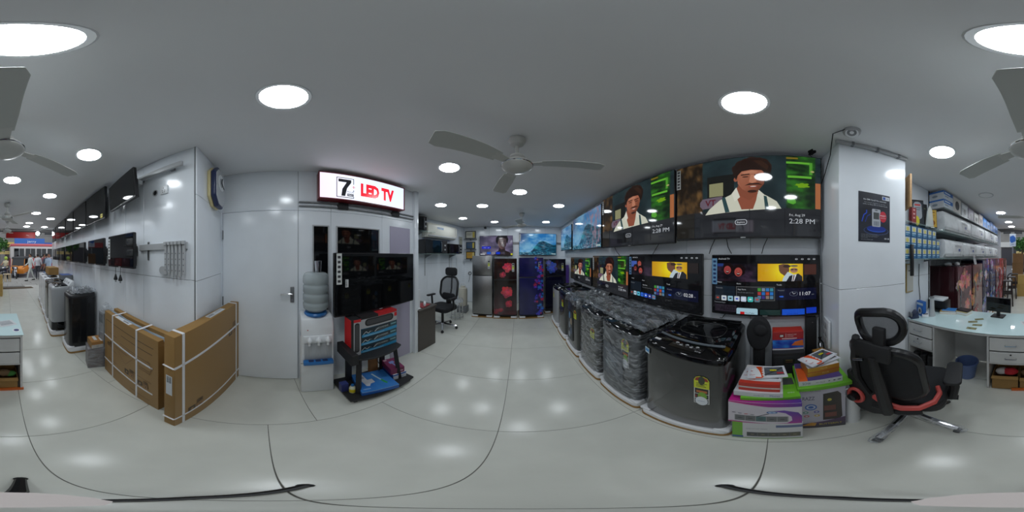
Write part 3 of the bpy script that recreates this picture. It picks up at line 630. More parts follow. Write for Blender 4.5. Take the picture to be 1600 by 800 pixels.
for i, (a, b) in enumerate(((171.5, 211.5), (139.5, 164), (116, 133.5), (103.5, 114.3), (94, 101.3), (88, 93), (83.5, 87))):
    t = tv_on(WL, a, b, 1.765, 1.435, 0.14, ll[i], group=g, tag_left=(0 if i == 0 else None))
    if i == 0:
        for x in (-0.10, -0.01):
            k = MB(); k.tube([(x, 0.0, -0.16), (x, -0.002, -0.24)], 0.003, 6); q = k.build('power_cord', M_cable, t)
            k = MB(); k.lathe([(0.006, 0.05), (0.012, 0.03), (0.022, 0.0), (0.020, -0.012), (0.002, -0.014)], 12, (x, -0.002, -0.29)); k.cyl((x - 0.008, -0.002, -0.302), (x - 0.008, -0.002, -0.325), 0.003, n=6); k.cyl((x + 0.008, -0.002, -0.302), (x + 0.008, -0.002, -0.325), 0.003, n=6); k.build('plug', M_black, q)
# TV on the floor stand
a = Vector((-1.247, 0.640)); b = Vector((-1.150, 1.64)); c = (a + b) / 2; n = Vector(((b - a).y, -(b - a).x)).normalized()
TVS = tv('large dark TV on the rolling stand beside the water dispenser', (c.x, c.y, 1.287), face(n.x, n.y), (b - a).length, 0.58, None, th=0.045, arm=0.05)
side_sticker(TVS, 1, 1, -(b - a).length / 2 + 0.045, 0.15, 0.05, 0.27, 0)
k = Paint(0.03, 0.07); k.rect(0, 0, 1, 1, tri((214, 216, 216))); [k.rect(0.1, 0.1 + 0.12 * i, 0.6, 0.16 + 0.12 * i, tri((30, 30, 30))) for i in range(7)]; k.build('sticker', PRINT, TVS, (-(b - a).length / 2 + 0.12, -0.0225, 0.02))
# ================================================================== WASHING MACHINES
SCREEN.node_tree.nodes['Principled BSDF'].inputs['Emission Strength'].default_value = 0.72
G_dark = mat('graphite_enamel', rgb(52, 53, 52), 0.25, coat=0.3); G_mid = mat('grey_enamel', rgb(78, 81, 84), 0.3); G_sil = mat('silver_enamel', rgb(168, 171, 174), 0.25); G_wht = mat('white_enamel', rgb(226, 229, 232), 0.22); G_blk = mat('black_enamel', rgb(26, 27, 29), 0.22)
def bowed(w, d, r, bow, n=4):
    p = rrect(w, d, r, n); out = []
    for (x, y) in p:
        if y < 0: y -= bow * (1 - (2 * x / w) ** 2) * min(1, -y / (d / 2))
        out.append((x, y))
    # extra points along the front so the bow reads as a curve
    k = [(x, -d / 2 - bow * (1 - (2 * x / w) ** 2)) for x in np.linspace(-w / 2 + r, w / 2 - r, 9)[1:-1]]
    i = 3 * (n + 1); return out[:i] + k + out[i:]
def energy_label(t, x, y, z, s=1.0, rot=(0, 0, 0), long=True):
    w, h = 0.085 * s, (0.30 if long else 0.13) * s
    q = Paint(w, h)
    if long:
        q.rect(0, 0.4, 1, 1, tri((214, 214, 210))); q.rect(0.06, 0.41, 0.94, 0.60, tri((36, 38, 38))).rect(0.15, 0.48, 0.85, 0.56, tri((186, 110, 60))).rect(0.06, 0.62, 0.94, 0.78, tri((38, 40, 42))).ell(0.55, 0.69, 0.3, 0.16, tri((120, 170, 60)), 14).text('12', 0.12, 0.76, 0.09, tri((190, 50, 50))).rect(0.06, 0.80, 0.94, 0.98, tri((48, 60, 72))).ell(0.5, 0.89, 0.4, 0.18, tri((220, 226, 230)), 16).text('smart', 0.25, 0.91, 0.04, tri((40, 80, 150)))
        b = 0.40
    else: b = 1.0
    q.poly([(0.0, b), (0.0, b * 0.32), (0.12, b * 0.1), (0.35, 0.0), (0.65, 0.0), (0.88, b * 0.1), (1.0, b * 0.32), (1.0, b)], tri((206, 214, 50)))
    q.poly([(0.05, b * 0.36), (0.14, b * 0.14), (0.36, b * 0.05), (0.64, b * 0.05), (0.86, b * 0.14), (0.95, b * 0.36)], tri((150, 50, 40))).ell(0.5, b * 0.34, 0.22, 0.14, tri((60, 70, 50)), 12).rect(0.15, b * 0.55, 0.85, b * 0.60, tri((70, 76, 40))).rect(0.15, b * 0.68, 0.7, b * 0.73, tri((70, 76, 40))).rect(0.15, b * 0.8, 0.8, b * 0.85, tri((70, 76, 40)))
    q.build('energy_label', PRINT, t, (x, y, z), rot, 'yellow energy rating label')
def crumple(x0, x1, y0, y1, z, hang, seed, amp=0.02, n=22):
    rnd = np.random.RandomState(seed); U = np.linspace(0, 1, n + 1)
    def fn(u, v):
        x = x0 + (x1 - x0) * (u * 1.16 - 0.08); y = y0 + (y1 - y0) * (v * 1.16 - 0.08); zz = z
        if u < 0.07 or u > 0.93 or v < 0.07 or v > 0.93:
            zz -= hang * (0.6 + 0.8 * float(vnoise(np.array([u * 3.0]), np.array([v * 3.0]), 4, seed)[0])); x = min(max(x, x0 - 0.012), x1 + 0.012); y = min(max(y, y0 - 0.012), y1 + 0.012)
        a = float(fbm(np.array([u * 1.0]), np.array([v * 1.6]), 9, seed)[0]); b = float(vnoise(np.array([u * 2.0 + v]), np.array([v * 4]), 7, seed + 5)[0])
        zz += amp * (a * 1.4 + abs(b - 0.5) * 1.2)
        return (x, y, zz)
    k = MB(); k.grid(fn, n, n); return k
def washer(label, c, phi, w=0.54, d=0.54, h=0.90, body=None, style='glass', wrap_front=False, wrap_top=False, energy='', group=None, base=True, blue_tag=False, seed=1, top_m=None, lid_m=None, lower=None, ribs=False, con_m=None, base_h=0.085):
    t = thing('washing_machine', label, 'washing machine', (c[0], c[1], 0), phi, group)
    z0 = base_h if base else 0.0; h += z0; body = body or G_dark; top_m = top_m or M_blackg; lid_m = lid_m or M_dglass
    if base:
        k = MB(); k.prism(bowed(w + 0.055, d + 0.05, 0.05, 0.012), 0.0, 0.03); k.build('pallet_board', M_card, t, bev=0.003, seg=1)
        k = MB(); k.prism(bowed(w + 0.045, d + 0.045, 0.05, 0.012), 0.03, z0); 
        for sx in (-1, 1):
            for sy in (-1, 1): k.bx(sx * (w / 2 - 0.02), sy * (d / 2 - 0.02), z0 + 0.012, 0.085, 0.085, 0.03)
        k.build('foam_base', M_foam, t, bev=0.006)
    P0 = bowed(w, d, 0.045, 0.018); P1 = bowed(w * 0.99, d * 0.99, 0.045, 0.018)
    k = MB(); zt = h - 0.075
    k.rings([[Vector((x, y, z)) for (x, y) in P] for (P, z) in ((bowed(w * 0.97, d * 0.97, 0.045, 0.018), z0), (P0, z0 + 0.02), (P0, zt))]); k.build('body', body, t)
    if lower:
        k = MB(); k.rings([[Vector((x * 1.003, y * 1.003, z)) for (x, y) in P0] for z in (z0 + 0.02, z0 + 0.2)]); k.build('lower_panel', lower, t)
    if ribs:
        for s in (-1, 1):
            for i in range(3):
                k = MB(); k.bx(s * (w / 2 + 0.001), -0.13 + 0.13 * i, (z0 + zt) / 2, 0.006, 0.09, (zt - z0) * 0.8); k.build('side_pressing', body, t, bev=0.002, seg=1)
    k = MB()
    def ringz(P, zf, zb, ins):
        o = []
        for (x, y) in P:
            s = (y + d / 2) / d; s = min(max(s, 0), 1); yy = y + (ins if y < -d / 2 + 0.12 else 0) * (1 - s)
            o.append(Vector((x, yy, zf + (zb - zf) * s)))
        return o
    Pi = bowed(w * 0.96, d * 0.96, 0.05, 0.016)
    k.rings([ringz(P0, zt, zt, 0), ringz(P0, h - 0.045, h - 0.02, 0), ringz(Pi, h - 0.022, h, 0.01)]); k.build('top_frame', top_m, t, ang=50)
    if style == 'glass':
        sl = 0.022 / d
        zl = lambda y: h - 0.022 + 0.022 * (y + d / 2) / d
        k = MB(); ya, yb = -d / 2 + 0.155, d / 2 - 0.075; P = rrect(w * 0.86, yb - ya, 0.04, 4, 0, (ya + yb) / 2)
        P = [(x, y - (0.03 * (1 - (2 * x / w) ** 2) if y < (ya + yb) / 2 else 0)) for x, y in P]
        k.rings([[Vector((x, y, zl(y) - 0.004)) for x, y in P], [Vector((x, y, zl(y) + 0.008)) for x, y in P], [Vector((x * 0.97, y, zl(y) + 0.011)) for x, y in P]]); lid = k.build('lid', lid_m, t)
        k = MB(); pts = [(x, ya - 0.012 - 0.032 * (1 - (2 * x / w) ** 2), zl(ya) + 0.008) for x in np.linspace(-w * 0.42, w * 0.42, 11)]; k.tube(pts, 0.009, 8); k.build('lid_handle', mat('grey_trim', rgb(96, 104, 110), 0.3), lid)
        k = MB(); k.tube([(x, y, zl(y) + 0.0105) for x, y in rrect(w * 0.62, (yb - ya) * 0.66, 0.08, 5, 0, (ya + yb) / 2 + 0.01)], 0.003, 6, closed=True); k.build('lid_ring', G_dark, lid)
        k = MB(); k.box(-w * 0.44, w * 0.44, d / 2 - 0.065, d / 2 - 0.012, h - 0.01, h + 0.018); k.build('rear_console', top_m, t, bev=0.006)
        for i in range(5):
            x = -0.06 + 0.035 * i; y = -d / 2 + 0.075; k = MB(); k.lathe([(0.012, 0), (0.012, 0.003), (0.009, 0.003)], 14, (x, y - 0.01 * (i % 2), zl(y) + 0.0)); k.build('button', M_lgrey, t)
        q = Paint(0.22, 0.055); q.rect(0, 0, 1, 1, tri((16, 16, 18)))
        for i in range(7): q.text('Wash', 0.05 + 0.13 * i, 0.4, 0.13, tri((150, 152, 156)), w=0.09)
        q.text('8.0 kg', 0.80, 0.85, 0.2, tri((190, 192, 196))); q.build('panel_print', PRINT, t, (0.02, -d / 2 + 0.045, h - 0.0195 + 0.0025), (R(-90 + 2.3), 0, 0))
        k = MB(); k.box(-w * 0.40, -w * 0.32, -d / 2 + 0.04, -d / 2 + 0.06, h - 0.02, h - 0.0165); k.build('brand_plate', M_paper, t, smooth=False)
    elif style == 'console':        # upright rear console, flat lid
        k = MB(); k.box(-w * 0.42, w * 0.42, -d / 2 + 0.06, d / 2 - 0.13, h - 0.006, h + 0.012); k.build('lid', lid_m, t, bev=0.008)
        k = MB(); k.prism([(d / 2 - 0.12, h - 0.01), (d / 2 - 0.01, h - 0.01), (d / 2 - 0.01, h + 0.085), (d / 2 - 0.05, h + 0.085)], -w * 0.47, w * 0.47, 'x'); con = k.build('rear_console', con_m or M_black, t, bev=0.006)
        for i in range(3):
            k = MB(); x = -0.14 + 0.14 * i; M = Matrix.Translation((x, d / 2 - 0.085, h + 0.04)) @ Matrix.Rotation(R(55), 4, 'X'); k.lathe([(0.024, 0), (0.022, 0.012), (0.001, 0.013)], 14, M=M); k.build('knob', M_lgrey, con)
    if energy: 
        ex, ez, lg = energy; energy_label(t, ex, -d / 2 - 0.018 * (1 - (2 * ex / w) ** 2) - 0.003, ez, 1.0, (0, 0, math.atan(0.018 * 8 * ex / (w * w))), lg)
    if blue_tag:
        q = Paint(0.05, 0.05); q.rect(0, 0, 1, 1, tri((196, 214, 224))).rect(0.1, 0.2, 0.9, 0.7, tri((60, 140, 200))); q.build('sticker', PRINT, t, (-w * 0.44, -d / 2 - 0.008, h - 0.115), (0, 0, R(-14)))
    if wrap_front:
        k = MB(); PW = bowed(w + 0.012, d + 0.012, 0.05, 0.022); rg = []; rs = random.Random(seed)
        for i in range(12):
            z = z0 + 0.015 + (zt - z0 + 0.04) * i / 11; rg.append([Vector((x * (1 + 0.008 * rs.random()), y * (1 + 0.012 * rs.random()), z)) for x, y in PW])
        k.rings(rg, cap=False); k.build('plastic_wrap', M_wrap, t, smooth=True, ang=60)
    if wrap_top:
        k = crumple(-w / 2 - 0.01, w / 2 + 0.01, -d / 2 + (0.07 if wrap_top == 1 else -0.02), d / 2, h + 0.012, 0.10 if wrap_top == 2 else 0.03, seed, 0.03); k.build('plastic_cover', M_wraptop, t, ang=80)
    return t
g = 'top-loading washing machines along the right wall'
def wr(Yc, off=0.325): p = WR.near(Yc, off); return (p.x, p.y)
washer('dark graphite washing machine with glass lid and long energy label beside the boxes', wr(0.467), WR.phi, 0.55, 0.56, 0.885, G_dark, energy=(0.15, 0.64, True), group=g, blue_tag=True)
def grey_front(t, w, d, z0, z1, c0, c1):
    pass
t = washer('washing machine fully wrapped in plastic, next to the graphite one', wr(1.075), WR.phi, 0.505, 0.55, 0.86, G_mid, wrap_front=True, wrap_top=1, energy=(0.13, 0.70, True), group=g, seed=3, lower=G_mid)
q = Paint(0.30, 0.42); q.rect(0, 0, 1, 1, tri((74, 80, 88))).rect(0.03, 0.03, 0.97, 0.97, tri((88, 94, 102)))
[q.ell(0.4 + 0.1 * math.sin(i), 0.25 + 0.1 * i, 0.25, 0.05, tri((110 + 8 * i, 118 + 8 * i, 128 + 6 * i)), 14, rot=0.5) for i in range(5)]; q.line([(0.1, 0.2), (0.8, 0.35), (0.2, 0.6), (0.85, 0.8)], 0.012, tri((150, 160, 170))); q.build('front_poster', PRINT, t, (-0.04, -0.2985, 0.50))
washer('washing machine with plastic over its upper half, third from the boxes', wr(1.65), WR.phi, 0.505, 0.55, 0.85, G_dark, wrap_front=True, wrap_top=1, energy=(0.13, 0.66, False), group=g, seed=5)
t = washer('dark washing machine with a bag over its lid and upright black console', wr(2.235), WR.phi, 0.505, 0.55, 0.83, G_dark, style='console', wrap_top=2, energy=(0.16, 0.70, False), group=g, seed=8)
q = Paint(0.22, 0.5); q.rect(0, 0, 1, 1, tri((48, 52, 58))); [q.ell(0.35 + 0.3 * (i % 2), 0.15 + 0.17 * i, 0.18, 0.12, tri(((90, 130, 170), (170, 150, 120), (130, 140, 150), (70, 90, 120), (150, 160, 170))[i]), 12, wob=0.4, seed=i) for i in range(5)]; q.build('front_poster', PRINT, t, (-0.02, -0.2985, 0.45))
washer('dark washing machine second from the rear fridges', wr(2.815), WR.phi, 0.505, 0.55, 0.83, G_dark, energy=(0.1, 0.7, False), group=g, seed=9)
washer('silver washing machine standing right in front of the rear fridges', wr(3.385), WR.phi, 0.505, 0.55, 0.83, G_sil, energy=(-0.05, 0.7, False), group=g, seed=10)
# ---- left row along the dark TVs
g = 'washing machines along the left wall'
def wl(Yf, dist): p = WL.near(Yf, dist); return (p.x, p.y)
D = 0.40
def lrow(Yc, front): # centre of a machine of depth 0.42 whose front stands 'front' off the wall
    return wl(Yc, front - 0.22)
washer('tall black washing machine with plastic on top, nearest on the left', lrow(-2.235, 0.445), WL.phi, 0.37, 0.40, 0.90, G_blk, top_m=M_black, wrap_top=1, ribs=True, group=g, seed=12, base_h=0.10)
washer('silver washing machine with black glass lid and white console', lrow(-2.97, 0.58), WL.phi, 0.52, 0.42, 0.90, G_sil, top_m=G_sil, group=g, lower=M_dglass, seed=13, base_h=0.10, style='console', con_m=G_wht)
for i, (y, b, lb) in enumerate(((-3.58, G_dark, 'dark washing machine third along the left row'), (-4.18, G_wht, 'white washing machine fourth along the left row'), (-4.78, G_wht, 'white washing machine fifth along the left row'), (-5.38, G_wht, 'blue-topped washing machine last along the left row'))):
    washer(lb, lrow(y, 0.57), WL.phi, 0.52, 0.42, 0.90, b, top_m=b, lid_m=(M_dglass if i < 3 else mat('blue_lid', rgb(110, 150, 196), 0.2)), group=g, seed=20 + i, base_h=0.10)
# ================================================================== CARTON HELPERS
def carton(name, label, cat, c, phi, w, d, h, m=None, z=0.0, front=None, top=None, side=None, left=None, group=None, bev=0.002, tilt=0.0, finish=None):
    """box with optional painted faces: front (-y), right side (+x), left side (-x), top (+z)"""
    t = thing(name, label, cat, (c[0], c[1], z), phi, group, tilt)
    k = MB(); k.box(-w / 2, w / 2, -d / 2, d / 2, 0, h); k.build('box_body', m or M_card, t, bev=bev, seg=1)
    f = finish or PRINT
    if front: front(Paint(w * 0.997, h * 0.996)).build('front_print', f, t, (0, -d / 2 - 0.0004, h / 2))
    if side: side(Paint(d * 0.997, h * 0.996)).build('side_print', f, t, (w / 2 + 0.0004, 0, h / 2), (0, 0, R(90)))
    if left: left(Paint(d * 0.997, h * 0.996)).build('side_print', f, t, (-w / 2 - 0.0004, 0, h / 2), (0, 0, R(-90)))
    if top: top(Paint(w * 0.997, d * 0.997)).build('top_print', f, t, (0, 0, h + 0.0004), (R(-90), 0, 0))
    return t
def strap(t, pts, w=0.018, name='strap', m=None):
    k = MB()
    for a, b in zip(pts[:-1], pts[1:]):
        a = Vector(a); b = Vector(b); d = (b - a).normalized(); mid = (a + b) / 2
        n = Vector((0, -1, 0)) if abs(d.y) < 0.5 else Vector((0, 0, 1))
        s = d.cross(n).normalized() * w / 2; n = s.cross(d).normalized() * 0.0015
        k.add([a - s - n, a + s - n, b + s - n, b - s - n, a - s + n, a + s + n, b + s + n, b - s + n], [(0, 1, 2, 3), (7, 6, 5, 4), (0, 4, 5, 1), (2, 6, 7, 3), (1, 5, 6, 2), (0, 3, 7, 4)])
    k.build(name, m or M_band, t, smooth=False)
DK = tri((70, 50, 26))
# ---- two TV cartons against the left pillar
A = Vector(FP(272.5, 666)); B = Vector(FP(375, 584)); B = A + (B - A) * 0.985; d = (B - A).normalized(); L = (B - A).length; n = Vector((-d.y, d.x)); n = n if n.dot(-A) > 0 else -n
c = (A + B) / 2 - n * 0.0425; ph = face(n.x, n.y); t = thing('tv_carton', 'brown TV carton with white straps standing in front of the door corner', 'carton', (c.x, c.y, 0), ph, 'brown TV cartons')
hh = 1.055; w = L; dp = 0.085
k = MB(); k.box(-w / 2, w / 2, -dp / 2, dp / 2, 0, hh); k.build('box_body', M_card, t, bev=0.004)
q = Paint(w * 0.995, hh * 0.995); q.rect(0, 0, 1, 1, tri((152, 117, 66)))
def glyphs(q, u, v, s=1.0, c=DK, inv=True):
    a = q.w / q.h
    q.rect(u, v, u + 0.075 * s, v + 0.075 * s, c); q.poly([(u + 0.02 * s, v + 0.055 * s), (u + 0.035 * s, v + 0.02 * s), (u + 0.06 * s, v + 0.03 * s), (u + 0.045 * s, v + 0.06 * s)], tri((152, 117, 66)))
    q.rect(u + 0.09 * s, v, u + 0.165 * s, v + 0.075 * s, c).rect(u + 0.094 * s, v + 0.004 * s, u + 0.161 * s, v + 0.071 * s, tri((152, 110, 58))).line([(u + 0.105 * s, v + 0.015 * s), (u + 0.15 * s, v + 0.06 * s)], 0.006 * s, c).line([(u + 0.15 * s, v + 0.015 * s), (u + 0.12 * s, v + 0.065 * s)], 0.006 * s, c)
    for i in range(4): q.rect(u + 0.09 * s, v - 0.012 * s - 0.012 * s * i, u + 0.165 * s, v - 0.006 * s - 0.012 * s * i, c)
glyphs(q, 0.72, 0.22); glyphs(q, 0.12, 0.80)
q.build('front_print', PRINT, t, (0, -dp / 2 - 0.0006, hh / 2))
q = Paint(0.05, 0.22); q.rect(0, 0, 1, 1, tri((206, 210, 214))); [q.rect(0.15 + 0.4 * (i % 2), 0.06 + 0.05 * (i // 2), 0.45 + 0.4 * (i % 2), 0.09 + 0.05 * (i // 2), tri((60, 64, 70))) for i in range(12)]; q.build('shipping_label', PRINT, t, (-w / 2 - 0.0006, 0.0, 0.60), (0, 0, R(-90)))
q = Paint(0.26, 0.05); q.rect(0, 0, 1, 1, tri((206, 210, 214))); [q.rect(0.05 + 0.04 * i, 0.2, 0.07 + 0.04 * i, 0.7, tri((50, 52, 56))) for i in range(8)]; q.rect(0.5, 0.3, 0.95, 0.4, tri((90, 94, 100))); q.build('shipping_label', PRINT, t, (0.05, 0.0, hh + 0.0006), (R(-90), 0, 0))
o = 0.002
for x in (-w / 2 + 0.075, w / 2 - 0.10): strap(t, [(x, dp / 2 + o, hh - 0.1), (x, dp / 2 + o, hh + o), (x, -dp / 2 - o, hh + o), (x, -dp / 2 - o, 0.004)], 0.022)
for z in (0.14, 0.80): strap(t, [(-w / 2 - o, dp / 2 + o, z), (-w / 2 - o, -dp / 2 - o, z), (w / 2 + o, -dp / 2 - o, z), (w / 2 + o, dp / 2 + o, z)], 0.02)
A = Vector(FP(164, 576)); B = Vector(FP(252, 643)); d = (B - A).normalized(); B = A + d * ((B - A).length - 0.03); L = (B - A).length; n = Vector((d.y, -d.x)); n = n if n.dot(-A) > 0 else -n
dp = 0.165; c = (A + B) / 2 - n * dp / 2; ph = face(n.x, n.y); hh = 0.90; w = L
t = thing('tv_carton', 'open-topped brown TV carton with crossed straps behind the other carton', 'carton', (c.x, c.y, 0), ph, 'brown TV cartons')
k = MB(); k.box(-w / 2, w / 2, -dp / 2, dp / 2, 0, hh - 0.06); k.box(-w / 2, w / 2, -dp / 2, -dp / 2 + 0.055, hh - 0.06, hh); k.box(-w / 2, w / 2, dp / 2 - 0.05, dp / 2, hh - 0.06, hh + 0.01); k.build('box_body', M_card, t, bev=0.003, seg=1)
k = crumple(-w / 2 + 0.02, w / 2 - 0.02, -dp / 2 + 0.058, dp / 2 - 0.052, hh - 0.045, 0.0, 4, 0.02, 14); k.build('foam_bag', mat('blue_foam_bag', rgb(150, 164, 178), 0.35, bump=0.5, bscale=40), t)
q = Paint(w * 0.995, hh * 0.99); q.rect(0, 0, 1, 1, tri((152, 117, 66)))
q.rect(0.04, 0.10, 0.945, 0.108, DK).rect(0.04, 0.10, 0.046, 0.94, DK).rect(0.42, 0.18, 0.93, 0.188, DK)
for (a, b, e) in ((0.10, 0.26, 0.22), (0.4, 0.30, 0.5), (0.45, 0.33, 0.4), (0.12, 0.68, 0.2), (0.75, 0.42, 0.14), (0.75, 0.45, 0.14), (0.2, 0.5, 0.12), (0.62, 0.58, 0.3), (0.3, 0.40, 0.25), (0.1, 0.80, 0.3), (0.6, 0.9, 0.3)): q.rect(a, b, a + e, b + 0.008, tri((112, 78, 42)))
glyphs(q, 0.50, 0.62, 1.0); glyphs(q, 0.73, 0.65, 0.9); glyphs(q, 0.09, 0.42, 0.7)
q.line([(0.30, 0.38), (0.52, 0.55), (0.66, 0.38)], 0.004, tri((120, 84, 46))); q.line([(0.88, 0.28), (0.93, 0.36), (0.90, 0.46)], 0.006, tri((112, 78, 42)))
q.build('front_print', PRINT, t, (0, -dp / 2 - 0.0006, hh / 2))
q = Paint(0.26, 0.045); q.rect(0, 0, 1, 1, tri((210, 214, 218))); [q.rect(0.55 + 0.05 * i, 0.25, 0.58 + 0.05 * i, 0.75, tri((60, 62, 66))) for i in range(7)]; q.build('shipping_label', PRINT, t, (-0.08, -dp / 2 + 0.028, hh + 0.0006), (R(-90), 0, 0))
for x in (-w / 2 + 0.20, w / 2 - 0.26): strap(t, [(x, dp / 2 + o, hh + o + 0.01), (x, -dp / 2 - o, hh + o), (x, -dp / 2 - o, 0.004)], 0.022)
for z in (0.22, 0.58): strap(t, [(-w / 2 - o, dp / 2 + o, z), (-w / 2 - o, -dp / 2 - o, z), (w / 2 - 0.06, -dp / 2 - o, z)], 0.018)
# ---- wrapped grey box with a small carton on it
n = Vector((0.83, 0.55)).normalized(); P = Vector(FP(136.6, 575.5)); d1 = (Vector(FP(163.6, 573)) - P).normalized(); d2 = Vector((d1.y, -d1.x)); d2 = d2 if d2.y < 0 else -d2
c = P + d1 * 0.12 + d2 * 0.105; ph = face(-d2.x, -d2.y)
t = carton('wrapped_box', 'grey box wrapped in cling film on the floor beside the black washing machine', 'box', c, ph, 0.23, 0.20, 0.33, mat('grey_card', rgb(118, 112, 112), 0.7, noise=0.1, nscale=12))
k = MB(); rs = random.Random(3); PW = rrect(0.236, 0.206, 0.006, 2); k.rings([[Vector((x * (1 + 0.02 * rs.random()), y * (1 + 0.02 * rs.random()), 0.004 + 0.335 * i / 9)) for x, y in PW] for i in range(10)]); k.build('cling_film', M_wrap, t, ang=70)
def tapetop(q): return q.rect(0, 0, 1, 1, tri((178, 130, 76))).rect(0.0, 0.47, 1, 0.53, tri((150, 106, 58))).rect(0.25, 0.1, 0.45, 0.7, tri((206, 210, 214))).rect(0.6, 0.4, 0.7, 0.95, tri((206, 210, 214))).line([(0.0, 0.85), (1, 0.80)], 0.004, tri((120, 84, 50)))
def cfront(q): return q.rect(0, 0, 1, 1, tri((168, 122, 70))).rect(0.0, 0.45, 1, 1, tri((190, 188, 184))).rect(0.3, 0.55, 0.45, 0.85, tri((170, 170, 170)))
carton('small_carton', 'small brown carton with white tape lying on the wrapped grey box', 'carton', c + d1 * 0.015, ph + R(8), 0.20, 0.18, 0.10, z=0.340, top=tapetop, front=cfront)
# ---- grey stabiliser box in a clear bag against the wall
p = WL.near(-1.605, 0.085); t = carton('bagged_box', 'grey slotted box in a clear plastic bag against the left wall', 'box', p, WL.phi, 0.14, 0.14, 0.84, mat('slotted_grey', rgb(128, 130, 132), 0.5))
for i in range(6): k = MB(); k.box(-0.05, 0.05, -0.0735, -0.0695, 0.70 + 0.02 * i, 0.708 + 0.02 * i); k.build('vent_slot', M_blackm, t, smooth=False)
k = MB(); rs = random.Random(8); PW = rrect(0.148, 0.148, 0.02, 3)
k.rings([[Vector((x * s * (1 + 0.05 * rs.random()), y * s * (1 + 0.05 * rs.random()), z)) for x, y in PW] for s, z in ((1.0, 0.01), (1.0, 0.2), (1.0, 0.4), (1.0, 0.55), (1.02, 0.74), (1.0, 0.84), (0.7, 0.90), (0.3, 0.95), (0.1, 0.96))]); k.build('plastic_bag', M_wrap, t, ang=75)
p = WL.near(-3.45, 0.13); carton('blue_lidded_box', 'grey box with blue lid behind the silver washing machine', 'box', p, WL.phi, 0.34, 0.24, 0.10, M_grey, z=1.025, top=lambda q: q.rect(0, 0, 1, 1, tri((52, 84, 150))))
# fixings on the left wall and return
p = WL.at(247); t = thing('wall_bracket_bar', 'pale steel bar fixed high on the left wall', 'bracket', (WL.at(250, 0.0).x, WL.at(250, 0.0).y, 2.33), WL.phi)
a, b = WL.at(214, 0), WL.at(283, 0); w = (b - a).length; k = MB(); k.box(-w / 2, w / 2, -0.06, -0.035, -0.022, 0.022); k.build('bar', M_lgrey, t, bev=0.003)
for x in (-w / 2 + 0.05, w / 2 - 0.12): k = MB(); k.box(x - 0.02, x + 0.02, -0.036, 0.0, -0.02, 0.02); k.build('standoff', M_grey, t)
k = MB(); k.box(-w / 2 - 0.02, -w / 2 + 0.10, -0.10, -0.05, -0.075, -0.03); k.build('swing_arm', M_lgrey, t, bev=0.003)
c = WL.at(252); t = thing('mount_rail', 'steel wall rail with hanging TV bracket arms', 'bracket', (c.x, c.y, 1.63), WL.phi)
a, b = WL.at(211, 0), WL.at(279, 0); w = (b - a).length; k = MB(); k.box(-w / 2, w / 2, -0.02, 0, -0.028, 0.028); k.build('rail', M_lgrey, t, bev=0.002, seg=1)
for i in range(6):
    x = w / 2 - 0.20 + 0.036 * i; zz = (-0.235, -0.225, -0.25, -0.23, -0.24, -0.225)[i]
    k = MB(); k.box(x - 0.011, x + 0.011, -0.034, -0.02, zz, 0.022); ar = k.build('hanging_arm', M_lgrey, t, bev=0.002, seg=1)
    k = MB(); k.box(x - 0.014, x + 0.014, -0.044, -0.018, 0.008, 0.036); k.build('hook', M_lgrey, ar, bev=0.002, seg=1)
    for j in range(4): k = MB(); k.cyl((x, -0.034, -0.06 - 0.045 * j), (x, -0.0355, -0.06 - 0.045 * j), 0.004, n=8); k.build('slot', M_blackm, ar)
k = MB(); x = w / 2 - 0.235; k.cyl((x, -0.02, -0.2), (x, -0.032, -0.2), 0.035, n=20); k.build('disc', M_lgrey, t)
x = -w / 2 + 0.12; k = MB(); k.box(x - 0.008, x + 0.008, -0.012, 0, -0.12, 0.05); k.build('strap_plate', M_steel, t, bev=0.001, seg=1)
c = WL.at(257); t = thing('wall_socket', 'white square wall socket beside a cable hole', 'socket', (c.x, c.y, zat(297, c.length)), WL.phi)
k = MB(); k.box(-0.042, 0.042, -0.012, 0, -0.042, 0.042); k.build('plate', M_white, t, bev=0.004)
for (x, z) in ((0, 0.016), (-0.014, -0.008), (0.014, -0.008), (-0.010, -0.024), (0.010, -0.024)): k = MB(); k.cyl((x, -0.012, z), (x, -0.0135, z), 0.0045, n=8); k.build('pin_hole', M_blackm, t)
c = WL.at(243); t = thing('cable_port', 'round black cable hole in the left wall', 'cable hole', (c.x, c.y, zat(302, c.length)), WL.phi)
k = MB(); k.hoop([(0.024, 0), (0.032, 0.001), (0.033, 0.006), (0.024, 0.007)], 20, M=Matrix.Rotation(R(90), 4, 'X')); k.build('collar', M_lgrey, t); k = MB(); k.cyl((0, 0, 0), (0, -0.002, 0), 0.0245, n=20); k.build('opening', M_blackm, t)
# wall clock on the return
c = Vector((-1.47, -0.397)); t = thing('wall_clock', 'blue-rimmed rounded wall clock on the narrow return wall', 'clock', (c.x, c.y, 2.215), face(0.078, 0.997))
oct_ = lambda w, h, ch: [(w / 2 - ch, h / 2), (w / 2, h / 2 - ch), (w / 2, -h / 2 + ch), (w / 2 - ch, -h / 2), (-w / 2 + ch, -h / 2), (-w / 2, -h / 2 + ch), (-w / 2, h / 2 - ch), (-w / 2 + ch, h / 2)]
k = MB(); k.prism(oct_(0.30, 0.42, 0.08), -0.03, 0.0, 'y'); k.build('back_plate', mat('clock_cream', rgb(214, 200, 150), 0.4), t, bev=0.008)
k = MB(); k.prism(oct_(0.30, 0.42, 0.085), -0.075, -0.03, 'y'); k.build('rim', mat('navy_plastic', rgb(38, 48, 84), 0.3), t, bev=0.014, seg=3)
k = MB(); k.prism(oct_(0.255, 0.375, 0.07), -0.080, -0.070, 'y'); k.build('dial', mat('clock_grey', rgb(186, 190, 194), 0.25), t, bev=0.002, seg=1)
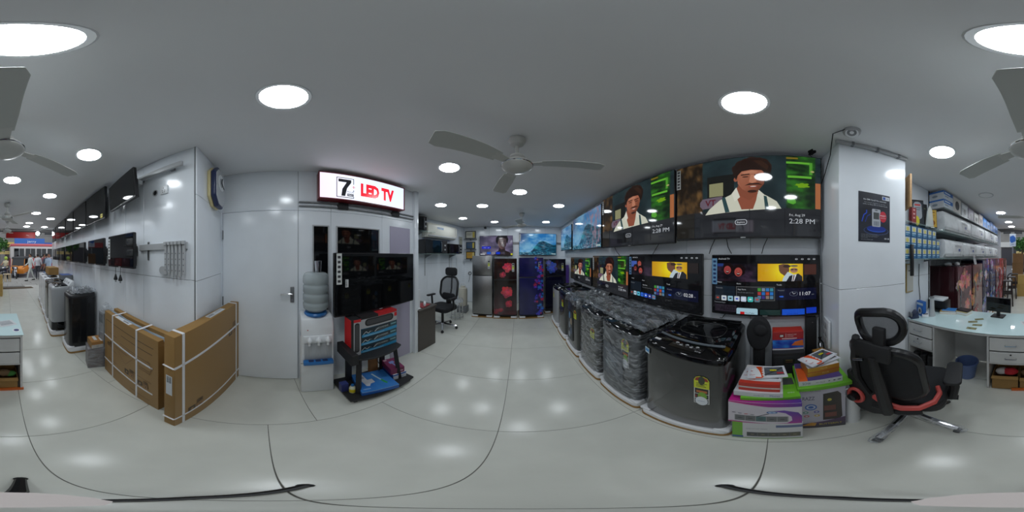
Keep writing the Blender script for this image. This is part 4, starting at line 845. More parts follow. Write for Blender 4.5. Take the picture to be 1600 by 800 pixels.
k = MB(); k.hoop([(0.05, 0.080), (0.085, 0.080), (0.085, 0.084), (0.05, 0.084)], 28, M=Matrix.Rotation(R(90), 4, 'X') @ Matrix.Translation((0, 0.05, 0))); k.build('hour_ring', M_white, t)
for (a, l) in ((70, 0.06), (-30, 0.085)): k = MB(); k.tube([(0, -0.086, 0.05), (l * math.cos(R(a)), -0.086, 0.05 + l * math.sin(R(a)))], 0.004, 6); k.build('hand', M_black, t)
# ================================================================== BOX PILE BESIDE THE MACHINES
def txtlines(q, u, v, w, n, c, st=0.05, hh=0.02):
    rs = random.Random(int(u * 1000 + v * 77))
    for i in range(n): q.rect(u, v + st * i, u + w * (0.6 + 0.4 * rs.random()), v + st * i + hh, c)
    return q
def stack_front_white(q):
    q.rect(0, 0, 1, 1, tri((206, 206, 208))).rect(0, 0, 0.15, 1, tri((112, 176, 50))).rect(0, 0.82, 0.16, 1, tri((60, 96, 150))).rect(0.62, 0.12, 1, 0.26, tri((96, 110, 146))).rect(0.21, 0.56, 0.97, 0.84, tri((92, 94, 96)))
    for i in range(5): q.rect(0.22 + 0.15 * i, 0.58, 0.355 + 0.15 * i, 0.82, tri((70 + 6 * i, 72 + 5 * i, 74))).ell(0.29 + 0.15 * i, 0.70, 0.03, 0.02, tri((150, 140, 110)), 10)
    q.text('GAS STOVE SERIES', 0.2, 0.36, 0.05, tri((130, 130, 136)), w=0.3); return q.rect(0, 0.93, 1, 1, tri((150, 176, 130)))
def stack_front_pink(q):
    q.rect(0, 0, 1, 1, tri((206, 200, 208)))
    q.poly([(0, 0), (1, 0), (1, 0.16), (0.55, 0.16), (0.2, 0.08), (0, 0.05)], [tri((190, 30, 130)), tri((90, 50, 150)), tri((84, 50, 150)), tri((150, 40, 140)), tri((190, 30, 130)), tri((190, 30, 130))])
    q.poly([(0.60, 1), (0.80, 0.97), (0.87, 0.82), (0.86, 0.62), (0.78, 0.44), (0.62, 0.34), (0.76, 0.30), (0.95, 0.42), (1, 0.6), (1, 1)], [tri(c) for c in ((190, 40, 140), (170, 44, 140), (130, 50, 150), (120, 60, 150), (110, 60, 160), (120, 70, 170), (100, 70, 165), (90, 56, 150), (90, 50, 150), (160, 40, 140))])
    q.rect(0.09, 0.60, 0.82, 0.90, tri((150, 150, 150)))
    for i in range(5): q.rect(0.10 + 0.143 * i, 0.62, 0.232 + 0.143 * i, 0.88, tri((104 - 10 * (i == 2) * 3, 106, 108))).ell(0.165 + 0.143 * i, 0.75, 0.035, 0.02, tri((60, 60, 64)), 12)
    for i, c in enumerate(((80, 80, 90), (90, 100, 110), (190, 60, 50), (110, 110, 116))): q.ell(0.08 + 0.085 * i, 0.50 + 0.015 * i, 0.03, 0.016, tri(c), 12)
    q.line([(0.40, 0.62), (0.56, 0.46)], 0.006, tri((50, 50, 60))).ell(0.60, 0.40, 0.075, 0.055, tri((70, 110, 170)), 20).ell(0.60, 0.40, 0.055, 0.038, tri((176, 196, 220)), 20).ell(0.60, 0.40, 0.02, 0.015, tri((60, 110, 180)), 12)
    return q.poly([(0, 1), (0, 0.95), (0.3, 0.96), (0.6, 1)], tri((180, 40, 130)))
x, y = FP(1140, 683); n = Vector((-0.999, 0.024)); ph = face(n.x, n.y)
cx = 0.749; cy = 0.0
bx0 = cx + 0.135
carton('appliance_box', 'white appliance box with green end at the bottom of the front pile', 'box', (bx0, cy), ph, 0.33, 0.27, 0.315, M_paper, front=stack_front_white, group='boxes piled by the machines')
carton('appliance_box', 'magenta and purple appliance box, second from the floor', 'box', (bx0 - 0.004, cy + 0.008), ph + R(-2), 0.345, 0.27, 0.285, M_paper, z=0.317, front=stack_front_pink, top=lambda q: q.poly([(0, 0), (1, 0), (1, 1), (0, 1)], [tri((186, 34, 130)), tri((90, 50, 150)), tri((84, 52, 150)), tri((190, 34, 130))]), group='boxes piled by the machines')
g = 'flat boxes on the left pile'
def green(q): return q.rect(0, 0, 1, 1, tri((112, 182, 44))).rect(0.74, 0.2, 0.97, 0.5, tri((70, 76, 74))).text('mini', 0.8, 0.85, 0.06, tri((200, 220, 190)))
carton('flat_box', 'green flat box lying on the magenta appliance box', 'box', (bx0 + 0.015, cy - 0.01), ph + R(3), 0.29, 0.26, 0.03, mat('green_card', rgb(104, 172, 40), 0.5), z=0.604, top=green, group=g)
def motog(q): return q.rect(0, 0, 1, 1, tri((200, 202, 206))).text('MOBILES', 0.42, 0.7, 0.2, tri((90, 90, 96)), w=0.2).text('Moosa', 0.74, 0.75, 0.42, tri((40, 100, 150)), w=0.2)
carton('flat_box', 'white slim box with blue lettering on the green flat box', 'box', (bx0 + 0.01, cy + 0.04), ph + R(-3), 0.24, 0.235, 0.045, M_paper, z=0.635, front=motog, top=lambda q: txtlines(q.rect(0, 0, 1, 1, tri((204, 206, 210))), 0.04, 0.3, 0.1, 6, tri((140, 140, 150))), group=g)
def redbox(q): return q.rect(0, 0, 1, 1, tri((186, 52, 36))).rect(0, 0.45, 1, 0.62, tri((206, 204, 198))).rect(0, 0.52, 0.8, 0.55, tri((120, 120, 120)))
def redtop(q): return q.rect(0, 0, 1, 1, tri((214, 212, 210))).rect(0.0, 0.86, 1, 1, tri((190, 56, 40)))
carton('flat_box', 'red-edged box with a white top on the left pile', 'box', (bx0 + 0.008, cy + 0.035), ph + R(-4), 0.205, 0.20, 0.075, mat('red_card', rgb(180, 48, 36), 0.5), z=0.681, front=redbox, top=redtop, side=lambda q: q.rect(0, 0, 1, 1, tri((200, 140, 50))), group=g)
def sachet(q):
    q.rect(0, 0, 1, 1, tri((206, 208, 214)))
    q.poly([(0.22, 0.0), (0.36, 0.0), (0.40, 0.1), (0.35, 0.2), (0.40, 0.3), (0.35, 0.4), (0.40, 0.5), (0.35, 0.6), (0.40, 0.7), (0.36, 0.8), (0.40, 0.92), (0.36, 1.0), (0.20, 1.0)], tri((222, 82, 30)))
    q.rect(0.40, 0.07, 0.96, 0.90, tri((226, 228, 232))).rect(0.43, 0.13, 0.93, 0.84, tri((84, 90, 96))).line([(0.43, 0.13), (0.93, 0.84)], 0.01, tri((140, 146, 150))).line([(0.43, 0.84), (0.93, 0.2)], 0.012, tri((50, 54, 58)))
    q.ell(0.66, 0.45, 0.10, 0.07, tri((214, 206, 30)), 18, wob=0.2).ell(0.63, 0.45, 0.02, 0.015, tri((60, 56, 20)), 8).ell(0.69, 0.45, 0.02, 0.015, tri((60, 56, 20)), 8).rect(0.74, 0.62, 0.92, 0.76, tri((170, 50, 56)))
    return q.ell(0.10, 0.45, 0.03, 0.03, tri((180, 40, 30)), 10).text('Clean', 0.05, 0.8, 0.09, tri((180, 40, 30)), w=0.13)
def packet(label, c, phi, z, w=0.21, d=0.125, tilt=0.0, seed=1, roll=0.0):
    t = thing('packet', label, 'packet', (c[0], c[1], z), phi, 'orange and white packets on the piles'); t.rotation_euler = (tilt, roll, phi)
    k = MB(); n = 10
    top = lambda u, v: 0.010 * math.sin(math.pi * min(max(u, 0), 1)) ** 0.5 * math.sin(math.pi * v) ** 0.5
    k.grid(lambda u, v: ((u - 0.5) * w, (v - 0.5) * d, top(u, v)), n, n); k.grid(lambda u, v: ((u - 0.5) * w, (0.5 - v) * d, -0.0008), n, n); k.build('pouch', M_paper, t, ang=70)
    q = sachet(Paint(w, d)); me = q.mesh('pouch_print')
    for v in me.vertices:
        u = v.co.x / w + 0.5; vv = v.co.z / d + 0.5; v.co.y = -(top(min(max(u, 0), 1), min(max(vv, 0), 1)) + 0.0045) + v.co.y * 0.3
    link('pouch_print', me, PRINT, t, (0, 0, 0), (R(-90), 0, 0))
    return t
packet('lower orange and white packet on the left pile', (bx0 + 0.004, cy + 0.03), ph + R(-6), 0.7575, seed=1)
packet('upper orange and white packet on the left pile', (bx0 + 0.01, cy + 0.005), ph + R(6), 0.7745, seed=2)
# right pile
n2 = Vector((-0.965, 0.26)).normalized(); A = Vector(FP(1248, 669)); B = Vector(FP(1322, 663)); d = (B - A).normalized(); n2 = Vector((d.y, -d.x)); n2 = n2 if n2.dot(-A) > 0 else -n2; ph2 = face(n2.x, n2.y); W2 = (B - A).length; c2 = (A + B) / 2 - n2 * 0.13
def toaster(q):
    q.rect(0, 0, 1, 1, tri((186, 184, 196))).text('CUSTOMER MAXX', 0.05, 0.07, 0.03, tri((110, 90, 110)), w=0.4).text('RAZZ', 0.06, 0.235, 0.075, tri((84, 82, 110)), w=0.26, bold=0.01)
    q.ell(0.24, 0.40, 0.13, 0.075, tri((66, 106, 180)), 20).ell(0.24, 0.40, 0.10, 0.05, tri((186, 196, 214)), 20).ell(0.24, 0.40, 0.06, 0.03, tri((66, 106, 180)), 16)
    for (u, v, c) in ((0.13, 0.53, (90, 150, 130)), (0.36, 0.52, (90, 90, 170)), (0.15, 0.63, (190, 90, 90)), (0.37, 0.62, (196, 170, 60))): q.ell(u, v, 0.06, 0.03, tri(c), 14).ell(u, v, 0.03, 0.014, tri((206, 206, 216)), 10)
    q.poly([(0.50, 0.12), (0.82, 0.09), (0.90, 0.15), (0.93, 0.70), (0.86, 0.76), (0.50, 0.76)], [tri(c) for c in ((48, 46, 42), (74, 68, 62), (70, 64, 60), (60, 54, 50), (58, 50, 46), (52, 40, 36))])
    q.rect(0.52, 0.38, 0.78, 0.50, tri((110, 66, 58))).rect(0.54, 0.56, 0.80, 0.68, tri((120, 70, 60))).rect(0.55, 0.14, 0.74, 0.32, tri((58, 56, 50))).ell(0.64, 0.25, 0.05, 0.03, tri((200, 190, 70)), 12)
    q.poly([(0, 1), (0, 0.86), (0.5, 0.80), (1, 0.72), (1, 1)], [tri(c) for c in ((60, 60, 66), (70, 54, 84), (90, 60, 110), (90, 66, 100), (56, 58, 64))])
    return q.poly([(0.02, 0.92), (0.25, 0.82), (0.36, 0.84), (0.33, 0.93)], tri((206, 150, 60))).text('BUTTERFLY', 0.42, 0.91, 0.05, tri((206, 190, 60)), w=0.5)
carton('appliance_box', 'tall mauve appliance box with an oven picture under the right pile', 'box', c2, ph2, W2 * 0.97, 0.26, 0.62, mat('mauve_card', rgb(176, 174, 188), 0.55), front=toaster, top=lambda q: q.rect(0, 0, 1, 1, tri((150, 148, 160))), group='boxes piled by the machines')
u2 = Vector((math.cos(ph2), math.sin(ph2)))
carton('flat_box', 'bright green flat box on the tall mauve box', 'box', c2 + u2 * 0.0 + n2 * 0.01, ph2 + R(5), 0.31, 0.29, 0.035, mat('green_card', rgb(104, 172, 40), 0.5), z=0.622, group='flat boxes on the right pile')
def dowd(q): return q.rect(0, 0, 1, 1, tri((206, 206, 210))).text('SOW', 0.08, 0.75, 0.5, tri((40, 60, 100)), w=0.18).text('MY PLUS', 0.38, 0.66, 0.28, tri((120, 120, 126)), w=0.2).ell(0.68, 0.5, 0.025, 0.08, tri((50, 50, 56)), 10).ell(0.80, 0.5, 0.03, 0.1, tri((50, 50, 56)), 10).ell(0.92, 0.5, 0.05, 0.09, tri((50, 50, 56)), 10)
carton('flat_box', 'white slim box with dark lettering on the bright green box', 'box', c2 - u2 * 0.02 + n2 * 0.02, ph2 + R(6), 0.25, 0.22, 0.05, M_paper, z=0.658, front=dowd, top=lambda q: q.rect(0, 0, 1, 1, tri((76, 64, 120))).rect(0, 0.3, 0.2, 1, tri((214, 96, 40))), group='flat boxes on the right pile')
def goldf(q): return q.poly([(0, 0), (1, 0), (1, 1), (0, 1)], [tri((206, 160, 40)), tri((176, 120, 40)), tri((160, 110, 40)), tri((190, 140, 40))]).rect(0, 0.47, 1, 0.53, tri((170, 50, 40))).text('PLUS', 0.4, 0.30, 0.16, tri((216, 190, 120)), w=0.2).text('PLUS', 0.45, 0.82, 0.16, tri((216, 190, 120)), w=0.2)
carton('flat_box', 'golden yellow box beneath the tilted packets', 'box', c2 + u2 * 0.0 + n2 * 0.005, ph2 + R(12), 0.20, 0.15, 0.085, mat('gold_card', rgb(190, 140, 44), 0.4), z=0.709, front=goldf, left=lambda q: q.rect(0, 0, 1, 1, tri((196, 130, 60))), top=lambda q: q.rect(0, 0, 1, 1, tri((200, 196, 196))).rect(0, 0, 1, 0.2, tri((180, 46, 50))), group='flat boxes on the right pile')
packet('lower tilted packet on the golden box', c2 + u2 * 0.015 + n2 * 0.0, ph2 + R(24), 0.802, 0.2, 0.13, R(-4), 3)
packet('topmost tilted packet on the golden box', c2 - u2 * 0.01 + n2 * 0.01, ph2 + R(34), 0.826, 0.21, 0.14, R(-6), 4, roll=R(-3))
# small carton, white boxes and pipe behind the pile by the pillar
carton('small_carton', 'small open brown carton on the white box by the pillar', 'carton', (1.172, -0.39), R(-80), 0.10, 0.09, 0.075, z=0.662, top=lambda q: q.rect(0, 0, 1, 1, tri((186, 136, 66))).line([(0, 0.5), (1, 0.5)], 0.004, tri((110, 76, 40))))
carton('white_box', 'plain white box behind the right pile next to the pillar', 'box', (1.172, -0.39), R(-84), 0.11, 0.11, 0.66, M_paper)
t = thing('pvc_pipe', 'white plastic pipe offcut standing by the pillar foot', 'pipe', (*FP(1331, 655), 0))
k = MB(); k.lathe([(0.052, 0), (0.052, 0.42), (0.058, 0.43), (0.058, 0.45), (0.048, 0.45), (0.048, 0.02)], 24); k.build('pipe_wall', M_white, t); k = MB(); k.lathe([(0.001, 0.03), (0.047, 0.03)], 20); k.build('pipe_floor', M_cardd, t)
# black folded stand fan cover, speaker, colour box, pedestal post
c = (1.21, 0.066); t = thing('black_round_headed_stand', 'black round-headed stand between the graphite machine and the speaker', 'stand', (c[0], c[1], 0), WR.phi)
k = MB(); k.lathe([(0.08, 0), (0.08, 0.015), (0.03, 0.03)], 24); k.build('foot', M_blackm, t); k = MB(); k.box(-0.042, 0.042, -0.03, 0.03, 0.02, 0.82); k.build('stem', M_blackm, t, bev=0.01)
k = MB(); k.prism([(0.09 * math.cos(a) * (1 + 0.04 * math.sin(3 * a)), 0.93 + 0.15 * math.sin(a)) for a in np.linspace(0, 2 * math.pi, 28, endpoint=False)], -0.045, 0.03, 'y'); hd = k.build('head_cover', M_blackfab, t, bev=0.02, seg=4)
k = MB(); k.ball((0.015, -0.05, 0.98), 0.05, 0.02, 0.05); k.build('fold', M_blackfab, hd)
c = (1.21, -0.145); t = thing('speaker_cabinet', 'black speaker cabinet standing under the 11:07 menu TV', 'speaker', (c[0], c[1], 0), WR.phi + R(2))
k = MB(); k.box(-0.115, 0.115, -0.10, 0.10, 0, 0.79); k.build('cabinet', M_blackm, t, bev=0.008); k = MB(); k.box(-0.10, 0.10, -0.104, -0.099, 0.03, 0.76); k.build('grille', M_blackfab, t, bev=0.003)
k = Paint(0.08, 0.05); k.rect(0, 0, 1, 1, tri((30, 30, 31))).rect(0.2, 0.2, 0.8, 0.3, tri((130, 110, 70))).rect(0.2, 0.6, 0.8, 0.7, tri((120, 60, 50))); k.build('nameplate', PRINT, t, (0.0, -0.106, 0.71))
def colour(q):
    q.rect(0, 0, 1, 1, tri((160, 40, 44))).raster(lambda U, V: mix3((24, 40, 150), (60, 150, 220), np.clip(fbm(U, V, 5, 4) * 1.6 - 0.3, 0, 1)), 16, 8, 0, 0.42, 1, 0.9)
    q.poly([(0.6, 0.75), (0.72, 0.55), (0.98, 0.45), (1, 0.8)], tri((216, 110, 50))).rect(0.22, 0.12, 0.36, 0.28, tri((30, 24, 26))).rect(0.24, 0.15, 0.34, 0.25, tri((210, 206, 206))).rect(0.42, 0.08, 0.43, 0.3, tri((220, 216, 216))).text('SIGNATURE', 0.47, 0.17, 0.055, tri((226, 210, 210)), w=0.3).text('SOUND', 0.47, 0.26, 0.05, tri((226, 210, 210)), w=0.2).rect(0.3, 0.33, 0.78, 0.37, tri((214, 206, 206)))
    return q.rect(0, 0.92, 1, 1, tri((206, 206, 212)))
carton('colour_box', 'red and blue printed box standing on the speaker cabinet', 'box', (c[0], c[1]), WR.phi + R(2), 0.225, 0.10, 0.17, mat('red_card', rgb(180, 48, 36), 0.5), z=0.792, front=colour)
t = thing('black_post', 'black square post under the right edge of the 11:07 menu TV', 'post', (1.285, -0.345, 0), WR.phi)
k = MB(); k.box(-0.045, 0.045, -0.025, 0.025, 0.02, 1.03); k.build('post_tube', M_blackm, t, bev=0.004); k = MB(); k.box(-0.08, 0.08, -0.04, 0.04, 0, 0.02); k.build('foot_plate', M_blackm, t, bev=0.003); k = MB(); k.cyl((0.01, -0.025, 0.99), (0.01, -0.03, 0.99), 0.006); k.build('screw', M_chrome, t)
# socket board and cables at the pillar side
ps = Plane2(PR[0], PR[1]); phs = face(0.09, 0.995); t = thing('socket_board', 'white switch board with sockets on the narrow pillar side', 'switch board', (1.20, -0.464, 0.90), phs)
k = MB(); k.box(-0.07, 0.07, -0.02, 0, -0.13, 0.13); k.build('board', M_white, t, bev=0.004)
for i in range(3):
    for j in range(2): k = MB(); k.box(-0.055 + 0.058 * j, -0.007 + 0.058 * j, -0.026, -0.02, -0.105 + 0.075 * i, -0.045 + 0.075 * i); k.build('socket', M_lgrey, t, bev=0.003)
for i, (x, lab) in enumerate(((1.33, 'black cable bundle hanging down the pillar corner'), (1.30, 'grey cable hanging beside the black bundle'))):
    pts = [(x - 0.01 * i + 0.012 * math.sin(3.1 * z + i), -0.435 + 0.012 * i + 0.006 * math.cos(4 * z), z) for z in np.linspace(0.75, 2.45, 16)]
    k = MB(); k.tube(pts, 0.010 - 0.004 * i, 6); tag(k.build('hanging_cable', (M_cable, M_grey)[i]), lab, 'cable')
k = MB(); k.tube([(1.31, -0.42, 0.80), (1.25, -0.44, 0.77), (1.20, -0.43, 0.74), (1.23, -0.41, 0.70), (1.30, -0.42, 0.73), (1.28, -0.43, 0.82)], 0.007, 6); tag(k.build('coiled_cable', M_cable), 'coil of dark cable under the switch board', 'cable')
# cables drooping under the lit TVs
for i, (px, z0, z1) in enumerate(((1135, 1.04, 0.98), (1060, 1.0, 0.96), (1040, 1.0, 0.95), (955, 0.98, 0.955), (1118, 1.69, 1.57), (1135, 1.69, 1.57), (1200, 1.69, 1.57), (960, 1.67, 1.56), (1030, 1.67, 1.57))):
    a = WR.at(px, 0.02); b = WR.at(px + (8 if i % 2 else -10), 0.012); up = i >= 4
    pts = [(a.x, a.y, z0 + (0.02 if up else 0.0)), ((a.x + b.x) / 2, (a.y + b.y) / 2 + 0.01, (z0 + z1) / 2 - (0.0 if up else 0.03)), (b.x, b.y, z1)]
    k = MB(); k.tube(pts, 0.0035, 5); tag(k.build('tv_lead', M_cable), ('thin black lead drooping under the 11:07 menu TV', 'thin black lead nearest the corner under the 02:28 menu TV', 'thin black lead under the middle of the 02:28 menu TV', 'thin black lead under the lower TV with the man', 'slanting lead left of the 11:07 menu TV top', 'lead above the left part of the 11:07 menu TV', 'lead above the middle of the 11:07 menu TV', 'lead between the two TVs showing the man', 'lead above the 02:28 menu TV')[i], 'cable', ('leads under the lower lit TVs', 'leads between the TV rows')[up])
# ================================================================== PILLAR FITTINGS
pp = Plane2(PR[1], PR[2]); a, b = pp.at(1341), pp.at(1390); c = (a + b) / 2; w = (b - a).length; zt = zat(298, a.length); zb = zat(378, c.length)
t = thing('poster', 'dark blue poster of a card machine taped on the pillar', 'poster', (c.x, c.y, (zt + zb) / 2), pp.phi); hh = zt - zb
k = MB(); k.box(-w / 2, w / 2, -0.0022, -0.0006, -hh / 2, hh / 2); k.build('sheet', M_paper, t, smooth=False)
q = Paint(w, hh); q.raster(lambda U, V: mix3((26, 28, 36), (48, 52, 66), fbm(U, V, 4, 2)), 12, 16)
q.rect(0.74, 0.035, 0.98, 0.115, tri((206, 210, 216))).rect(0.76, 0.045, 0.85, 0.105, tri((40, 80, 160))).text('SBI', 0.87, 0.09, 0.03, tri((70, 90, 130)))
q.text('No EMI Card? No worries!', 0.15, 0.17, 0.030, tri((214, 218, 224)), w=0.72, bold=0.008).text('Get instant eligibility in just few', 0.17, 0.225, 0.02, tri((160, 164, 172)), w=0.68).text('clicks via Easy EMI on Debit Cards', 0.13, 0.265, 0.022, tri((190, 194, 200)), w=0.78)
for s in (0.10, 0.62): q.line([(s, 0.62), (s + 0.06, 0.48), (s + 0.14, 0.44), (s + 0.14, 0.38)], 0.008, tri((40, 80, 200))).line([(s + 0.1, 0.62), (s + 0.16, 0.5), (s + 0.26, 0.46)], 0.005, tri((36, 64, 160)))
q.ell(0.55, 0.78, 0.40, 0.085, tri((70, 84, 120)), 32).ell(0.55, 0.775, 0.38, 0.075, tri((22, 30, 60)), 32).ell(0.55, 0.75, 0.30, 0.06, tri((40, 90, 200)), 28).ell(0.55, 0.735, 0.30, 0.055, tri((24, 50, 140)), 28)
q.poly(rr_uv(0.54, 0.52, 0.27, 0.36, w, hh, 0.12), tri((176, 180, 188))).rect(0.45, 0.41, 0.63, 0.55, tri((74, 78, 78))).rect(0.45, 0.59, 0.63, 0.68, tri((140, 146, 156))).rect(0.535, 0.59, 0.545, 0.68, tri((100, 104, 112))).ell(0.54, 0.365, 0.05, 0.012, tri((90, 94, 100)), 12)
q.ell(0.76, 0.485, 0.115, 0.115, tri((196, 40, 60)), 24).text('FREE*', 0.66, 0.48, 0.032, tri((236, 220, 222)), w=0.2).text('DOWN PAYMENT', 0.67, 0.52, 0.016, tri((236, 220, 222)), w=0.18)
for i in range(4): q.text('Swipe your card for easy monthly instalments', 0.07, 0.865 + 0.022 * i, 0.012, tri((170, 174, 180)), w=(0.5, 0.55, 0.5, 0.2)[i])
q.text('terms and conditions apply', 0.07, 0.965, 0.014, tri((190, 194, 200)), w=0.36).rect(0.80, 0.915, 0.88, 0.945, tri((170, 174, 182))).rect(0.91, 0.915, 0.96, 0.945, tri((190, 194, 200)))
q.build('poster_print', PRINT, t, (0, -0.0024, 0))
# dome camera and its cable, conduit
x, y = FP(1331, 205, ZC); t = thing('dome_camera', 'white dome security camera on the ceiling by the pillar', 'security camera', (x, y, ZC))
k = MB(); k.lathe([(0.001, 0), (0.058, 0), (0.055, -0.02), (0.046, -0.034), (0.001, -0.036)], 26); k.build('mount_ring', M_lgrey, t)
v = Vector((-x, -y, -0.45)).normalized(); M = Matrix.Translation((0, 0, -0.034)) @ v.to_track_quat('Z', 'Y').to_matrix().to_4x4()
k = MB(); k.lathe([(0.001, -0.02), (0.036, -0.015), (0.042, 0.008), (0.040, 0.03), (0.032, 0.038)], 22, M=M); ey = k.build('eyeball', M_white, t); k = MB(); k.lathe([(0.033, 0.036), (0.026, 0.040), (0.001, 0.036)], 20, M=M); k.build('lens', M_grey, ey)
k = MB(); k.tube([(x - 0.03, y + 0.04, ZC - 0.012), (x + 0.06, y + 0.10, ZC - 0.02), (1.12, -0.45, ZC - 0.10), (1.22, -0.443, ZC - 0.25), (1.33, -0.43, ZC - 0.36)], 0.004, 6); tag(k.build('camera_cable', M_cable), 'black cable from the dome camera to the pillar corner', 'cable')
a = Vector(PR[1]); b = Vector(PR[2]); m = (a + b) / 2 + pp.n * 0.018; L = (b - a).length
t = thing('conduit', 'pale cable conduit along the top of the pillar', 'conduit', (m.x, m.y, ZC - 0.018), pp.phi); k = MB(); k.box(-L / 2 - 0.03, L / 2, -0.014, 0.014, -0.014, 0.016); k.build('duct', M_lgrey, t, bev=0.003)
for i in range(3): k = MB(); k.box(-0.2 + 0.2 * i - 0.01, -0.19 + 0.2 * i, -0.018, 0.016, -0.018, 0.018); k.build('clip', M_grey, t, smooth=False)
x, y = FP(1268, 238, ZC); t = thing('ceiling_gap', 'broken black hole in the ceiling with loose wire near the pillar', 'hole', (x, y, ZC)); k = MB(); k.prism([(0.05 * math.cos(a) * (1 + 0.3 * math.sin(5 * a)), 0.03 * math.sin(a) * (1 + 0.3 * math.cos(3 * a))) for a in np.linspace(0, 6.1, 12)], -0.004, -0.0005); k.build('torn_edge', M_blackm, t); k = MB(); k.tube([(-0.03, 0, 0), (-0.025, 0.01, -0.04), (0.0, 0.02, -0.035), (0.06, -0.02, -0.01)], 0.003, 5); k.build('loose_wire', M_cable, t)
# plywood board sticking out behind the pillar
c = pp.at(1421, -0.02); c = Vector((1.0, -1.135)); t = thing('plywood_flap', 'plywood board end sticking out high behind the pillar', 'board', (c.x, c.y, 2.13), R(-28)); k = MB(); k.box(-0.115, 0.06, -0.009, 0.009, -0.14, 0.2); k.build('board', M_wood, t, bev=0.001, seg=1); k = MB(); k.box(0.05, 0.13, -0.006, 0.03, -0.02, 0.06); k.build('bracket', M_grey, t)
# ================================================================== WATER DISPENSER, SIGN, TV STAND
a = Vector(FP(470, 613)); b = Vector(FP(522, 609)); d = (b - a).normalized(); n = Vector((d.y, -d.x)); n = n if n.dot(-a) > 0 else -n; dw = (b - a).length; dd = 0.25
c = (a + b) / 2 - n * dd / 2; t = thing('water_dispenser', 'white water dispenser with blue drip tray beside the door', 'water dispenser', (c.x, c.y, 0), face(n.x, n.y))
w = dw; k = MB(); prof = [(-dd / 2, 0.03), (dd / 2, 0.0), (dd / 2, 0.96), (dd / 2 - 0.02, 0.985), (-dd / 2 + 0.06, 0.985), (-dd / 2 + 0.02, 0.955), (-dd / 2, 0.90), (-dd / 2, 0.02)]
prof = [(-dd / 2, 0.0), (dd / 2, 0.0), (dd / 2, 0.96), (dd / 2 - 0.02, 0.985), (-dd / 2 + 0.08, 0.985), (-dd / 2 + 0.03, 0.965), (-dd / 2 + 0.004, 0.90), (-dd / 2, 0.80)]
k.prism(prof, -w / 2, w / 2, 'x'); k.build('cabinet', M_white, t, bev=0.014, seg=3)
k = MB(); k.box(-w / 2 + 0.03, w / 2 - 0.02, -dd / 2 - 0.006, -dd / 2 + 0.004, 0.515, 0.71); k.build('tap_recess', mat('recess_grey', rgb(168, 172, 176), 0.35), t, bev=0.003)
k = MB(); k.box(-w / 2 + 0.02, w / 2 - 0.015, -dd / 2 - 0.055, -dd / 2, 0.47, 0.515); tr = k.build('drip_tray', mat('blue_plastic', rgb(40, 110, 176), 0.3), t, bev=0.008)
for x in (-0.06, 0.0, 0.06): k = MB(); k.box(x - 0.022, x + 0.022, -dd / 2 - 0.048, -dd / 2 - 0.012, 0.513, 0.517); k.build('tray_grid', mat('navy_plastic', rgb(38, 48, 84), 0.3), tr, smooth=False)
k = MB(); k.box(-w / 2 + 0.02, w / 2 - 0.02, -dd / 2 - 0.012, -dd / 2 + 0.002, 0.72, 0.80); k.build('tap_panel', M_white, t, bev=0.006)
for i, x in enumerate((-0.075, 0.005, 0.085)):
    k = MB(); k.lathe([(0.02, 0), (0.026, 0.012), (0.024, 0.028), (0.010, 0.05), (0.004, 0.055)], 14, (x, -dd / 2 - 0.03, 0.742)); tp = k.build('tap', M_white, t); k = MB(); k.cyl((x, -dd / 2 - 0.03, 0.705), (x, -dd / 2 - 0.03, 0.745), 0.011, n=10); k.build('spout', M_white, tp)
    for s in (-0.013, 0.013): k = MB(); k.box(x + s - 0.002, x + s + 0.002, -dd / 2 - 0.0085, -dd / 2 - 0.005, 0.56, 0.68); k.build('recess_rib', M_lgrey, t, smooth=False)
k = MB(); k.box(-w / 2, w / 2, -dd / 2 - 0.002, -dd / 2 + 0.002, 0.46, 0.466); k.build('seam', M_grey, t, smooth=False)
k = MB(); k.cyl((-w / 2 + 0.06, -dd / 2 - 0.001, 0.86), (-w / 2 + 0.06, -dd / 2 + 0.01, 0.86), 0.005, n=8); k.build('indicator', M_red, t)
k = Paint(0.06, 0.05); k.rect(0, 0, 1, 1, tri((40, 110, 170))); k.build('sticker', PRINT, t, (-w / 2 - 0.0008, -0.05, 0.79), (0, 0, R(-90)))
k = MB(); k.lathe([(0.105, 0.983), (0.11, 1.0), (0.1, 1.012)], 24, (0, 0.0, 0)); k.build('bottle_collar', mat('blue_plastic', rgb(40, 110, 176), 0.3), t)
t = thing('water_bottle', 'clear ribbed water bottle upside down on the dispenser', 'bottle', (c.x, c.y, 1.008), face(n.x, n.y))
pr = [(0.06, 0.004), (0.095, 0.02), (0.118, 0.045), (0.122, 0.08)]
for i in range(3): z = 0.09 + 0.085 * i; pr += [(0.122, z), (0.114, z + 0.012), (0.114, z + 0.022), (0.122, z + 0.034), (0.122, z + 0.075)]
pr += [(0.12, 0.35), (0.11, 0.375), (0.09, 0.388), (0.03, 0.39)]
k = MB(); k.lathe(pr, 28); k.build('bottle_shell', mat('bottle_plastic', rgb(196, 206, 208), 0.1, alpha=0.55), t)
k = MB(); k.lathe([(0.001, 0.006)] + [(r * 0.96, z) for r, z in pr if z < 0.27] + [(0.11, 0.27), (0.001, 0.27)], 24); k.build('water', mat('water', rgb(150, 168, 172), 0.05, alpha=0.45), t)
k = MB(); k.lathe([(0.028, 0.0), (0.034, 0.105), (0.031, 0.105), (0.026, 0.004), (0.001, 0.004)], 20); t2 = thing('steel_tumbler', 'steel tumbler standing upside down on the water bottle', 'tumbler', (c.x + 0.01, c.y + 0.02, 1.399)); k.build('cup_wall', M_chrome, t2); k = MB(); k.lathe([(0.030, 0.0), (0.030, 0.004), (0.001, 0.004)], 18); k.build('cup_base', M_chrome, t2)
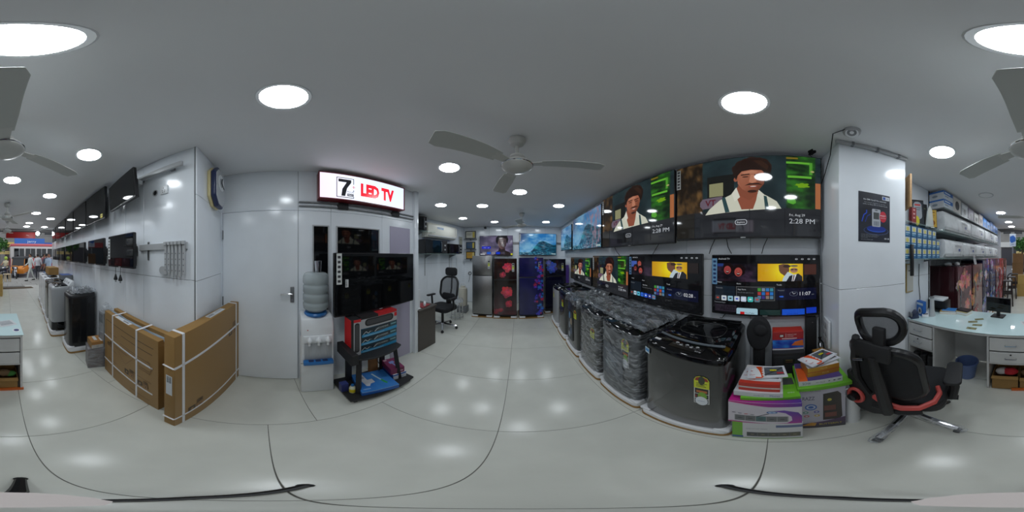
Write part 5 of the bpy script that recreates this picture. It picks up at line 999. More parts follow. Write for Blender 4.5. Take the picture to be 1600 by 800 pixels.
# ---- illuminated sign
a, b = WP.at(499.5, 0.10), WP.at(630.5, 0.10); c = (a + b) / 2; w = (b - a).length; hh = 0.30
t = thing('illuminated_sign', 'lit white sign with red LED TV lettering on the partition', 'sign', (c.x, c.y, 2.303), WP.phi)
k = MB(); k.box(-w / 2 - 0.012, w / 2 + 0.012, 0.0, 0.095, -hh / 2 - 0.012, hh / 2 + 0.012); k.build('sign_box', mat('maroon_metal', rgb(120, 36, 44), 0.35), t, bev=0.004, seg=1)
q = Paint(w, hh); WH = tri((232, 236, 250))
q.poly([(0, 0), (0.5, 0), (1, 0), (1, 1), (0.5, 1), (0, 1)], [tri((240, 226, 246)), tri((222, 240, 255)), tri((214, 228, 252)), tri((226, 228, 252)), tri((226, 242, 255)), tri((240, 224, 244))])
bk = tri((24, 26, 30))
for r in ((0.165, 0.12, 0.35, 0.145), (0.165, 0.12, 0.172, 0.93), (0.165, 0.905, 0.35, 0.93), (0.343, 0.12, 0.35, 0.36), (0.343, 0.60, 0.35, 0.66), (0.343, 0.86, 0.35, 0.93)): q.rect(*r, bk)
q.poly([(0.185, 0.19), (0.32, 0.19), (0.32, 0.30), (0.275, 0.55), (0.255, 0.87), (0.215, 0.87), (0.225, 0.60), (0.27, 0.31), (0.185, 0.31)], bk)
q.rect(0.328, 0.47, 0.366, 0.485, tri((200, 40, 50))).rect(0.344, 0.42, 0.35, 0.535, tri((200, 40, 50))).text('PLUS', 0.276, 0.72, 0.065, bk, w=0.072).rect(0.276, 0.76, 0.345, 0.86, bk).text('PRO', 0.284, 0.835, 0.05, WH, w=0.052, bold=0.01)
q.text('LED TV', 0.425, 0.74, 0.48, tri((226, 20, 44)), w=0.425, bold=0.065)
m = attr_mat('backlit_acrylic', 0.25, emit=1.25); q.build('lit_face', m, t, (0, -0.0006, 0))
k = MB(); e = 0.012
for r in ((-w / 2 - e, w / 2 + e, hh / 2, hh / 2 + e), (-w / 2 - e, w / 2 + e, -hh / 2 - e, -hh / 2), (-w / 2 - e, -w / 2, -hh / 2, hh / 2), (w / 2, w / 2 + e, -hh / 2, hh / 2)): k.box(r[0], r[1], -0.008, 0.0, r[2], r[3])
k.build('rim', mat('maroon_metal', rgb(120, 36, 44), 0.35), t, smooth=False)
# ---- rolling stand
fa = Vector(FP(551, 630, 0.07)); fb = Vector(FP(650, 590, 0.07)); d = (fb - fa).normalized(); L = (fb - fa).length; n = Vector((d.y, -d.x)); n = n if n.dot(-fa) > 0 else -n
dp = 0.43; c = (fa + fb) / 2 - n * dp / 2; ph = face(n.x, n.y); u = Vector((math.cos(ph), math.sin(ph)))
t = thing('tv_stand', 'black rolling TV stand with two shelves', 'stand', (c.x, c.y, 0), ph)
def bowshelf(w, d, bow): return [(-w / 2, d / 2), (-w / 2, -d / 2 + bow)] + [(x, -d / 2 + bow * (2 * x / w) ** 2) for x in np.linspace(-w / 2, w / 2, 11)[1:-1]] + [(w / 2, -d / 2 + bow), (w / 2, d / 2)]
k = MB(); k.prism(bowshelf(L, dp, 0.03), 0.05, 0.075); k.build('base_shelf', M_blackm, t, bev=0.004, seg=1)
k = MB(); k.prism(bowshelf(0.52, 0.30, 0.06), 0.555, 0.575); k.build('upper_shelf', M_blackm, t, bev=0.004, seg=1)
for sx in (-1, 1):
    k = MB(); k.tube([(sx * 0.23, -0.10, 0.075), (sx * 0.20, -0.06, 0.56)], 0.028, 4); k.build('front_leg', M_blackm, t)
    k = MB(); k.box(sx * 0.20 - 0.03, sx * 0.20 + 0.03, 0.13, 0.16, 0.075, 1.12); k.build('upright', M_blackm, t, bev=0.003, seg=1)
    for sy in (-1, 1):
        k = MB(); k.lathe([(0.001, -0.012), (0.022, -0.012), (0.022, 0.012), (0.001, 0.012)], 16, M=Matrix.Translation((sx * (L / 2 - 0.05), sy * (dp / 2 - 0.06), 0.024)) @ Matrix.Rotation(R(90), 4, 'Y')); k.cyl((sx * (L / 2 - 0.05), sy * (dp / 2 - 0.06), 0.03), (sx * (L / 2 - 0.05), sy * (dp / 2 - 0.06), 0.052), 0.008, n=8); k.build('castor', M_black, t)
k = MB(); k.box(-0.32, -0.26, -0.16, 0.14, 0.56, 0.68, Matrix.Rotation(R(0), 4, 'Z')); k.build('side_bracket', M_blackm, t, bev=0.004, seg=1)
k = MB(); k.box(-0.25, 0.25, 0.10, 0.13, 1.10, 1.40); k.build('mount_plate', M_blackm, t, bev=0.004, seg=1)
k = MB(); k.tube([(0.12, 0.12, 0.95), (0.13, 0.10, 0.5), (0.11, 0.11, 0.3), (0.15, 0.09, 0.18), (0.10, 0.10, 0.09)], 0.004, 6); k.build('power_lead', M_cable, t)
def sb(x, y): q = c + u * x - n * y; return (q.x, q.y)
def teal(q):
    q.rect(0, 0, 1, 1, tri((30, 44, 52))).poly([(0, 1), (0, 0.68), (0.5, 0.62), (1, 0.55), (1, 1)], tri((54, 150, 196))).rect(0.78, 0, 1, 0.62, tri((52, 84, 92))).rect(0.80, 0.2, 0.97, 0.36, tri((120, 170, 180)))
    q.line([(0.03, 0.65), (0.1, 0.35), (0.16, 0.6), (0.22, 0.4)], 0.008, tri((190, 196, 196))).ell(0.25, 0.45, 0.025, 0.018, tri((170, 180, 180)), 10).poly([(0.30, 0.7), (0.36, 0.2), (0.75, 0.15), (0.77, 0.6)], tri((66, 74, 78))).line([(0.33, 0.6), (0.42, 0.28)], 0.008, tri((200, 206, 206))).text('SOUNDBAR', 0.42, 0.40, 0.22, tri((180, 190, 190)), w=0.3).ell(0.5, 0.62, 0.02, 0.014, tri((190, 60, 60)), 8).ell(0.65, 0.62, 0.02, 0.014, tri((150, 160, 160)), 8)
    return q.rect(0.05, 0.84, 0.6, 0.9, tri((170, 206, 220)))
for i in range(3): carton('soundbar_box', ('lowest', 'middle', 'highest')[i] + ' of three teal soundbar boxes on the stand shelf', 'box', sb(0.05 + 0.004 * i, 0.04), ph + R(-1 + i), 0.42, 0.12, 0.092, mat('teal_card', rgb(40, 110, 140), 0.45), z=0.577 + 0.094 * i, front=teal, group='teal soundbar boxes')
def bar(q, v=False):
    q.rect(0, 0, 1, 1, tri((176, 176, 178)))
    if v: return q.rect(0.0, 0.0, 0.25, 1, tri((30, 28, 30))).poly(rr_uv(0.6, 0.5, 0.5, 0.82, q.w, q.h), tri((40, 40, 42))).poly(rr_uv(0.6, 0.5, 0.36, 0.74, q.w, q.h), tri((70, 70, 72))).rect(0.25, 0.0, 1.0, 0.07, tri((206, 36, 40)))
    return q.rect(0, 0, 1, 0.22, tri((36, 32, 34))).rect(0.45, 0.0, 1.0, 0.2, tri((200, 36, 40))).poly(rr_uv(0.5, 0.55, 0.78, 0.62, q.w, q.h), tri((36, 36, 38))).poly(rr_uv(0.5, 0.55, 0.7, 0.4, q.w, q.h), tri((72, 72, 74))).rect(0.92, 0.25, 1, 0.6, tri((206, 36, 40)))
carton('soundbar_box', 'grey soundbar box with red corners lying on the teal boxes', 'box', sb(0.05, 0.04), ph, 0.43, 0.12, 0.125, M_blackm, z=0.861, front=lambda q: bar(q), top=lambda q: q.rect(0, 0, 1, 1, tri((40, 36, 38))).rect(0.45, 0, 1, 1, tri((180, 34, 38))), group='grey soundbar boxes')
carton('soundbar_box', 'upright soundbar box with bright red side on the stand shelf', 'box', sb(-0.215, 0.03), ph, 0.095, 0.13, 0.40, M_blackm, z=0.577, front=lambda q: bar(q, True), left=lambda q: q.rect(0, 0, 1, 1, tri((206, 34, 38))).text('7', 0.4, 0.75, 0.03, tri((230, 200, 200))), group='grey soundbar boxes')
# base shelf goods
def bluebox(q):
    q.raster(lambda U, V: mix3((30, 96, 176), (70, 140, 206), fbm(U, V, 3, 6)), 8, 8)
    q.poly([(0.12, 0.12), (0.30, 0.10), (0.34, 0.42), (0.48, 0.40), (0.5, 0.6), (0.36, 0.64), (0.30, 0.75), (0.22, 0.72)], tri((206, 208, 214))).poly([(0.2, 0.2), (0.28, 0.2), (0.3, 0.32), (0.22, 0.33)], tri((150, 150, 160))).poly([(0.55, 0.15), (0.60, 0.13), (0.72, 0.55), (0.68, 0.57)], tri((190, 214, 226))).poly([(0.67, 0.55), (0.73, 0.53), (0.80, 0.75), (0.76, 0.80), (0.71, 0.72)], tri((50, 150, 80)))
    return q.text('TRIMMER', 0.08, 0.9, 0.05, tri((200, 220, 236)), w=0.2)
carton('flat_box', 'blue flat box with a trimmer picture on the stand base', 'box', sb(-0.03, -0.03), ph + R(-12), 0.34, 0.33, 0.055, mat('blue_card', rgb(36, 100, 180), 0.45), z=0.076, top=bluebox, front=lambda q: q.rect(0, 0, 1, 1, tri((30, 90, 170))).rect(0, 0, 1, 0.08, tri((170, 200, 220))))
def maroon(q): return q.rect(0, 0, 1, 1, tri((126, 40, 84))).poly([(0.3, 0.3), (0.65, 0.25), (0.72, 0.4), (0.55, 0.5), (0.6, 0.75), (0.5, 0.76), (0.45, 0.5), (0.3, 0.5)], tri((130, 150, 206))).rect(0.05, 0.06, 0.3, 0.16, tri((206, 180, 190)))
carton('small_box', 'blue and white box under the maroon box on the stand base', 'box', sb(0.245, 0.0), ph + R(-10), 0.15, 0.22, 0.085, M_paper, z=0.076, front=lambda q: q.rect(0, 0, 1, 1, tri((196, 200, 206))).rect(0, 0, 1, 0.3, tri((46, 90, 170))).text('DRYER', 0.4, 0.75, 0.2, tri((80, 100, 140)), w=0.4), left=lambda q: q.rect(0, 0, 1, 1, tri((40, 76, 150))))
carton('small_box', 'maroon hair dryer box stacked on the blue and white box', 'box', sb(0.235, 0.01), ph + R(-14), 0.15, 0.22, 0.085, mat('maroon_card', rgb(118, 36, 78), 0.45), z=0.163, top=maroon, front=lambda q: q.rect(0, 0, 1, 1, tri((112, 34, 74))).rect(0.55, 0.5, 0.9, 0.7, tri((190, 160, 176))))
carton('small_box', 'dark blue small box at the left end of the stand base', 'box', sb(-0.315, 0.0), ph, 0.065, 0.06, 0.12, mat('navy_card', rgb(44, 52, 110), 0.45), z=0.076, top=lambda q: q.rect(0, 0, 1, 1, tri((60, 70, 130))))
p = sb(-0.262, -0.06); t = thing('yellow_bottle', 'bottle of yellow liquid with blue cap on the stand base', 'bottle', (p[0], p[1], 0.076), ph)
k = MB(); k.lathe([(0.026, 0), (0.03, 0.004), (0.03, 0.075), (0.022, 0.095), (0.012, 0.105)], 18); k.build('bottle_body', mat('clear_white', rgb(206, 206, 180), 0.2), t); k = MB(); k.lathe([(0.0305, 0.012), (0.0305, 0.065)], 18); k.build('wrap_label', mat('yellow_label', rgb(214, 196, 40), 0.4), t); k = MB(); k.cyl((0, 0, 0.103), (0, 0, 0.125), 0.014); k.build('cap', mat('blue_plastic', rgb(40, 110, 176), 0.3), t)
carton('wooden_block', 'brown wooden block standing behind the blue flat box', 'block', sb(0.10, 0.17), ph, 0.10, 0.05, 0.22, M_cardd, z=0.076)
# ================================================================== DESK
DX0, DX1, DY0, DY1, DZ = -0.20, 1.235, -1.43, -2.03, 0.80
t = thing('shop_desk', 'white drawer desk with glass top in front of the fridges', 'desk', (0.5, -1.73, 0))
def dk(x, y): return (x - 0.5, y + 1.73)
def dbox(k, x0, x1, y0, y1, z0, z1): a = dk(x0, y0); b = dk(x1, y1); k.box(min(a[0], b[0]), max(a[0], b[0]), min(a[1], b[1]), max(a[1], b[1]), z0, z1)
M_desk = mat('desk_laminate', rgb(206, 206, 204), 0.3, noise=0.04, nscale=6); M_desk2 = mat('desk_grey', rgb(176, 178, 180), 0.35)
k = MB(); dbox(k, DX0, DX1, DY0, DY1, DZ - 0.04, DZ - 0.008); k.build('worktop', M_desk, t, bev=0.004)
k = MB(); dbox(k, DX0 - 0.01, DX1, DY0 + 0.015, DY1, DZ - 0.007, DZ); k.build('glass_top', mat('green_glass', rgb(212, 236, 238), 0.04, coat=0.5), t, bev=0.002, seg=1)
for (x0, x1) in ((DX0, DX0 + 0.02), (0.315, 0.335), (0.885, 0.905), (DX1 - 0.02, DX1)):
    k = MB(); dbox(k, x0, x1, DY0 - 0.01, DY1, 0.0, DZ - 0.04); k.build('upright', M_desk, t, bev=0.002, seg=1)
k = MB(); dbox(k, 0.335, 0.885, DY1 + 0.06, DY1 + 0.04, 0.02, DZ - 0.04); k.build('modesty_panel', M_desk, t, smooth=False)
for (x0, x1) in ((DX0 + 0.02, 0.315), (0.905, DX1 - 0.02)):
    k = MB(); dbox(k, x0, x1, DY1 + 0.02, DY1, 0.0, DZ - 0.04); k.build('back_panel', M_desk2, t, smooth=False)
    k = MB(); dbox(k, x0, x1, DY0 - 0.02, DY1 + 0.02, 0.40, 0.42); k.build('divider', M_desk, t, smooth=False)
    for z0, z1 in ((0.435, 0.575), (0.595, 0.745)):
        k = MB(); dbox(k, x0 + 0.006, x1 - 0.006, DY0, DY0 - 0.018, z0, z1); dr = k.build('drawer', M_desk, t, bev=0.002, seg=1)
        cx = (x0 + x1) / 2 + (0.05 if x0 < 0 else 0.03); a = dk(cx, DY0); zz = (z0 + z1) / 2
        k = MB(); k.tube([(a[0] - 0.05, a[1], zz), (a[0] - 0.05, a[1] + 0.022, zz), (a[0] + 0.05, a[1] + 0.022, zz), (a[0] + 0.05, a[1], zz)], 0.005, 8); k.build('handle', M_chrome, dr)
        if z0 < 0.5: k = MB(); k.cyl((a[0], a[1], zz + 0.045), (a[0], a[1] + 0.006, zz + 0.045), 0.009, n=12); k.build('lock', M_black, dr)
# things under the desk
def opencarton(label, x, y, w, d, h, m=None, fill=None, z=0.0):
    t = thing('open_carton', label, 'carton', (x, y, z), R(180), 'open cartons under the desk'); b = 0.004
    k = MB(); k.box(-w / 2, w / 2, -d / 2, d / 2, 0, b); k.box(-w / 2, w / 2, -d / 2, -d / 2 + b, 0, h); k.box(-w / 2, w / 2, d / 2 - b, d / 2, 0, h); k.box(-w / 2, -w / 2 + b, -d / 2, d / 2, 0, h); k.box(w / 2 - b, w / 2, -d / 2, d / 2, 0, h); k.build('box_body', m or M_card, t, smooth=False)
    k = MB(); k.box(-w / 2, w / 2, -d / 2 - 0.05, -d / 2, h - 0.005, h - 0.001, Matrix.Translation((0, 0, 0))); k.build('flap', m or M_card, t, smooth=False)
    return t
opencarton('low open carton holding rags on the floor under the right drawers', 0.17, -1.60, 0.24, 0.30, 0.22)
opencarton('open carton next to the rags carton at the desk end', -0.06, -1.60, 0.20, 0.30, 0.20)
for (x, y, z, r, col, lb) in ((0.21, -1.56, 0.215, 0.05, (190, 186, 182), 'crumpled white rag in the low carton'), (0.13, -1.55, 0.22, 0.055, (176, 30, 40), 'bright red rag in the low carton'), (-0.04, -1.56, 0.20, 0.05, (120, 96, 66), 'brown paper bag in the end carton'), (-0.10, -1.55, 0.19, 0.04, (70, 130, 60), 'green packet in the end carton')):
    rs = random.Random(int(x * 100)); k = MB(); k.ball((0, 0, 0), r * 1.2, r, r * 0.7, 14, 8); k.v = [(a * (1 + 0.25 * rs.random()), b * (1 + 0.25 * rs.random()), c * (1 + 0.25 * rs.random())) for a, b, c in k.v]; o = k.build('cloth_bundle', mat('rag_%d_%d' % (col[0], col[1]), rgb(*col), 0.8), None, (x, y, z)); tag(o, lb, 'cloth' if 'rag' in lb else 'packet')
k = MB(); k.box(-0.16, 0.16, -0.01, 0.01, 0, 0.035); tag(k.build('orange_strip', mat('orange_card', rgb(206, 104, 40), 0.5), None, (-0.05, -1.437, 0.0), (0, 0, R(2))), 'orange card strip on the floor at the desk end', 'card strip')
for i in range(3):
    for j in range(3):
        lb_ = ('bottom', 'middle', 'top')[j] + ' dark round tin of the ' + ('right-hand', 'centre', 'left-hand')[i] + ' stack under the left drawers'
        k = MB(); k.lathe([(0.001, 0), (0.042, 0), (0.046, 0.02), (0.042, 0.09), (0.03, 0.1), (0.001, 0.1)], 16); tag(k.build('dark_jar', M_blackm, None, (0.96 + 0.097 * i, -1.50, 0.0 + 0.1 * j)), lb_, 'tin', 'dark tins under the left drawers')
x, y = FP(1491, 582); t = thing('waste_basket', 'blue waste basket in the desk kneehole', 'waste basket', (0.59, -1.62, 0))
k = MB(); k.lathe([(0.085, 0), (0.115, 0.24), (0.125, 0.245), (0.125, 0.262), (0.112, 0.262), (0.082, 0.006), (0.001, 0.006)], 28); k.build('bin_wall', mat('bin_blue', rgb(92, 112, 156), 0.35), t)
k = MB(); k.hoop([(0.118, 0.262), (0.121, 0.268), (0.124, 0.262)], 28); k.build('rim', mat('bin_rim', rgb(70, 90, 140), 0.3), t)
# on the desk
def on(px, py, z=DZ): return FP(px, py, z)
p = on(1560, 494); t = thing('monitor', 'small black monitor on a square stand on the glass desk', 'monitor', (p[0], p[1], DZ), R(180 - 12))
k = MB(); k.prism(rrect(0.16, 0.13, 0.012, 3), 0, 0.01); k.build('foot', M_blackm, t, bev=0.002, seg=1); k = MB(); k.box(-0.02, 0.02, -0.012, 0.012, 0.01, 0.10); k.build('neck', M_blackm, t, bev=0.002, seg=1)
k = MB(); k.box(-0.155, 0.155, -0.012, 0.012, 0.06, 0.245); k.build('panel', M_black, t, bev=0.006); k = MB(); k.box(-0.148, 0.148, -0.0135, -0.0118, 0.068, 0.238); k.build('screen', M_dglass, t, smooth=False)
p = on(1446, 493); t = thing('card_reader', 'white handheld card reader lying on the desk', 'card reader', (p[0], p[1], DZ), R(180 + 35))
k = MB(); k.prism([(-0.08, 0), (0.08, 0), (0.08, 0.05), (0.03, 0.055), (-0.08, 0.025)], -0.04, 0.04, 'x'); k.build('shell', M_white, t, bev=0.006); k = MB(); k.box(-0.03, 0.03, -0.05, 0.045, 0.0, 0.004, Matrix.Translation((0, 0, 0.042)) @ Matrix.Rotation(R(14), 4, 'X')); k.build('display', M_black, t, smooth=False)
p = (1.185, -1.475); t = thing('desk_phone', 'dark handset leaning at the pillar end of the desk', 'phone', (p[0], p[1], DZ), R(150)); k = MB(); k.prism([(-0.05, 0), (0.05, 0), (0.04, 0.09), (0.02, 0.09)], -0.05, 0.05, 'x'); k.build('shell', mat('phone_blue', rgb(50, 60, 86), 0.3), t, bev=0.005); k = MB(); k.box(-0.04, 0.04, -0.045, -0.03, 0.03, 0.07); k.build('keypad', M_grey, t, smooth=False)
p = (1.045, -1.65); t = thing('grey_tube', 'grey upright cardboard tube on the desk', 'tube', (p[0], p[1], DZ)); k = MB(); k.lathe([(0.04, 0), (0.03, 0.10), (0.026, 0.25), (0.022, 0.25), (0.02, 0.2), (0.001, 0.2)], 18); k.build('tube_wall', M_lgrey, t); k = MB(); k.lathe([(0.0265, 0.235), (0.0275, 0.25), (0.0265, 0.252)], 18); k.build('lip', M_grey, t)
p = (1.165, -1.60); carton('blue_pack', 'blue and white picture pack standing at the back of the desk', 'box', (p[0], p[1]), R(165), 0.12, 0.05, 0.19, mat('blue_card', rgb(36, 100, 180), 0.45), z=DZ, front=lambda q: q.rect(0, 0, 1, 1, tri((50, 110, 190))).rect(0, 0.1, 1, 0.25, tri((190, 206, 220))).ell(0.5, 0.65, 0.3, 0.25, tri((196, 200, 206)), 16).ell(0.5, 0.65, 0.15, 0.12, tri((70, 76, 84)), 12))
t = thing('printer', 'black and white desk printer at the back of the desk', 'printer', (1.085, -1.925, DZ), R(180)); k = MB(); k.box(-0.12, 0.12, -0.08, 0.08, 0, 0.15); k.build('case', M_black, t, bev=0.01); k = MB(); k.box(-0.13, 0.09, -0.09, 0.07, 0.15, 0.18); k.build('paper_cover', M_white, t, bev=0.006); k = MB(); k.box(-0.09, 0.09, -0.13, -0.08, 0.02, 0.03); k.build('paper_tray', M_black, t, bev=0.002, seg=1)
books = ((1482, 488, 0.20, 0.13, (196, 160, 90), 'lower tan notebook under the blue booklet', 0.03, 20), (1484, 484, 0.17, 0.12, (60, 130, 200), 'bright blue booklet on the tan notebook', 0.012, 12), (1505, 489, 0.19, 0.14, (200, 184, 140), 'thick cream ledger next to the blue booklet', 0.035, -14), (1506, 484, 0.16, 0.11, (34, 34, 38), 'black calculator lying on the cream ledger', 0.014, -10))
for i, (px, py, w, d, col, lb, h, rz) in enumerate(books):
    p = on(px, py); z = DZ + (0.0005 if i % 2 == 0 else books[i - 1][6] + 0.001); 
    if i % 2: p = (on(books[i - 1][0], books[i - 1][1])[0] - 0.01, on(books[i - 1][0], books[i - 1][1])[1] - 0.01)
    t = thing('notebook' if i != 3 else 'calculator', lb, 'book' if i != 3 else 'calculator', (p[0], p[1], z), R(180 + rz))
    k = MB(); k.box(-w / 2, w / 2, -d / 2, d / 2, h * 0.08, h * 0.92); k.build('pages' if i != 3 else 'base', M_paper if i != 3 else M_black, t, smooth=False)
    k = MB(); k.box(-w / 2 - 0.003, w / 2 + 0.003, -d / 2 - 0.003, d / 2, h * 0.92, h); k.box(-w / 2 - 0.003, w / 2 + 0.003, -d / 2 - 0.003, d / 2, 0, h * 0.08); k.build('cover' if i != 3 else 'key_face', mat('cover_%d_%d' % (col[0], col[1]), rgb(*col), 0.4), t, smooth=False)
for i, (px, py) in enumerate(((1518, 513), (1527, 508), (1520, 503), (1530, 499))):
    p = on(px, py); k = Paint(0.10, 0.05); k.rect(0, 0, 1, 1, tri((120, 120, 84))).rect(0.05, 0.1, 0.95, 0.9, tri((140, 138, 96))).ell(0.3, 0.5, 0.15, 0.2, tri((96, 96, 70)), 10); o = k.build('banknote', PRINT, None, (p[0], p[1], DZ + 0.0008 + 0.0006 * i), (R(-90), 0, R(180 + 10 * i))); tag(o, ('banknote nearest the desk edge', 'second banknote under the desk glass', 'third banknote from the desk edge', 'farthest banknote towards the monitor')[i], 'banknote', 'banknotes on the desk')
for i, (px, py, w, d, lb) in enumerate(((1461, 482, 0.16, 0.2, 'white papers beside the grey tube'), (10, 505, 0.18, 0.16, 'printed sheet at the street end of the desk'))):
    p = on(px, py); k = Paint(w, d); k.rect(0, 0, 1, 1, tri((206, 208, 210))); [k.rect(0.1, 0.1 + 0.09 * j, 0.85, 0.14 + 0.09 * j, tri((130, 134, 140))) for j in range(8)]; tag(k.build('paper_sheet', PRINT, None, (p[0], p[1], DZ + 0.0012), (R(-90), 0, R(170 + 30 * i))), lb, 'paper')
p = on(26, 517); t = thing('round_sticker', 'round blue and white sticker on the desk corner', 'sticker', (p[0], p[1] - 0.02, DZ)); k = MB(); k.lathe([(0.001, 0.0006), (0.036, 0.0006), (0.036, 0)], 24); k.build('disc', M_paper, t); k = MB(); k.lathe([(0.001, 0.0012), (0.026, 0.0012), (0.026, 0.0006)], 24); k.build('emblem', mat('navy_card', rgb(44, 52, 110), 0.45), t)
# ================================================================== MESH TASK CHAIR
hub = (0.664, -0.77); phc = face(0.342, -0.94)
t = thing('task_chair', 'black reclining mesh task chair with red accents and chrome legs', 'chair', (hub[0], hub[1], 0), phc)
M_mesh = mat('chair_mesh', rgb(36, 38, 42), 0.8, alpha=0.80, bump=0.3, bscale=700); M_chred = mat('coral_plastic', rgb(206, 84, 78), 0.4)
for i in range(5):
    a = R(107.4 + 72 * i) - phc; e = (0.335 * math.cos(a), 0.335 * math.sin(a))
    k = MB(); k.tube([(0.03 * math.cos(a), 0.03 * math.sin(a), 0.135), (e[0] * 0.5, e[1] * 0.5, 0.115), (e[0], e[1], 0.075)], [0.030, 0.026, 0.020], 10); lg = k.build('base_leg', M_chrome, t)
    k = MB(); k.tube([(e[0] * 0.55, e[1] * 0.55, 0.112), (e[0] * 0.8, e[1] * 0.8, 0.095), (e[0] * 1.04, e[1] * 1.04, 0.07), (e[0] * 1.1, e[1] * 1.1, 0.045)], [0.032, 0.031, 0.036, 0.028], 10); k.build('plastic_sleeve', M_wrap, lg, ang=80)
    M = Matrix.Translation((e[0], e[1], 0.026)) @ Matrix.Rotation(a + R(90), 4, 'Z') @ Matrix.Rotation(R(90), 4, 'X')
    k = MB(); k.lathe([(0.001, -0.018), (0.024, -0.018), (0.026, 0), (0.024, 0.018), (0.001, 0.018)], 16, M=M); k.cyl((e[0], e[1], 0.04), (e[0], e[1], 0.075), 0.010, n=8); k.build('castor', M_black, lg)
k = MB(); k.lathe([(0.05, 0.10), (0.055, 0.14), (0.04, 0.165), (0.001, 0.166)], 20); k.build('base_hub', M_chrome, t); k = MB(); k.cyl((0, 0, 0.15), (0, 0, 0.40), 0.025); k.build('gas_lift', M_black, t)
k = MB(); k.box(-0.13, 0.13, -0.14, 0.14, 0.385, 0.43); k.build('tilt_mechanism', M_blackm, t, bev=0.01)
k = MB(); k.tube([(-0.10, 0.02, 0.40), (-0.26, -0.02, 0.40)], 0.008, 8); k.box(-0.31, -0.25, -0.045, 0.0, 0.392, 0.408); k.build('lever', M_black, t)
def seatf(u, v):
    x = (u - 0.5); y = (v - 0.5); e = min(1, 4 * (0.5 - abs(x)), 4 * (0.5 - abs(y))); return (x * 0.5, y * 0.48 - 0.05, 0.50 + 0.035 * max(0, e) ** 0.5 - 0.02 * (y < -0.3) * (-y - 0.3) * 5)
k = MB(); k.prism(rrect(0.50, 0.48, 0.09, 5, 0, -0.05), 0.43, 0.50); k.build('seat_shell', M_blackm, t, bev=0.015, seg=3)
k = MB(); k.prism(rrect(0.49, 0.47, 0.09, 5, 0, -0.05), 0.50, 0.545); k.build('seat', M_blackfab, t, bev=0.018, seg=3)
# backrest, leaning back
MBk = Matrix.Translation((0, 0.215, 0.60)) @ Matrix.Rotation(R(-13), 4, 'X')
def backpt(x, z, dy=0.0): return MBk @ Vector((x + 0.035, 0.06 * (2 * x / 0.48) ** 2 * -1 + dy - 0.02 * math.sin(math.pi * z / 0.5), z))
fr = [(x * (1.0 - 0.10 * (z + 0.245) / 0.49), z + 0.245) for x, z in rrect(0.40, 0.49, 0.11, 6)]
k = MB(); k.tube([backpt(x, z) for x, z in fr], 0.024, 10, closed=True); k.build('back_frame', M_black, t)
k = MB(); rows = []
ctr = (0, 0.245)
k.rings([[backpt(ctr[0] + (x - ctr[0]) * s, ctr[1] + (z - ctr[1]) * s, 0.006) for x, z in fr] for s in (1.0, 0.8, 0.6, 0.4, 0.2, 0.02)], cap=False); k.build('back_mesh', M_mesh, t)
k = MB(); k.rings([[backpt(ctr[0] + (x - ctr[0]) * s, ctr[1] + (z - ctr[1]) * s, 0.022 + 0.012 * (s < 0.85)) for x, z in fr] for s in (0.98, 0.80, 0.76, 0.5, 0.02)], cap=False); k.build('back_pad', M_blackfab, t)
# spine, headrest
k = MB(); k.tube([(0.0, 0.16, 0.42), (0.0, 0.27, 0.46), (0.0, 0.30, 0.62), (0.0, 0.345, 0.85), (0.02, 0.37, 1.05)], [0.035, 0.036, 0.032, 0.028, 0.022], 8); k.build('spine', M_blackm, t)
k = MB(); k.box(-0.06, 0.12, 0.345, 0.375, 1.03, 1.13); k.build('headrest_bracket', M_blackm, t, bev=0.01)
k = MB(); k.tube([(0.12, 0.36, 1.14), (0.17, 0.31, 0.95), (0.19, 0.26, 0.75), (0.12, 0.25, 0.60)], [0.02, 0.022, 0.022, 0.02], 8); k.build('side_strut', M_blackm, t)
MH = Matrix.Translation((0.035, 0.33, 1.20)) @ Matrix.Rotation(R(-8), 4, 'X') @ Matrix.Rotation(R(12), 4, 'Y')
def headpt(x, z, dy=0.0): return MH @ Vector((x, -0.07 * (2 * x / 0.32) ** 2 + dy, z))
hr = rrect(0.245, 0.17, 0.08, 6)
k = MB(); k.tube([headpt(x, z) for x, z in hr], 0.022, 10, closed=True); hd = k.build('headrest_frame', M_black, t)
k = MB(); k.rings([[headpt(x * s, z * s, 0.0) for x, z in hr] for s in (1.0, 0.75, 0.5, 0.25, 0.02)], cap=False); k.build('headrest_mesh', mat('headrest_mesh', rgb(90, 92, 96), 0.7, alpha=0.8, bump=0.4, bscale=300), hd)
k = MB(); k.box(-0.03, 0.03, 0.335, 0.365, 1.10, 1.22); k.build('headrest_post', M_blackm, t, bev=0.008); k = MB(); k.tube([(0.06, 0.385, 1.03), (0.11, 0.392, 1.015)], 0.007, 8); k.build('chrome_pin', M_chrome, t)
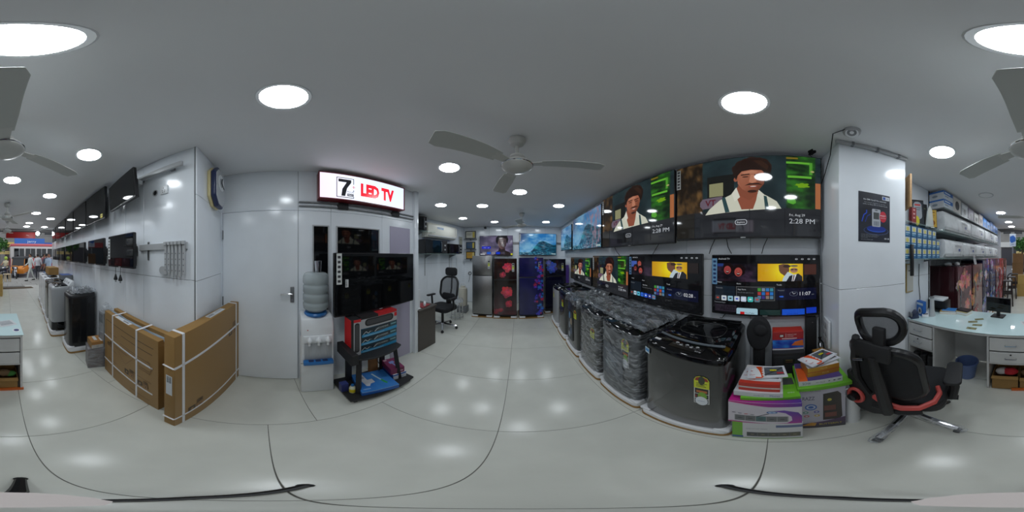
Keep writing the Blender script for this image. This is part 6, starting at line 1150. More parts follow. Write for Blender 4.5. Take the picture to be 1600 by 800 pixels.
# lumbar shell with coral ring and knob, coral seat band
k = MB(); k.prism([(0.00, 0.36), (0.10, 0.31), (0.19, 0.32), (0.255, 0.40), (0.275, 0.54), (0.30, 0.73), (0.27, 0.75), (0.225, 0.67), (0.13, 0.62), (0.02, 0.58)], 0.185, 0.235, 'y'); k.build('lumbar_shell', M_blackm, t, bev=0.014, seg=3)
el = [(0.215 + 0.050 * math.cos(a), 0.243, 0.505 + 0.075 * math.sin(a)) for a in np.linspace(0, 2 * math.pi, 20, endpoint=False)]
k = MB(); k.tube(el, 0.014, 8, closed=True); k.build('coral_ring', M_chred, t); k = MB(); k.lathe([(0.030, 0), (0.034, 0.015), (0.032, 0.05), (0.024, 0.055), (0.001, 0.055)], 18, M=Matrix.Translation((0.215, 0.235, 0.505)) @ Matrix.Rotation(R(-90), 4, 'X')); k.build('knob', M_black, t)
k = MB(); bp = [(0.10, 0.235, 0.565), (0.03, 0.25, 0.535), (-0.06, 0.25, 0.52), (-0.14, 0.225, 0.525), (-0.20, 0.16, 0.545), (-0.215, 0.09, 0.575), (-0.195, 0.05, 0.60)]
for o in (-0.012, 0.0, 0.012): k.tube([(x, y, z + o) for x, y, z in bp], 0.014, 8)
k.build('coral_band', M_chred, t)
k = MB(); k.tube([(-0.15, 0.20, 0.46), (-0.05, 0.235, 0.455), (0.1, 0.22, 0.45)], 0.035, 8); k.build('rear_crossbar', M_blackm, t)
for s in (-1, 1):
    k = MB(); k.tube([(s * 0.20, 0.0, 0.43), (s * 0.275, 0.0, 0.45), (s * 0.285, -0.01, 0.56), (s * 0.28, -0.02, 0.675)], [0.028, 0.034, 0.034, 0.028], 10); k.build('arm_support', M_blackm, t)
    k = MB(); k.prism(rrect(0.105, 0.27, 0.035, 4, s * 0.28, -0.03), 0.675, 0.705); k.build('arm_pad', M_blackm, t, bev=0.010, seg=3)
# ================================================================== FRIDGES
def petals(q, cu, cv, r, col, n=9, seed=1, inner=None):
    rs = random.Random(seed); a = q.w / q.h
    for ring, (k, f) in enumerate(((n, 1.0), (n - 2, 0.62), (max(3, n - 5), 0.3))):
        for i in range(k):
            th = 2 * math.pi * (i + 0.5 * ring) / k + rs.random() * 0.3; c = [min(255, int(x * (0.75 + 0.35 * rs.random() + 0.15 * ring))) for x in col]
            L = r * f * (0.9 + 0.3 * rs.random()); wd = L * 0.42; pts = []
            for s, t in ((0, 0), (0.35, 0.7), (0.7, 1.0), (0.95, 0.6), (1.05, 0), (0.95, -0.6), (0.7, -1.0), (0.35, -0.7)):
                x = L * s * math.cos(th) - wd * t * math.sin(th) * 0.8; y = L * s * math.sin(th) + wd * t * math.cos(th) * 0.8; pts.append((cu + x / q.w, cv + y / q.h))
            q.poly(pts, tri(tuple(c)))
    return q
def fridge(label, c, phi, w, d, h, body, split=0.68, door=None, upper=None, group=None, base=0.055, dm=None, handles='bar', sticker=True, single=False, st_x=0.34):
    t = thing('refrigerator', label, 'refrigerator', (c[0], c[1], 0), phi, group)
    if base:
        k = MB(); k.box(-w / 2 - 0.015, w / 2 + 0.015, -d / 2 - 0.02, d / 2 + 0.01, 0, 0.02); k.build('pallet_board', M_card, t, bev=0.002, seg=1)
        for sx in (-1, 1): k = MB(); k.box(sx * w * 0.5 - (0.0 if sx < 0 else 0.14), sx * w * 0.5 + (0.14 if sx < 0 else 0.0), -d / 2 - 0.015, d / 2, 0.02, base); k.build('foam_block', M_foam, t, bev=0.006)
    k = MB(); k.box(-w / 2, w / 2, -d / 2 + 0.055, d / 2, base, h - 0.004); k.build('cabinet', body, t, bev=0.006)
    k = MB(); k.box(-w / 2 + 0.02, w / 2 - 0.02, -d / 2 + 0.02, -d / 2 + 0.06, base, base + 0.04); k.build('kick_plate', M_blackm, t, smooth=False)
    z0 = base + 0.035; zs = base + (h - base) * split
    spans = [('lower_door', z0, zs - 0.006, door), ('upper_door', zs + 0.006, h, upper)] if not single else [('door', z0, h, door)]
    for nm, a, b, fn in spans:
        k = MB(); k.box(-w / 2, w / 2, -d / 2, -d / 2 + 0.05, a, b); dr = k.build(nm, dm or body, t, bev=0.008, seg=2)
        if fn: fn(Paint(w * 0.965, (b - a) * 0.975, 0.00005)).build('door_print', GLOSSP, dr, (0, -d / 2 - 0.0006, (a + b) / 2))
        if handles == 'bar' and nm != 'lower_door': k = MB(); k.box(-w / 2 + 0.006, w / 2 - 0.006, -d / 2 - 0.002, -d / 2 + 0.02, a - 0.010, a + 0.006); k.build('grip', M_blackm, dr, smooth=False)
        if handles == 'side': k = MB(); k.tube([(-w * 0.42, -d / 2, a + (b - a) * 0.35), (-w * 0.42, -d / 2 - 0.03, a + (b - a) * 0.40), (-w * 0.42, -d / 2 - 0.03, a + (b - a) * 0.72), (-w * 0.42, -d / 2, a + (b - a) * 0.77)], 0.011, 8); k.build('handle', M_chrome, dr)
    if sticker:
        q = Paint(0.055, 0.20); q.rect(0, 0, 1, 1, tri((206, 208, 206))).rect(0.08, 0.03, 0.92, 0.25, tri((60, 64, 66))).rect(0.08, 0.30, 0.92, 0.70, tri((200, 206, 70))).rect(0.2, 0.36, 0.8, 0.45, tri((70, 100, 70))).rect(0.1, 0.78, 0.9, 0.95, tri((150, 160, 170))); q.build('energy_label', PRINT, t, (w * st_x, -d / 2 - 0.004, h - 0.21))
    return t
def rf(px0, px1, Yf, d):
    x0 = Yf * math.tan(az(px0)); x1 = Yf * math.tan(az(px1)); return ((x0 + x1) / 2, Yf + d / 2), abs(x1 - x0)
g = 'refrigerators along the rear wall'
c, w = rf(738, 769, 3.86, 0.62); fridge('silver steel two-door fridge at the left of the rear row', c, 0, w, 0.62, 1.555, M_steel, dm=M_steel, group=g)
def redup(q): q.raster(lambda U, V: mix3((20, 12, 14), (46, 16, 22), fbm(U, V, 4, 3)), 10, 10); petals(q, 0.62, 0.42, q.w * 0.21, (214, 72, 92), 10, 3); return petals(q, 0.38, 0.78, q.w * 0.13, (196, 60, 80), 8, 5)
def redlo(q):
    q.raster(lambda U, V: mix3((18, 10, 12), (78, 16, 26), np.clip(V * 0.9 + 0.4 * fbm(U, V, 4, 3) - 0.3, 0, 1)), 10, 14); petals(q, 0.58, 0.33, q.w * 0.25, (214, 64, 84), 11, 8); petals(q, 0.66, 0.66, q.w * 0.16, (190, 50, 70), 9, 9); petals(q, 0.3, 0.85, q.w * 0.1, (150, 30, 50), 8, 10); return petals(q, 0.1, 0.9, q.w * 0.13, (130, 26, 40), 8, 11)
c, w = rf(771.5, 807.5, 3.84, 0.62); fridge('black fridge with large red flowers on its doors', c, 0, w, 0.62, 1.49, G_blk, door=redlo, upper=redup, group=g, split=0.65)
def blu(q, n=26, seed=4):
    q.raster(lambda U, V: mix3((24, 26, 70), (40, 40, 104), fbm(U, V, 4, 13)), 8, 12); rs = random.Random(seed)
    for i in range(n): petals(q, 0.62 + 0.36 * rs.random() ** 0.7, rs.random(), q.w * (0.04 + 0.05 * rs.random()), random.Random(seed + i).choice(((70, 70, 190), (110, 60, 170), (170, 50, 90), (50, 110, 200))), 6, i)
    return q
c, w = rf(811.5, 849, 3.83, 0.62); fridge('deep blue fridge with a column of small flowers', c, 0, w, 0.62, 1.51, mat('navy_enamel', rgb(28, 28, 62), 0.2), door=lambda q: blu(q, 40), upper=lambda q: blu(q, 18, 30), group=g, split=0.68)
def bf(q): q.raster(lambda U, V: mix3((12, 14, 26), (26, 28, 56), fbm(U, V, 3, 2)), 6, 6); petals(q, 0.3, 0.5, q.w * 0.25, (80, 110, 210), 8, 2); return petals(q, 0.15, 0.2, q.w * 0.15, (110, 120, 200), 7, 6)
c, w = rf(852, 884, 4.12, 0.6); fridge('black fridge with blue flowers behind the silver washing machine', c, 0, w, 0.58, 1.47, G_blk, door=lambda q: q.raster(lambda U, V: mix3((10, 12, 22), (30, 30, 70), fbm(U, V, 3, 8)), 6, 8), upper=bf, group=g, dm=M_blackg)
t = carton('purple_box', 'purple box standing behind the washing machines in the far corner', 'box', (1.485, 4.25), 0, 0.09, 0.10, 1.30, mat('purple_card', rgb(96, 66, 160), 0.4))
# ---- flowered fridges beyond the desk
g = 'flowered refrigerators beyond the desk'
def rsp(Y, off): p = RS.near(Y, off); return (p.x, p.y)
def strip(bg0, bg1, cols, n, seed):
    def f(q):
        q.raster(lambda U, V: mix3(bg0, bg1, fbm(U, V, 5, seed)), 8, 14); rs = random.Random(seed)
        for i in range(n): petals(q, rs.random(), rs.random(), q.w * (0.10 + 0.14 * rs.random()), rs.choice(cols), 7, i + seed)
        return q
    return f
M_maroon = mat('maroon_enamel', rgb(64, 30, 36), 0.18); M_navy = mat('navy_enamel', rgb(28, 28, 62), 0.2)
fr = [(-2.55, 0.56, 1.39, M_maroon, strip((70, 40, 50), (150, 110, 110), ((214, 130, 120), (170, 150, 140), (196, 90, 90)), 12, 5), 'nearest maroon fridge with pale flowers beyond the desk'),
      (-3.16, 0.55, 1.40, M_maroon, strip((120, 90, 90), (170, 140, 130), ((206, 140, 90), (180, 160, 150), (150, 60, 60)), 12, 9), 'second maroon fridge with orange flowers beyond the desk'),
      (-3.74, 0.55, 1.46, M_navy, strip((40, 44, 70), (90, 100, 140), ((90, 110, 170), (150, 150, 180), (200, 190, 200)), 12, 13), 'blue-grey flowered fridge, third from the desk'),
      (-4.32, 0.55, 1.46, M_navy, strip((40, 50, 90), (110, 120, 150), ((80, 120, 180), (160, 170, 190)), 10, 17), 'pale blue flowered fridge, fourth from the desk'),
      (-4.90, 0.55, 1.465, M_maroon, strip((90, 60, 70), (150, 110, 120), ((206, 90, 110), (190, 150, 160)), 10, 21), 'rosy flowered fridge, fifth from the desk'),
      (-5.48, 0.55, 1.465, M_red, strip((150, 40, 50), (190, 80, 84), ((220, 130, 130),), 8, 25), 'bright red fridge, sixth from the desk'),
      (-6.06, 0.55, 1.47, M_maroon, strip((80, 60, 70), (130, 100, 110), ((190, 150, 150),), 8, 29), 'dusky flowered fridge, farthest towards the street')]
for i, (Y, w, h, m, f, lb) in enumerate(fr):
    t = fridge(lb, rsp(Y, -0.27), RS.phi, w, 0.54, h, m, door=f, group=g, handles='side', sticker=False, single=True, dm=m, base=0.06)
p = rsp(-2.3, 0); k = MB(); k.box(-0.005, 0.005, -0.005, 0.005, 0.05, 1.39)
# leaflet stand and pale pieces on the first fridges
carton('leaflet_stand', 'white leaflet stand with product pictures on the second fridge', 'leaflet stand', rsp(-2.95, 0.02), RS.phi + R(8), 0.12, 0.02, 0.24, M_paper, z=1.392, front=lambda q: q.rect(0, 0, 1, 1, tri((206, 208, 210))).ell(0.5, 0.2, 0.3, 0.3, tri((150, 110, 120)), 12, wob=0.4).rect(0.1, 0.42, 0.9, 0.46, tri((70, 70, 76))).rect(0.1, 0.5, 0.8, 0.53, tri((70, 70, 76))).ell(0.5, 0.75, 0.25, 0.2, tri((120, 120, 130)), 12, wob=0.4), tilt=R(-12))
for i, (Y, o, lb) in enumerate(((-2.36, -0.22, 'crumpled white packing piece on the maroon fridge'), (-2.48, -0.12, 'small white foam block on the maroon fridge'))):
    rs = random.Random(i); p = rsp(Y, o); k = MB(); k.ball((0, 0, 0.03), 0.06 - 0.02 * i, 0.04, 0.035, 10, 6); k.v = [(a * (1 + 0.3 * rs.random()), b * (1 + 0.3 * rs.random()), max(0, c)) for a, b, c in k.v]; tag(k.build('packing_foam', M_foam, None, (p[0], p[1], 1.388)), lb, 'packing')
# ================================================================== SHELVES ON THE RIGHT
L0, L1 = -1.86, -4.95
def shelf_run(label, z, Y0, Y1, off0, off1, glass=True):
    a = RS.near(Y0, 0); b = RS.near(Y1, 0); c = (a + b) / 2; L = (b - a).length; t = thing('glass_shelf', label, 'shelf', (c.x, c.y, z), RS.phi)
    k = MB(); k.box(-L / 2, L / 2, -off1, -off0, -0.012, 0); k.build('shelf_board', M_glass if glass else M_grey, t, bev=0.002, seg=1)
    k = MB(); k.box(-L / 2, L / 2, -off1 - 0.004, -off1, -0.016, 0.002); k.build('front_edge', mat('shelf_edge', rgb(96, 112, 110), 0.3), t, smooth=False)
    for i in range(4):
        x = -L / 2 + 0.15 + (L - 0.3) * i / 3; k = MB(); k.prism([(-off0 , -0.014), (-off1 + 0.05, -0.014), (-off0, -0.035)], x - 0.008, x + 0.008, 'x'); k.build('bracket', M_grey, t, smooth=False)
    return t
for z, lb in ((2.205, 'top long shelf with blue and white cartons'), (1.885, 'middle long shelf carrying air conditioner units'), (1.522, 'lowest long glass shelf above the fridges')): shelf_run(lb, z, L0, L1, -0.40, 0.0, z < 2)
def accart(label, Y, w, h, d, z, m, front=None, left=None, group=None, off=None, name='carton_box'):
    p = rsp(Y, -(d / 2) - 0.005 if off is None else off); return carton(name, label, 'box', p, RS.phi, w, d, h, m, z=z, front=front, left=left, group=group)
# top shelf
def bw(q): return q.rect(0, 0, 1, 1, tri((196, 204, 212))).rect(0, 0.0, 1, 0.45, tri((46, 104, 180))).rect(0.1, 0.15, 0.7, 0.3, tri((200, 214, 226))).rect(0.1, 0.6, 0.5, 0.7, tri((120, 130, 150)))
def bws(q): return q.rect(0, 0, 1, 1, tri((196, 200, 204))).rect(0, 0.0, 1, 0.2, tri((50, 110, 186))).ell(0.4, 0.6, 0.2, 0.15, tri((130, 140, 150)), 12)
g = 'cartons on the top shelf'
for i in range(2): accart(('lower', 'upper')[i] + ' blue and white carton at the near end of the top shelf', -2.00, 0.24, 0.125, 0.24, 2.207 + 0.128 * i, M_paper, bw, bws, g)
def wc(q): return q.rect(0, 0, 1, 1, tri((190, 188, 184))).ell(0.5, 0.5, 0.28, 0.3, tri((50, 50, 54)), 20)
accart('white carton with a black disc picture on the top shelf', -2.26, 0.24, 0.245, 0.24, 2.207, M_paper, wc, None, g)
for i, (Y, cc, lb) in enumerate(((-2.53, (176, 180, 184), 'pale grey carton after the disc carton'), (-2.80, (120, 110, 130), 'mauve picture carton on the top shelf'), (-3.07, (186, 184, 180), 'white carton in the middle of the top shelf'), (-3.34, (170, 160, 160), 'dull pink carton on the top shelf'), (-3.62, (50, 120, 196), 'first bright blue pack on the top shelf'), (-3.90, (60, 130, 200), 'second bright blue pack on the top shelf'), (-4.18, (40, 96, 170), 'third blue pack on the top shelf'), (-4.46, (50, 90, 150), 'fourth blue pack on the top shelf'), (-4.74, (44, 84, 140), 'last blue pack at the far end of the top shelf'))):
    accart(lb, Y, 0.25, 0.23 - 0.02 * (i % 3), 0.24, 2.207, mat('pack_%d' % i, rgb(*cc), 0.3), (lambda c2: (lambda q: q.rect(0, 0, 1, 1, tri(c2)).rect(0.1, 0.15, 0.9, 0.4, tri(tuple(min(255, v + 40) for v in c2))).ell(0.5, 0.65, 0.2, 0.2, tri(tuple(int(v * 0.6) for v in c2)), 12)))(cc), None, g)
# middle shelf: split air conditioner units in clear wrap
def split_ac(label, Y, z, L, h, d, group):
    p = rsp(Y, -d / 2 + 0.01); t = thing('air_conditioner', label, 'air conditioner', (p[0], p[1], z), RS.phi, group)
    k = MB(); k.prism([(-d / 2, 0.06), (-d / 2 + 0.05, 0.0), (d / 2, 0.0), (d / 2, h), (-d / 2 + 0.04, h), (-d / 2, h - 0.04)], -L / 2, L / 2, 'x'); k.build('casing', M_white, t, bev=0.008)
    k = MB(); k.box(-L * 0.46, L * 0.46, -d / 2 + 0.005, -d / 2 + 0.03, 0.02, 0.045, ); k.build('louvre', M_lgrey, t, smooth=False)
    q = Paint(0.22, 0.10); q.rect(0, 0, 1, 1, tri((206, 208, 210))).text('INVERTER AC', 0.02, 0.35, 0.3, tri((40, 44, 54)), w=0.9).rect(0.5, 0.55, 0.8, 0.95, tri((40, 70, 140))); q.build('sticker', PRINT, t, (L * 0.2, -d / 2 - 0.001, h * 0.55))
    k = MB(); rs = random.Random(int(Y * 10)); k.rings([[Vector((x, y * (1 + 0.04 * rs.random()) , zz * (1 + 0.03 * rs.random()))) for (y, zz) in ((-d / 2 - 0.006, 0.03), (-d / 2 + 0.03, -0.001 + 0.003), (d / 2, 0.002), (d / 2, h + 0.004), (0, h + 0.006), (-d / 2 - 0.006, h - 0.02), (-d / 2 - 0.008, h * 0.5))] for x in np.linspace(-L / 2 - 0.006, L / 2 + 0.006, 12)]); k.build('plastic_wrap', M_wrapac, t, ang=70)
    return t
g = 'wrapped air conditioners on the shelves'
for i, Y in enumerate((-2.32, -3.16, -3.98, -4.60)): split_ac(('large wrapped white air conditioner nearest on the middle shelf', 'second wrapped air conditioner on the middle shelf', 'third wrapped air conditioner on the middle shelf', 'farthest wrapped air conditioner on the middle shelf')[i], Y, 1.888, (0.88, 0.76, 0.76, 0.42)[i], 0.27, 0.24, g)
for i, Y in enumerate((-2.16, -2.72, -3.30, -3.9, -4.5)): split_ac(('wrapped white unit beside the blue lamp boxes on the lowest shelf', 'second wrapped unit on the lowest shelf', 'third wrapped unit on the lowest shelf', 'fourth wrapped unit on the lowest shelf', 'farthest wrapped unit on the lowest shelf')[i], Y, 1.525, 0.54, 0.25, 0.25, g)
# ---- short shelves behind the pillar
for z, lb in ((1.522, 'short glass shelf carrying blue lamp boxes'), (1.885, 'short glass shelf carrying frames behind the pillar')):
    t = thing('glass_shelf', lb, 'shelf', (1.12, -1.48, z), R(-90)); k = MB(); k.box(-0.36, 0.37, -0.13, 0.13, -0.012, 0); k.build('shelf_board', M_glass, t, bev=0.002, seg=1)
    for x in (-0.2, 0.3): k = MB(); k.prism([(0.13, -0.014), (-0.06, -0.014), (0.13, -0.05)], x - 0.008, x + 0.008, 'x'); k.build('bracket', M_grey, t, smooth=False)
bm_ = MB(); bm_.box(-0.043, 0.043, -0.05, 0.05, 0, 0.108); me_b = bm_.mesh('box_body', bev=0.002, seg=1)
q = Paint(0.084, 0.106); q.rect(0, 0, 1, 1, tri((46, 104, 150))).rect(0.1, 0.08, 0.9, 0.55, tri((190, 196, 190))).ell(0.5, 0.35, 0.25, 0.2, tri((206, 196, 100)), 10).rect(0.15, 0.65, 0.85, 0.75, tri((170, 200, 214))).rect(0.15, 0.82, 0.6, 0.9, tri((120, 170, 190))); me_p = q.mesh('front_print')
q = Paint(0.098, 0.106); q.rect(0, 0, 1, 1, tri((36, 84, 128))).rect(0.15, 0.25, 0.85, 0.4, tri((110, 160, 190))).rect(0.15, 0.5, 0.6, 0.6, tri((90, 140, 170))); me_s = q.mesh('side_print')
M_lampbox = mat('lamp_box_blue', rgb(40, 96, 140), 0.45)
for r_ in range(3):
    for c_ in range(7 - (r_ == 2)):
        for d_ in range(2):
            t = thing('lamp_box', ('lower', 'middle', 'upper')[r_] + ' row blue lamp box in the ' + ('front', 'rear')[d_] + ' rank, ' + ('nearest the pillar', 'second', 'third', 'fourth', 'fifth', 'sixth', 'seventh')[c_] + ' along the shelf', 'box', (1.06 + 0.115 * d_, -1.16 - 0.095 * c_ - 0.004 * r_, 1.5225 + 0.1095 * r_), R(-90), 'blue lamp boxes on the short shelf')
            link('box_body', me_b, M_lampbox, t); link('front_print', me_p, PRINT, t, (0, -0.0506, 0.054)); link('side_print', me_s, PRINT, t, (-0.0436, 0, 0.054), (0, 0, R(-90)))
def frame_on(label, x, y, z, phi, w, h, m, fn, tilt=R(-10), cat='frame', name='picture_frame', group=None):
    t = thing(name, label, cat, (x, y, z), phi, group, tilt); k = MB(); k.box(-w / 2, w / 2, -0.01, 0.01, 0, h); k.build('frame_body', m, t, bev=0.003, seg=1)
    q = fn(Paint(w * 0.9, h * 0.92)); q.build('picture', GLOSSP, t, (0, -0.0108, h / 2)); return t
frame_on('black framed certificate leaning behind the pillar', 1.20, -1.60, 1.888, R(-112), 0.30, 0.36, M_black, lambda q: q.rect(0, 0, 1, 1, tri((34, 34, 38))).rect(0.3, 0.15, 0.95, 0.2, tri((90, 100, 80))).rect(0.1, 0.4, 0.7, 0.44, tri((80, 80, 84))))
frame_on('dark rounded trophy plaque with a pale printed panel', 1.09, -1.44, 1.888, R(-125), 0.15, 0.33, M_blackg, lambda q: q.rect(0, 0, 1, 1, tri((50, 54, 60))).poly(rr_uv(0.5, 0.42, 0.7, 0.75, q.w, q.h), tri((150, 156, 162))).rect(0.25, 0.15, 0.75, 0.22, tri((190, 60, 60))).rect(0.25, 0.3, 0.75, 0.33, tri((90, 96, 104))).rect(0.25, 0.38, 0.7, 0.41, tri((90, 96, 104))).ell(0.4, 0.85, 0.2, 0.2, tri((200, 190, 60)), 12))
frame_on('golden yellow plaque leaning at the shelf end', 1.04, -1.66, 1.888, R(-135), 0.11, 0.25, M_black, lambda q: q.rect(0, 0, 1, 1, tri((196, 160, 70))).rect(0.2, 0.12, 0.8, 0.17, tri((120, 84, 40))).rect(0.2, 0.3, 0.8, 0.33, tri((130, 96, 50))).rect(0.2, 0.4, 0.7, 0.43, tri((130, 96, 50))).ell(0.5, 0.75, 0.3, 0.15, tri((140, 90, 40)), 12))
k = MB(); k.prism([(-0.05, 0), (0.05, 0), (0.03, 0.2), (0.0, 0.26), (-0.03, 0.18)], -0.012, 0.012, 'y'); tag(k.build('glass_award', M_clear, None, (1.015, -1.55, 1.886), (0, 0, R(-120)), bev=0.003), 'clear glass award between the plaques', 'award')
carton('red_box', 'small dark red box against the pillar on the upper short shelf', 'box', (1.06, -1.30), R(-100), 0.06, 0.05, 0.17, mat('dark_red_card', rgb(130, 24, 30), 0.4), z=1.887, front=lambda q: q.rect(0, 0, 1, 1, tri((130, 24, 30))).rect(0.3, 0.1, 0.7, 0.2, tri((196, 150, 150))).rect(0.3, 0.35, 0.7, 0.45, tri((196, 150, 150))).rect(0.3, 0.6, 0.7, 0.7, tri((196, 150, 150))))
frame_on('narrow gold framed certificate on the wall behind the desk', 1.238, -1.46, 1.12, R(-90), 0.12, 0.34, mat('gold_frame', rgb(176, 150, 90), 0.4), lambda q: q.rect(0, 0, 1, 1, tri((206, 204, 196))).rect(0.2, 0.2, 0.8, 0.24, tri((110, 110, 110))), tilt=0)
k = MB(); k.box(-0.02, 0.02, -0.01, 0.01, 0, 0.3); tag(k.build('black_strip', M_black, None, (0.985, -1.20, 1.36), (0, 0, R(-90)), bev=0.003), 'black wall strip at the pillar edge below the lamp boxes', 'strip')
k = MB(); k.tube([(1.244, -1.66, 1.45), (1.243, -1.65, 1.2), (1.243, -1.68, 1.0), (1.243, -1.64, 0.9), (1.24, -1.66, 0.83)], 0.004, 6); tag(k.build('wall_cable', M_cable), 'thin cable down the wall behind the desk', 'cable')
# ================================================================== ALCOVE AT THE REAR LEFT
t = thing('dark_desk', 'dark brown office desk at the alcove corner', 'desk', (-1.23, 2.125, 0), R(-80))
M_dbrown = mat('dark_walnut', rgb(74, 68, 62), 0.4, noise=0.08, nscale=6, stretch=(1, 1, 10))
pl = Vector((-1.255, 1.945)); pr = Vector((-1.19, 2.345)); d = (pr - pl); L = d.length; n = Vector((d.y, -d.x)).normalized(); ph = face(n.x, n.y); c = (pl + pr) / 2; t.location = (c.x, c.y, 0); t.rotation_euler = (0, 0, ph)
k = MB(); k.box(-L / 2, L / 2, 0, 0.03, 0, 0.72); k.build('end_panel', M_dbrown, t, bev=0.002, seg=1); k = MB(); k.box(-L / 2 - 0.01, L / 2 + 0.02, -0.015, 0.78, 0.72, 0.745); k.build('desk_top', M_dbrown, t, bev=0.003, seg=1)
k = MB(); k.box(-L / 2, L / 2, 0.74, 0.77, 0, 0.72); k.build('far_panel', M_dbrown, t, smooth=False); k = MB(); k.box(-L / 2 + 0.02, -L / 2 + 0.04, 0.03, 0.74, 0.1, 0.72); k.build('front_panel', M_dbrown, t, smooth=False)
u = Vector((math.cos(ph), math.sin(ph)))
def dkp(x, y): p = c + u * x - n * y; return (p.x, p.y)
for i, (x, y, w, dd, col, lb) in enumerate(((0.02, 0.12, 0.22, 0.16, (150, 50, 56), 'red folder on the alcove desk'), (0.05, 0.10, 0.17, 0.05, (206, 206, 206), 'rolled white paper on the alcove desk'))):
    p = dkp(x, y)
    if i == 0: k = MB(); k.box(-w / 2, w / 2, -dd / 2, dd / 2, 0, 0.012); tag(k.build('folder', mat('red_folder', rgb(*col), 0.5), None, (p[0], p[1], 0.7455), (0, 0, ph + R(10)), bev=0.002, seg=1), lb, 'folder')
    else: k = MB(); k.cyl((-w / 2, 0, 0.022), (w / 2, 0, 0.022), 0.02, n=14); tag(k.build('paper_roll', M_paper, None, (p[0], p[1], 0.758), (0, 0, ph + R(40))), lb, 'paper')
p = dkp(-0.16, 0.06); t = thing('white_display_panel', 'thin white panel standing at the alcove desk edge', 'panel', (p[0], p[1], 0.7455), ph); k = MB(); k.box(-0.05, 0.05, -0.006, 0.006, 0, 0.30); k.build('sheet', M_white, t, bev=0.002, seg=1); k = MB(); k.box(-0.05, 0.05, -0.03, 0.03, 0, 0.008); k.build('foot', M_white, t, bev=0.002, seg=1)
# swivel chair
hub = (-1.37, 3.02); phc = face(-0.25, -0.97); t = thing('swivel_chair', 'black high-back mesh swivel chair in the alcove', 'chair', (hub[0], hub[1], 0), phc)
for i in range(5):
    a = R(20 + 72 * i); e = (0.29 * math.cos(a), 0.29 * math.sin(a)); k = MB(); k.tube([(0, 0, 0.11), (e[0], e[1], 0.07)], [0.024, 0.016], 8); lg = k.build('base_leg', M_chrome, t); k = MB(); k.ball((e[0], e[1], 0.03), 0.03, 0.03, 0.03, 10, 6); k.build('castor', M_black, lg)
k = MB(); k.cyl((0, 0, 0.08), (0, 0, 0.42), 0.028); k.build('gas_lift', M_black, t); k = MB(); k.prism(rrect(0.48, 0.46, 0.1, 5), 0.43, 0.52); k.build('seat', M_blackfab, t, bev=0.02, seg=3)
fr2 = [(x * (0.82 + 0.36 * math.sin(math.pi * min(1, (z + 0.25) / 0.5)) * 0.5), z + 0.25) for x, z in rrect(0.46, 0.50, 0.13, 6)]
MB2 = Matrix.Translation((0, 0.22, 0.60)) @ Matrix.Rotation(R(-9), 4, 'X'); bpt = lambda x, z, dy=0: MB2 @ Vector((x, -0.05 * (2 * x / 0.46) ** 2 + dy, z))
k = MB(); k.tube([bpt(x, z) for x, z in fr2], 0.024, 8, closed=True); k.build('back_frame', M_black, t); k = MB(); k.rings([[bpt(x * s, 0.25 + (z - 0.25) * s) for x, z in fr2] for s in (1, 0.7, 0.4, 0.02)], cap=False); k.build('back_mesh', mat('alcove_mesh', rgb(70, 72, 76), 0.8, alpha=0.6), t)
k = MB(); k.tube([bpt(0, 0.0, 0.03), bpt(0.01, 0.25, 0.04), bpt(0.0, 0.58, 0.02)], 0.018, 8); k.build('spine', M_black, t); k = MB(); k.prism(rrect(0.30, 0.18, 0.06, 5), 0.0, 0.06, 'y', M=Matrix.Translation((0, 0.27, 1.21))); k.build('headrest', M_blackfab, t, bev=0.02, seg=3)
k = MB(); k.prism(rrect(0.32, 0.14, 0.05, 4), 0.0, 0.05, 'y', M=Matrix.Translation((0, 0.175, 0.68))); k.build('lumbar_pad', M_blackfab, t, bev=0.015, seg=3); k = MB(); k.box(-0.03, 0.03, 0.15, 0.27, 0.44, 0.62); k.build('back_bracket', M_black, t, bev=0.01)
for s in (-1, 1): k = MB(); k.tube([(s * 0.22, 0, 0.44), (s * 0.28, 0, 0.50), (s * 0.28, -0.02, 0.70)], 0.02, 8); k.build('arm_support', M_black, t); k = MB(); k.prism(rrect(0.08, 0.24, 0.03, 4, s * 0.28, -0.04), 0.70, 0.73); k.build('arm_pad', M_black, t, bev=0.008)
# wire stool and cool jug
t = thing('wire_stool', 'wire-legged stool with a white wrapped seat behind the swivel chair', 'stool', (-1.28, 3.66, 0)); k = MB(); k.lathe([(0.001, 0.46), (0.15, 0.45), (0.155, 0.48), (0.14, 0.52), (0.001, 0.525)], 20); k.build('seat', M_wraptop, t); k = MB(); k.lathe([(0.001, 0.44), (0.145, 0.44), (0.145, 0.46), (0.001, 0.46)], 20); k.build('seat_board', M_white, t)
for i in range(8): a = 2 * math.pi * i / 8; k = MB(); k.tube([(0.13 * math.cos(a), 0.13 * math.sin(a), 0.44), (0.15 * math.cos(a), 0.15 * math.sin(a), 0.0)], 0.006, 6); k.build('leg', M_chrome, t)
for z in (0.06, 0.2): k = MB(); k.tube([(0.147 * math.cos(a), 0.147 * math.sin(a), z) for a in np.linspace(0, 2 * math.pi, 20, endpoint=False)], 0.005, 6, closed=True); k.build('ring', M_chrome, t)
t = thing('cool_jug', 'cream water jug standing on a low block by the alcove wall', 'jug', (-1.30, 4.18, 0)); k = MB(); k.box(-0.13, 0.13, -0.13, 0.13, 0, 0.18); k.build('block', M_grey, t, bev=0.006); k = MB(); k.lathe([(0.10, 0.18), (0.12, 0.2), (0.125, 0.62), (0.11, 0.68), (0.06, 0.70), (0.06, 0.74), (0.001, 0.745)], 22); k.build('jug_body', mat('cream_plastic', rgb(206, 202, 188), 0.4), t); k = MB(); k.tube([(-0.09, 0, 0.70), (-0.05, 0, 0.80), (0.05, 0, 0.80), (0.09, 0, 0.70)], 0.01, 6); k.build('handle', M_white, t)
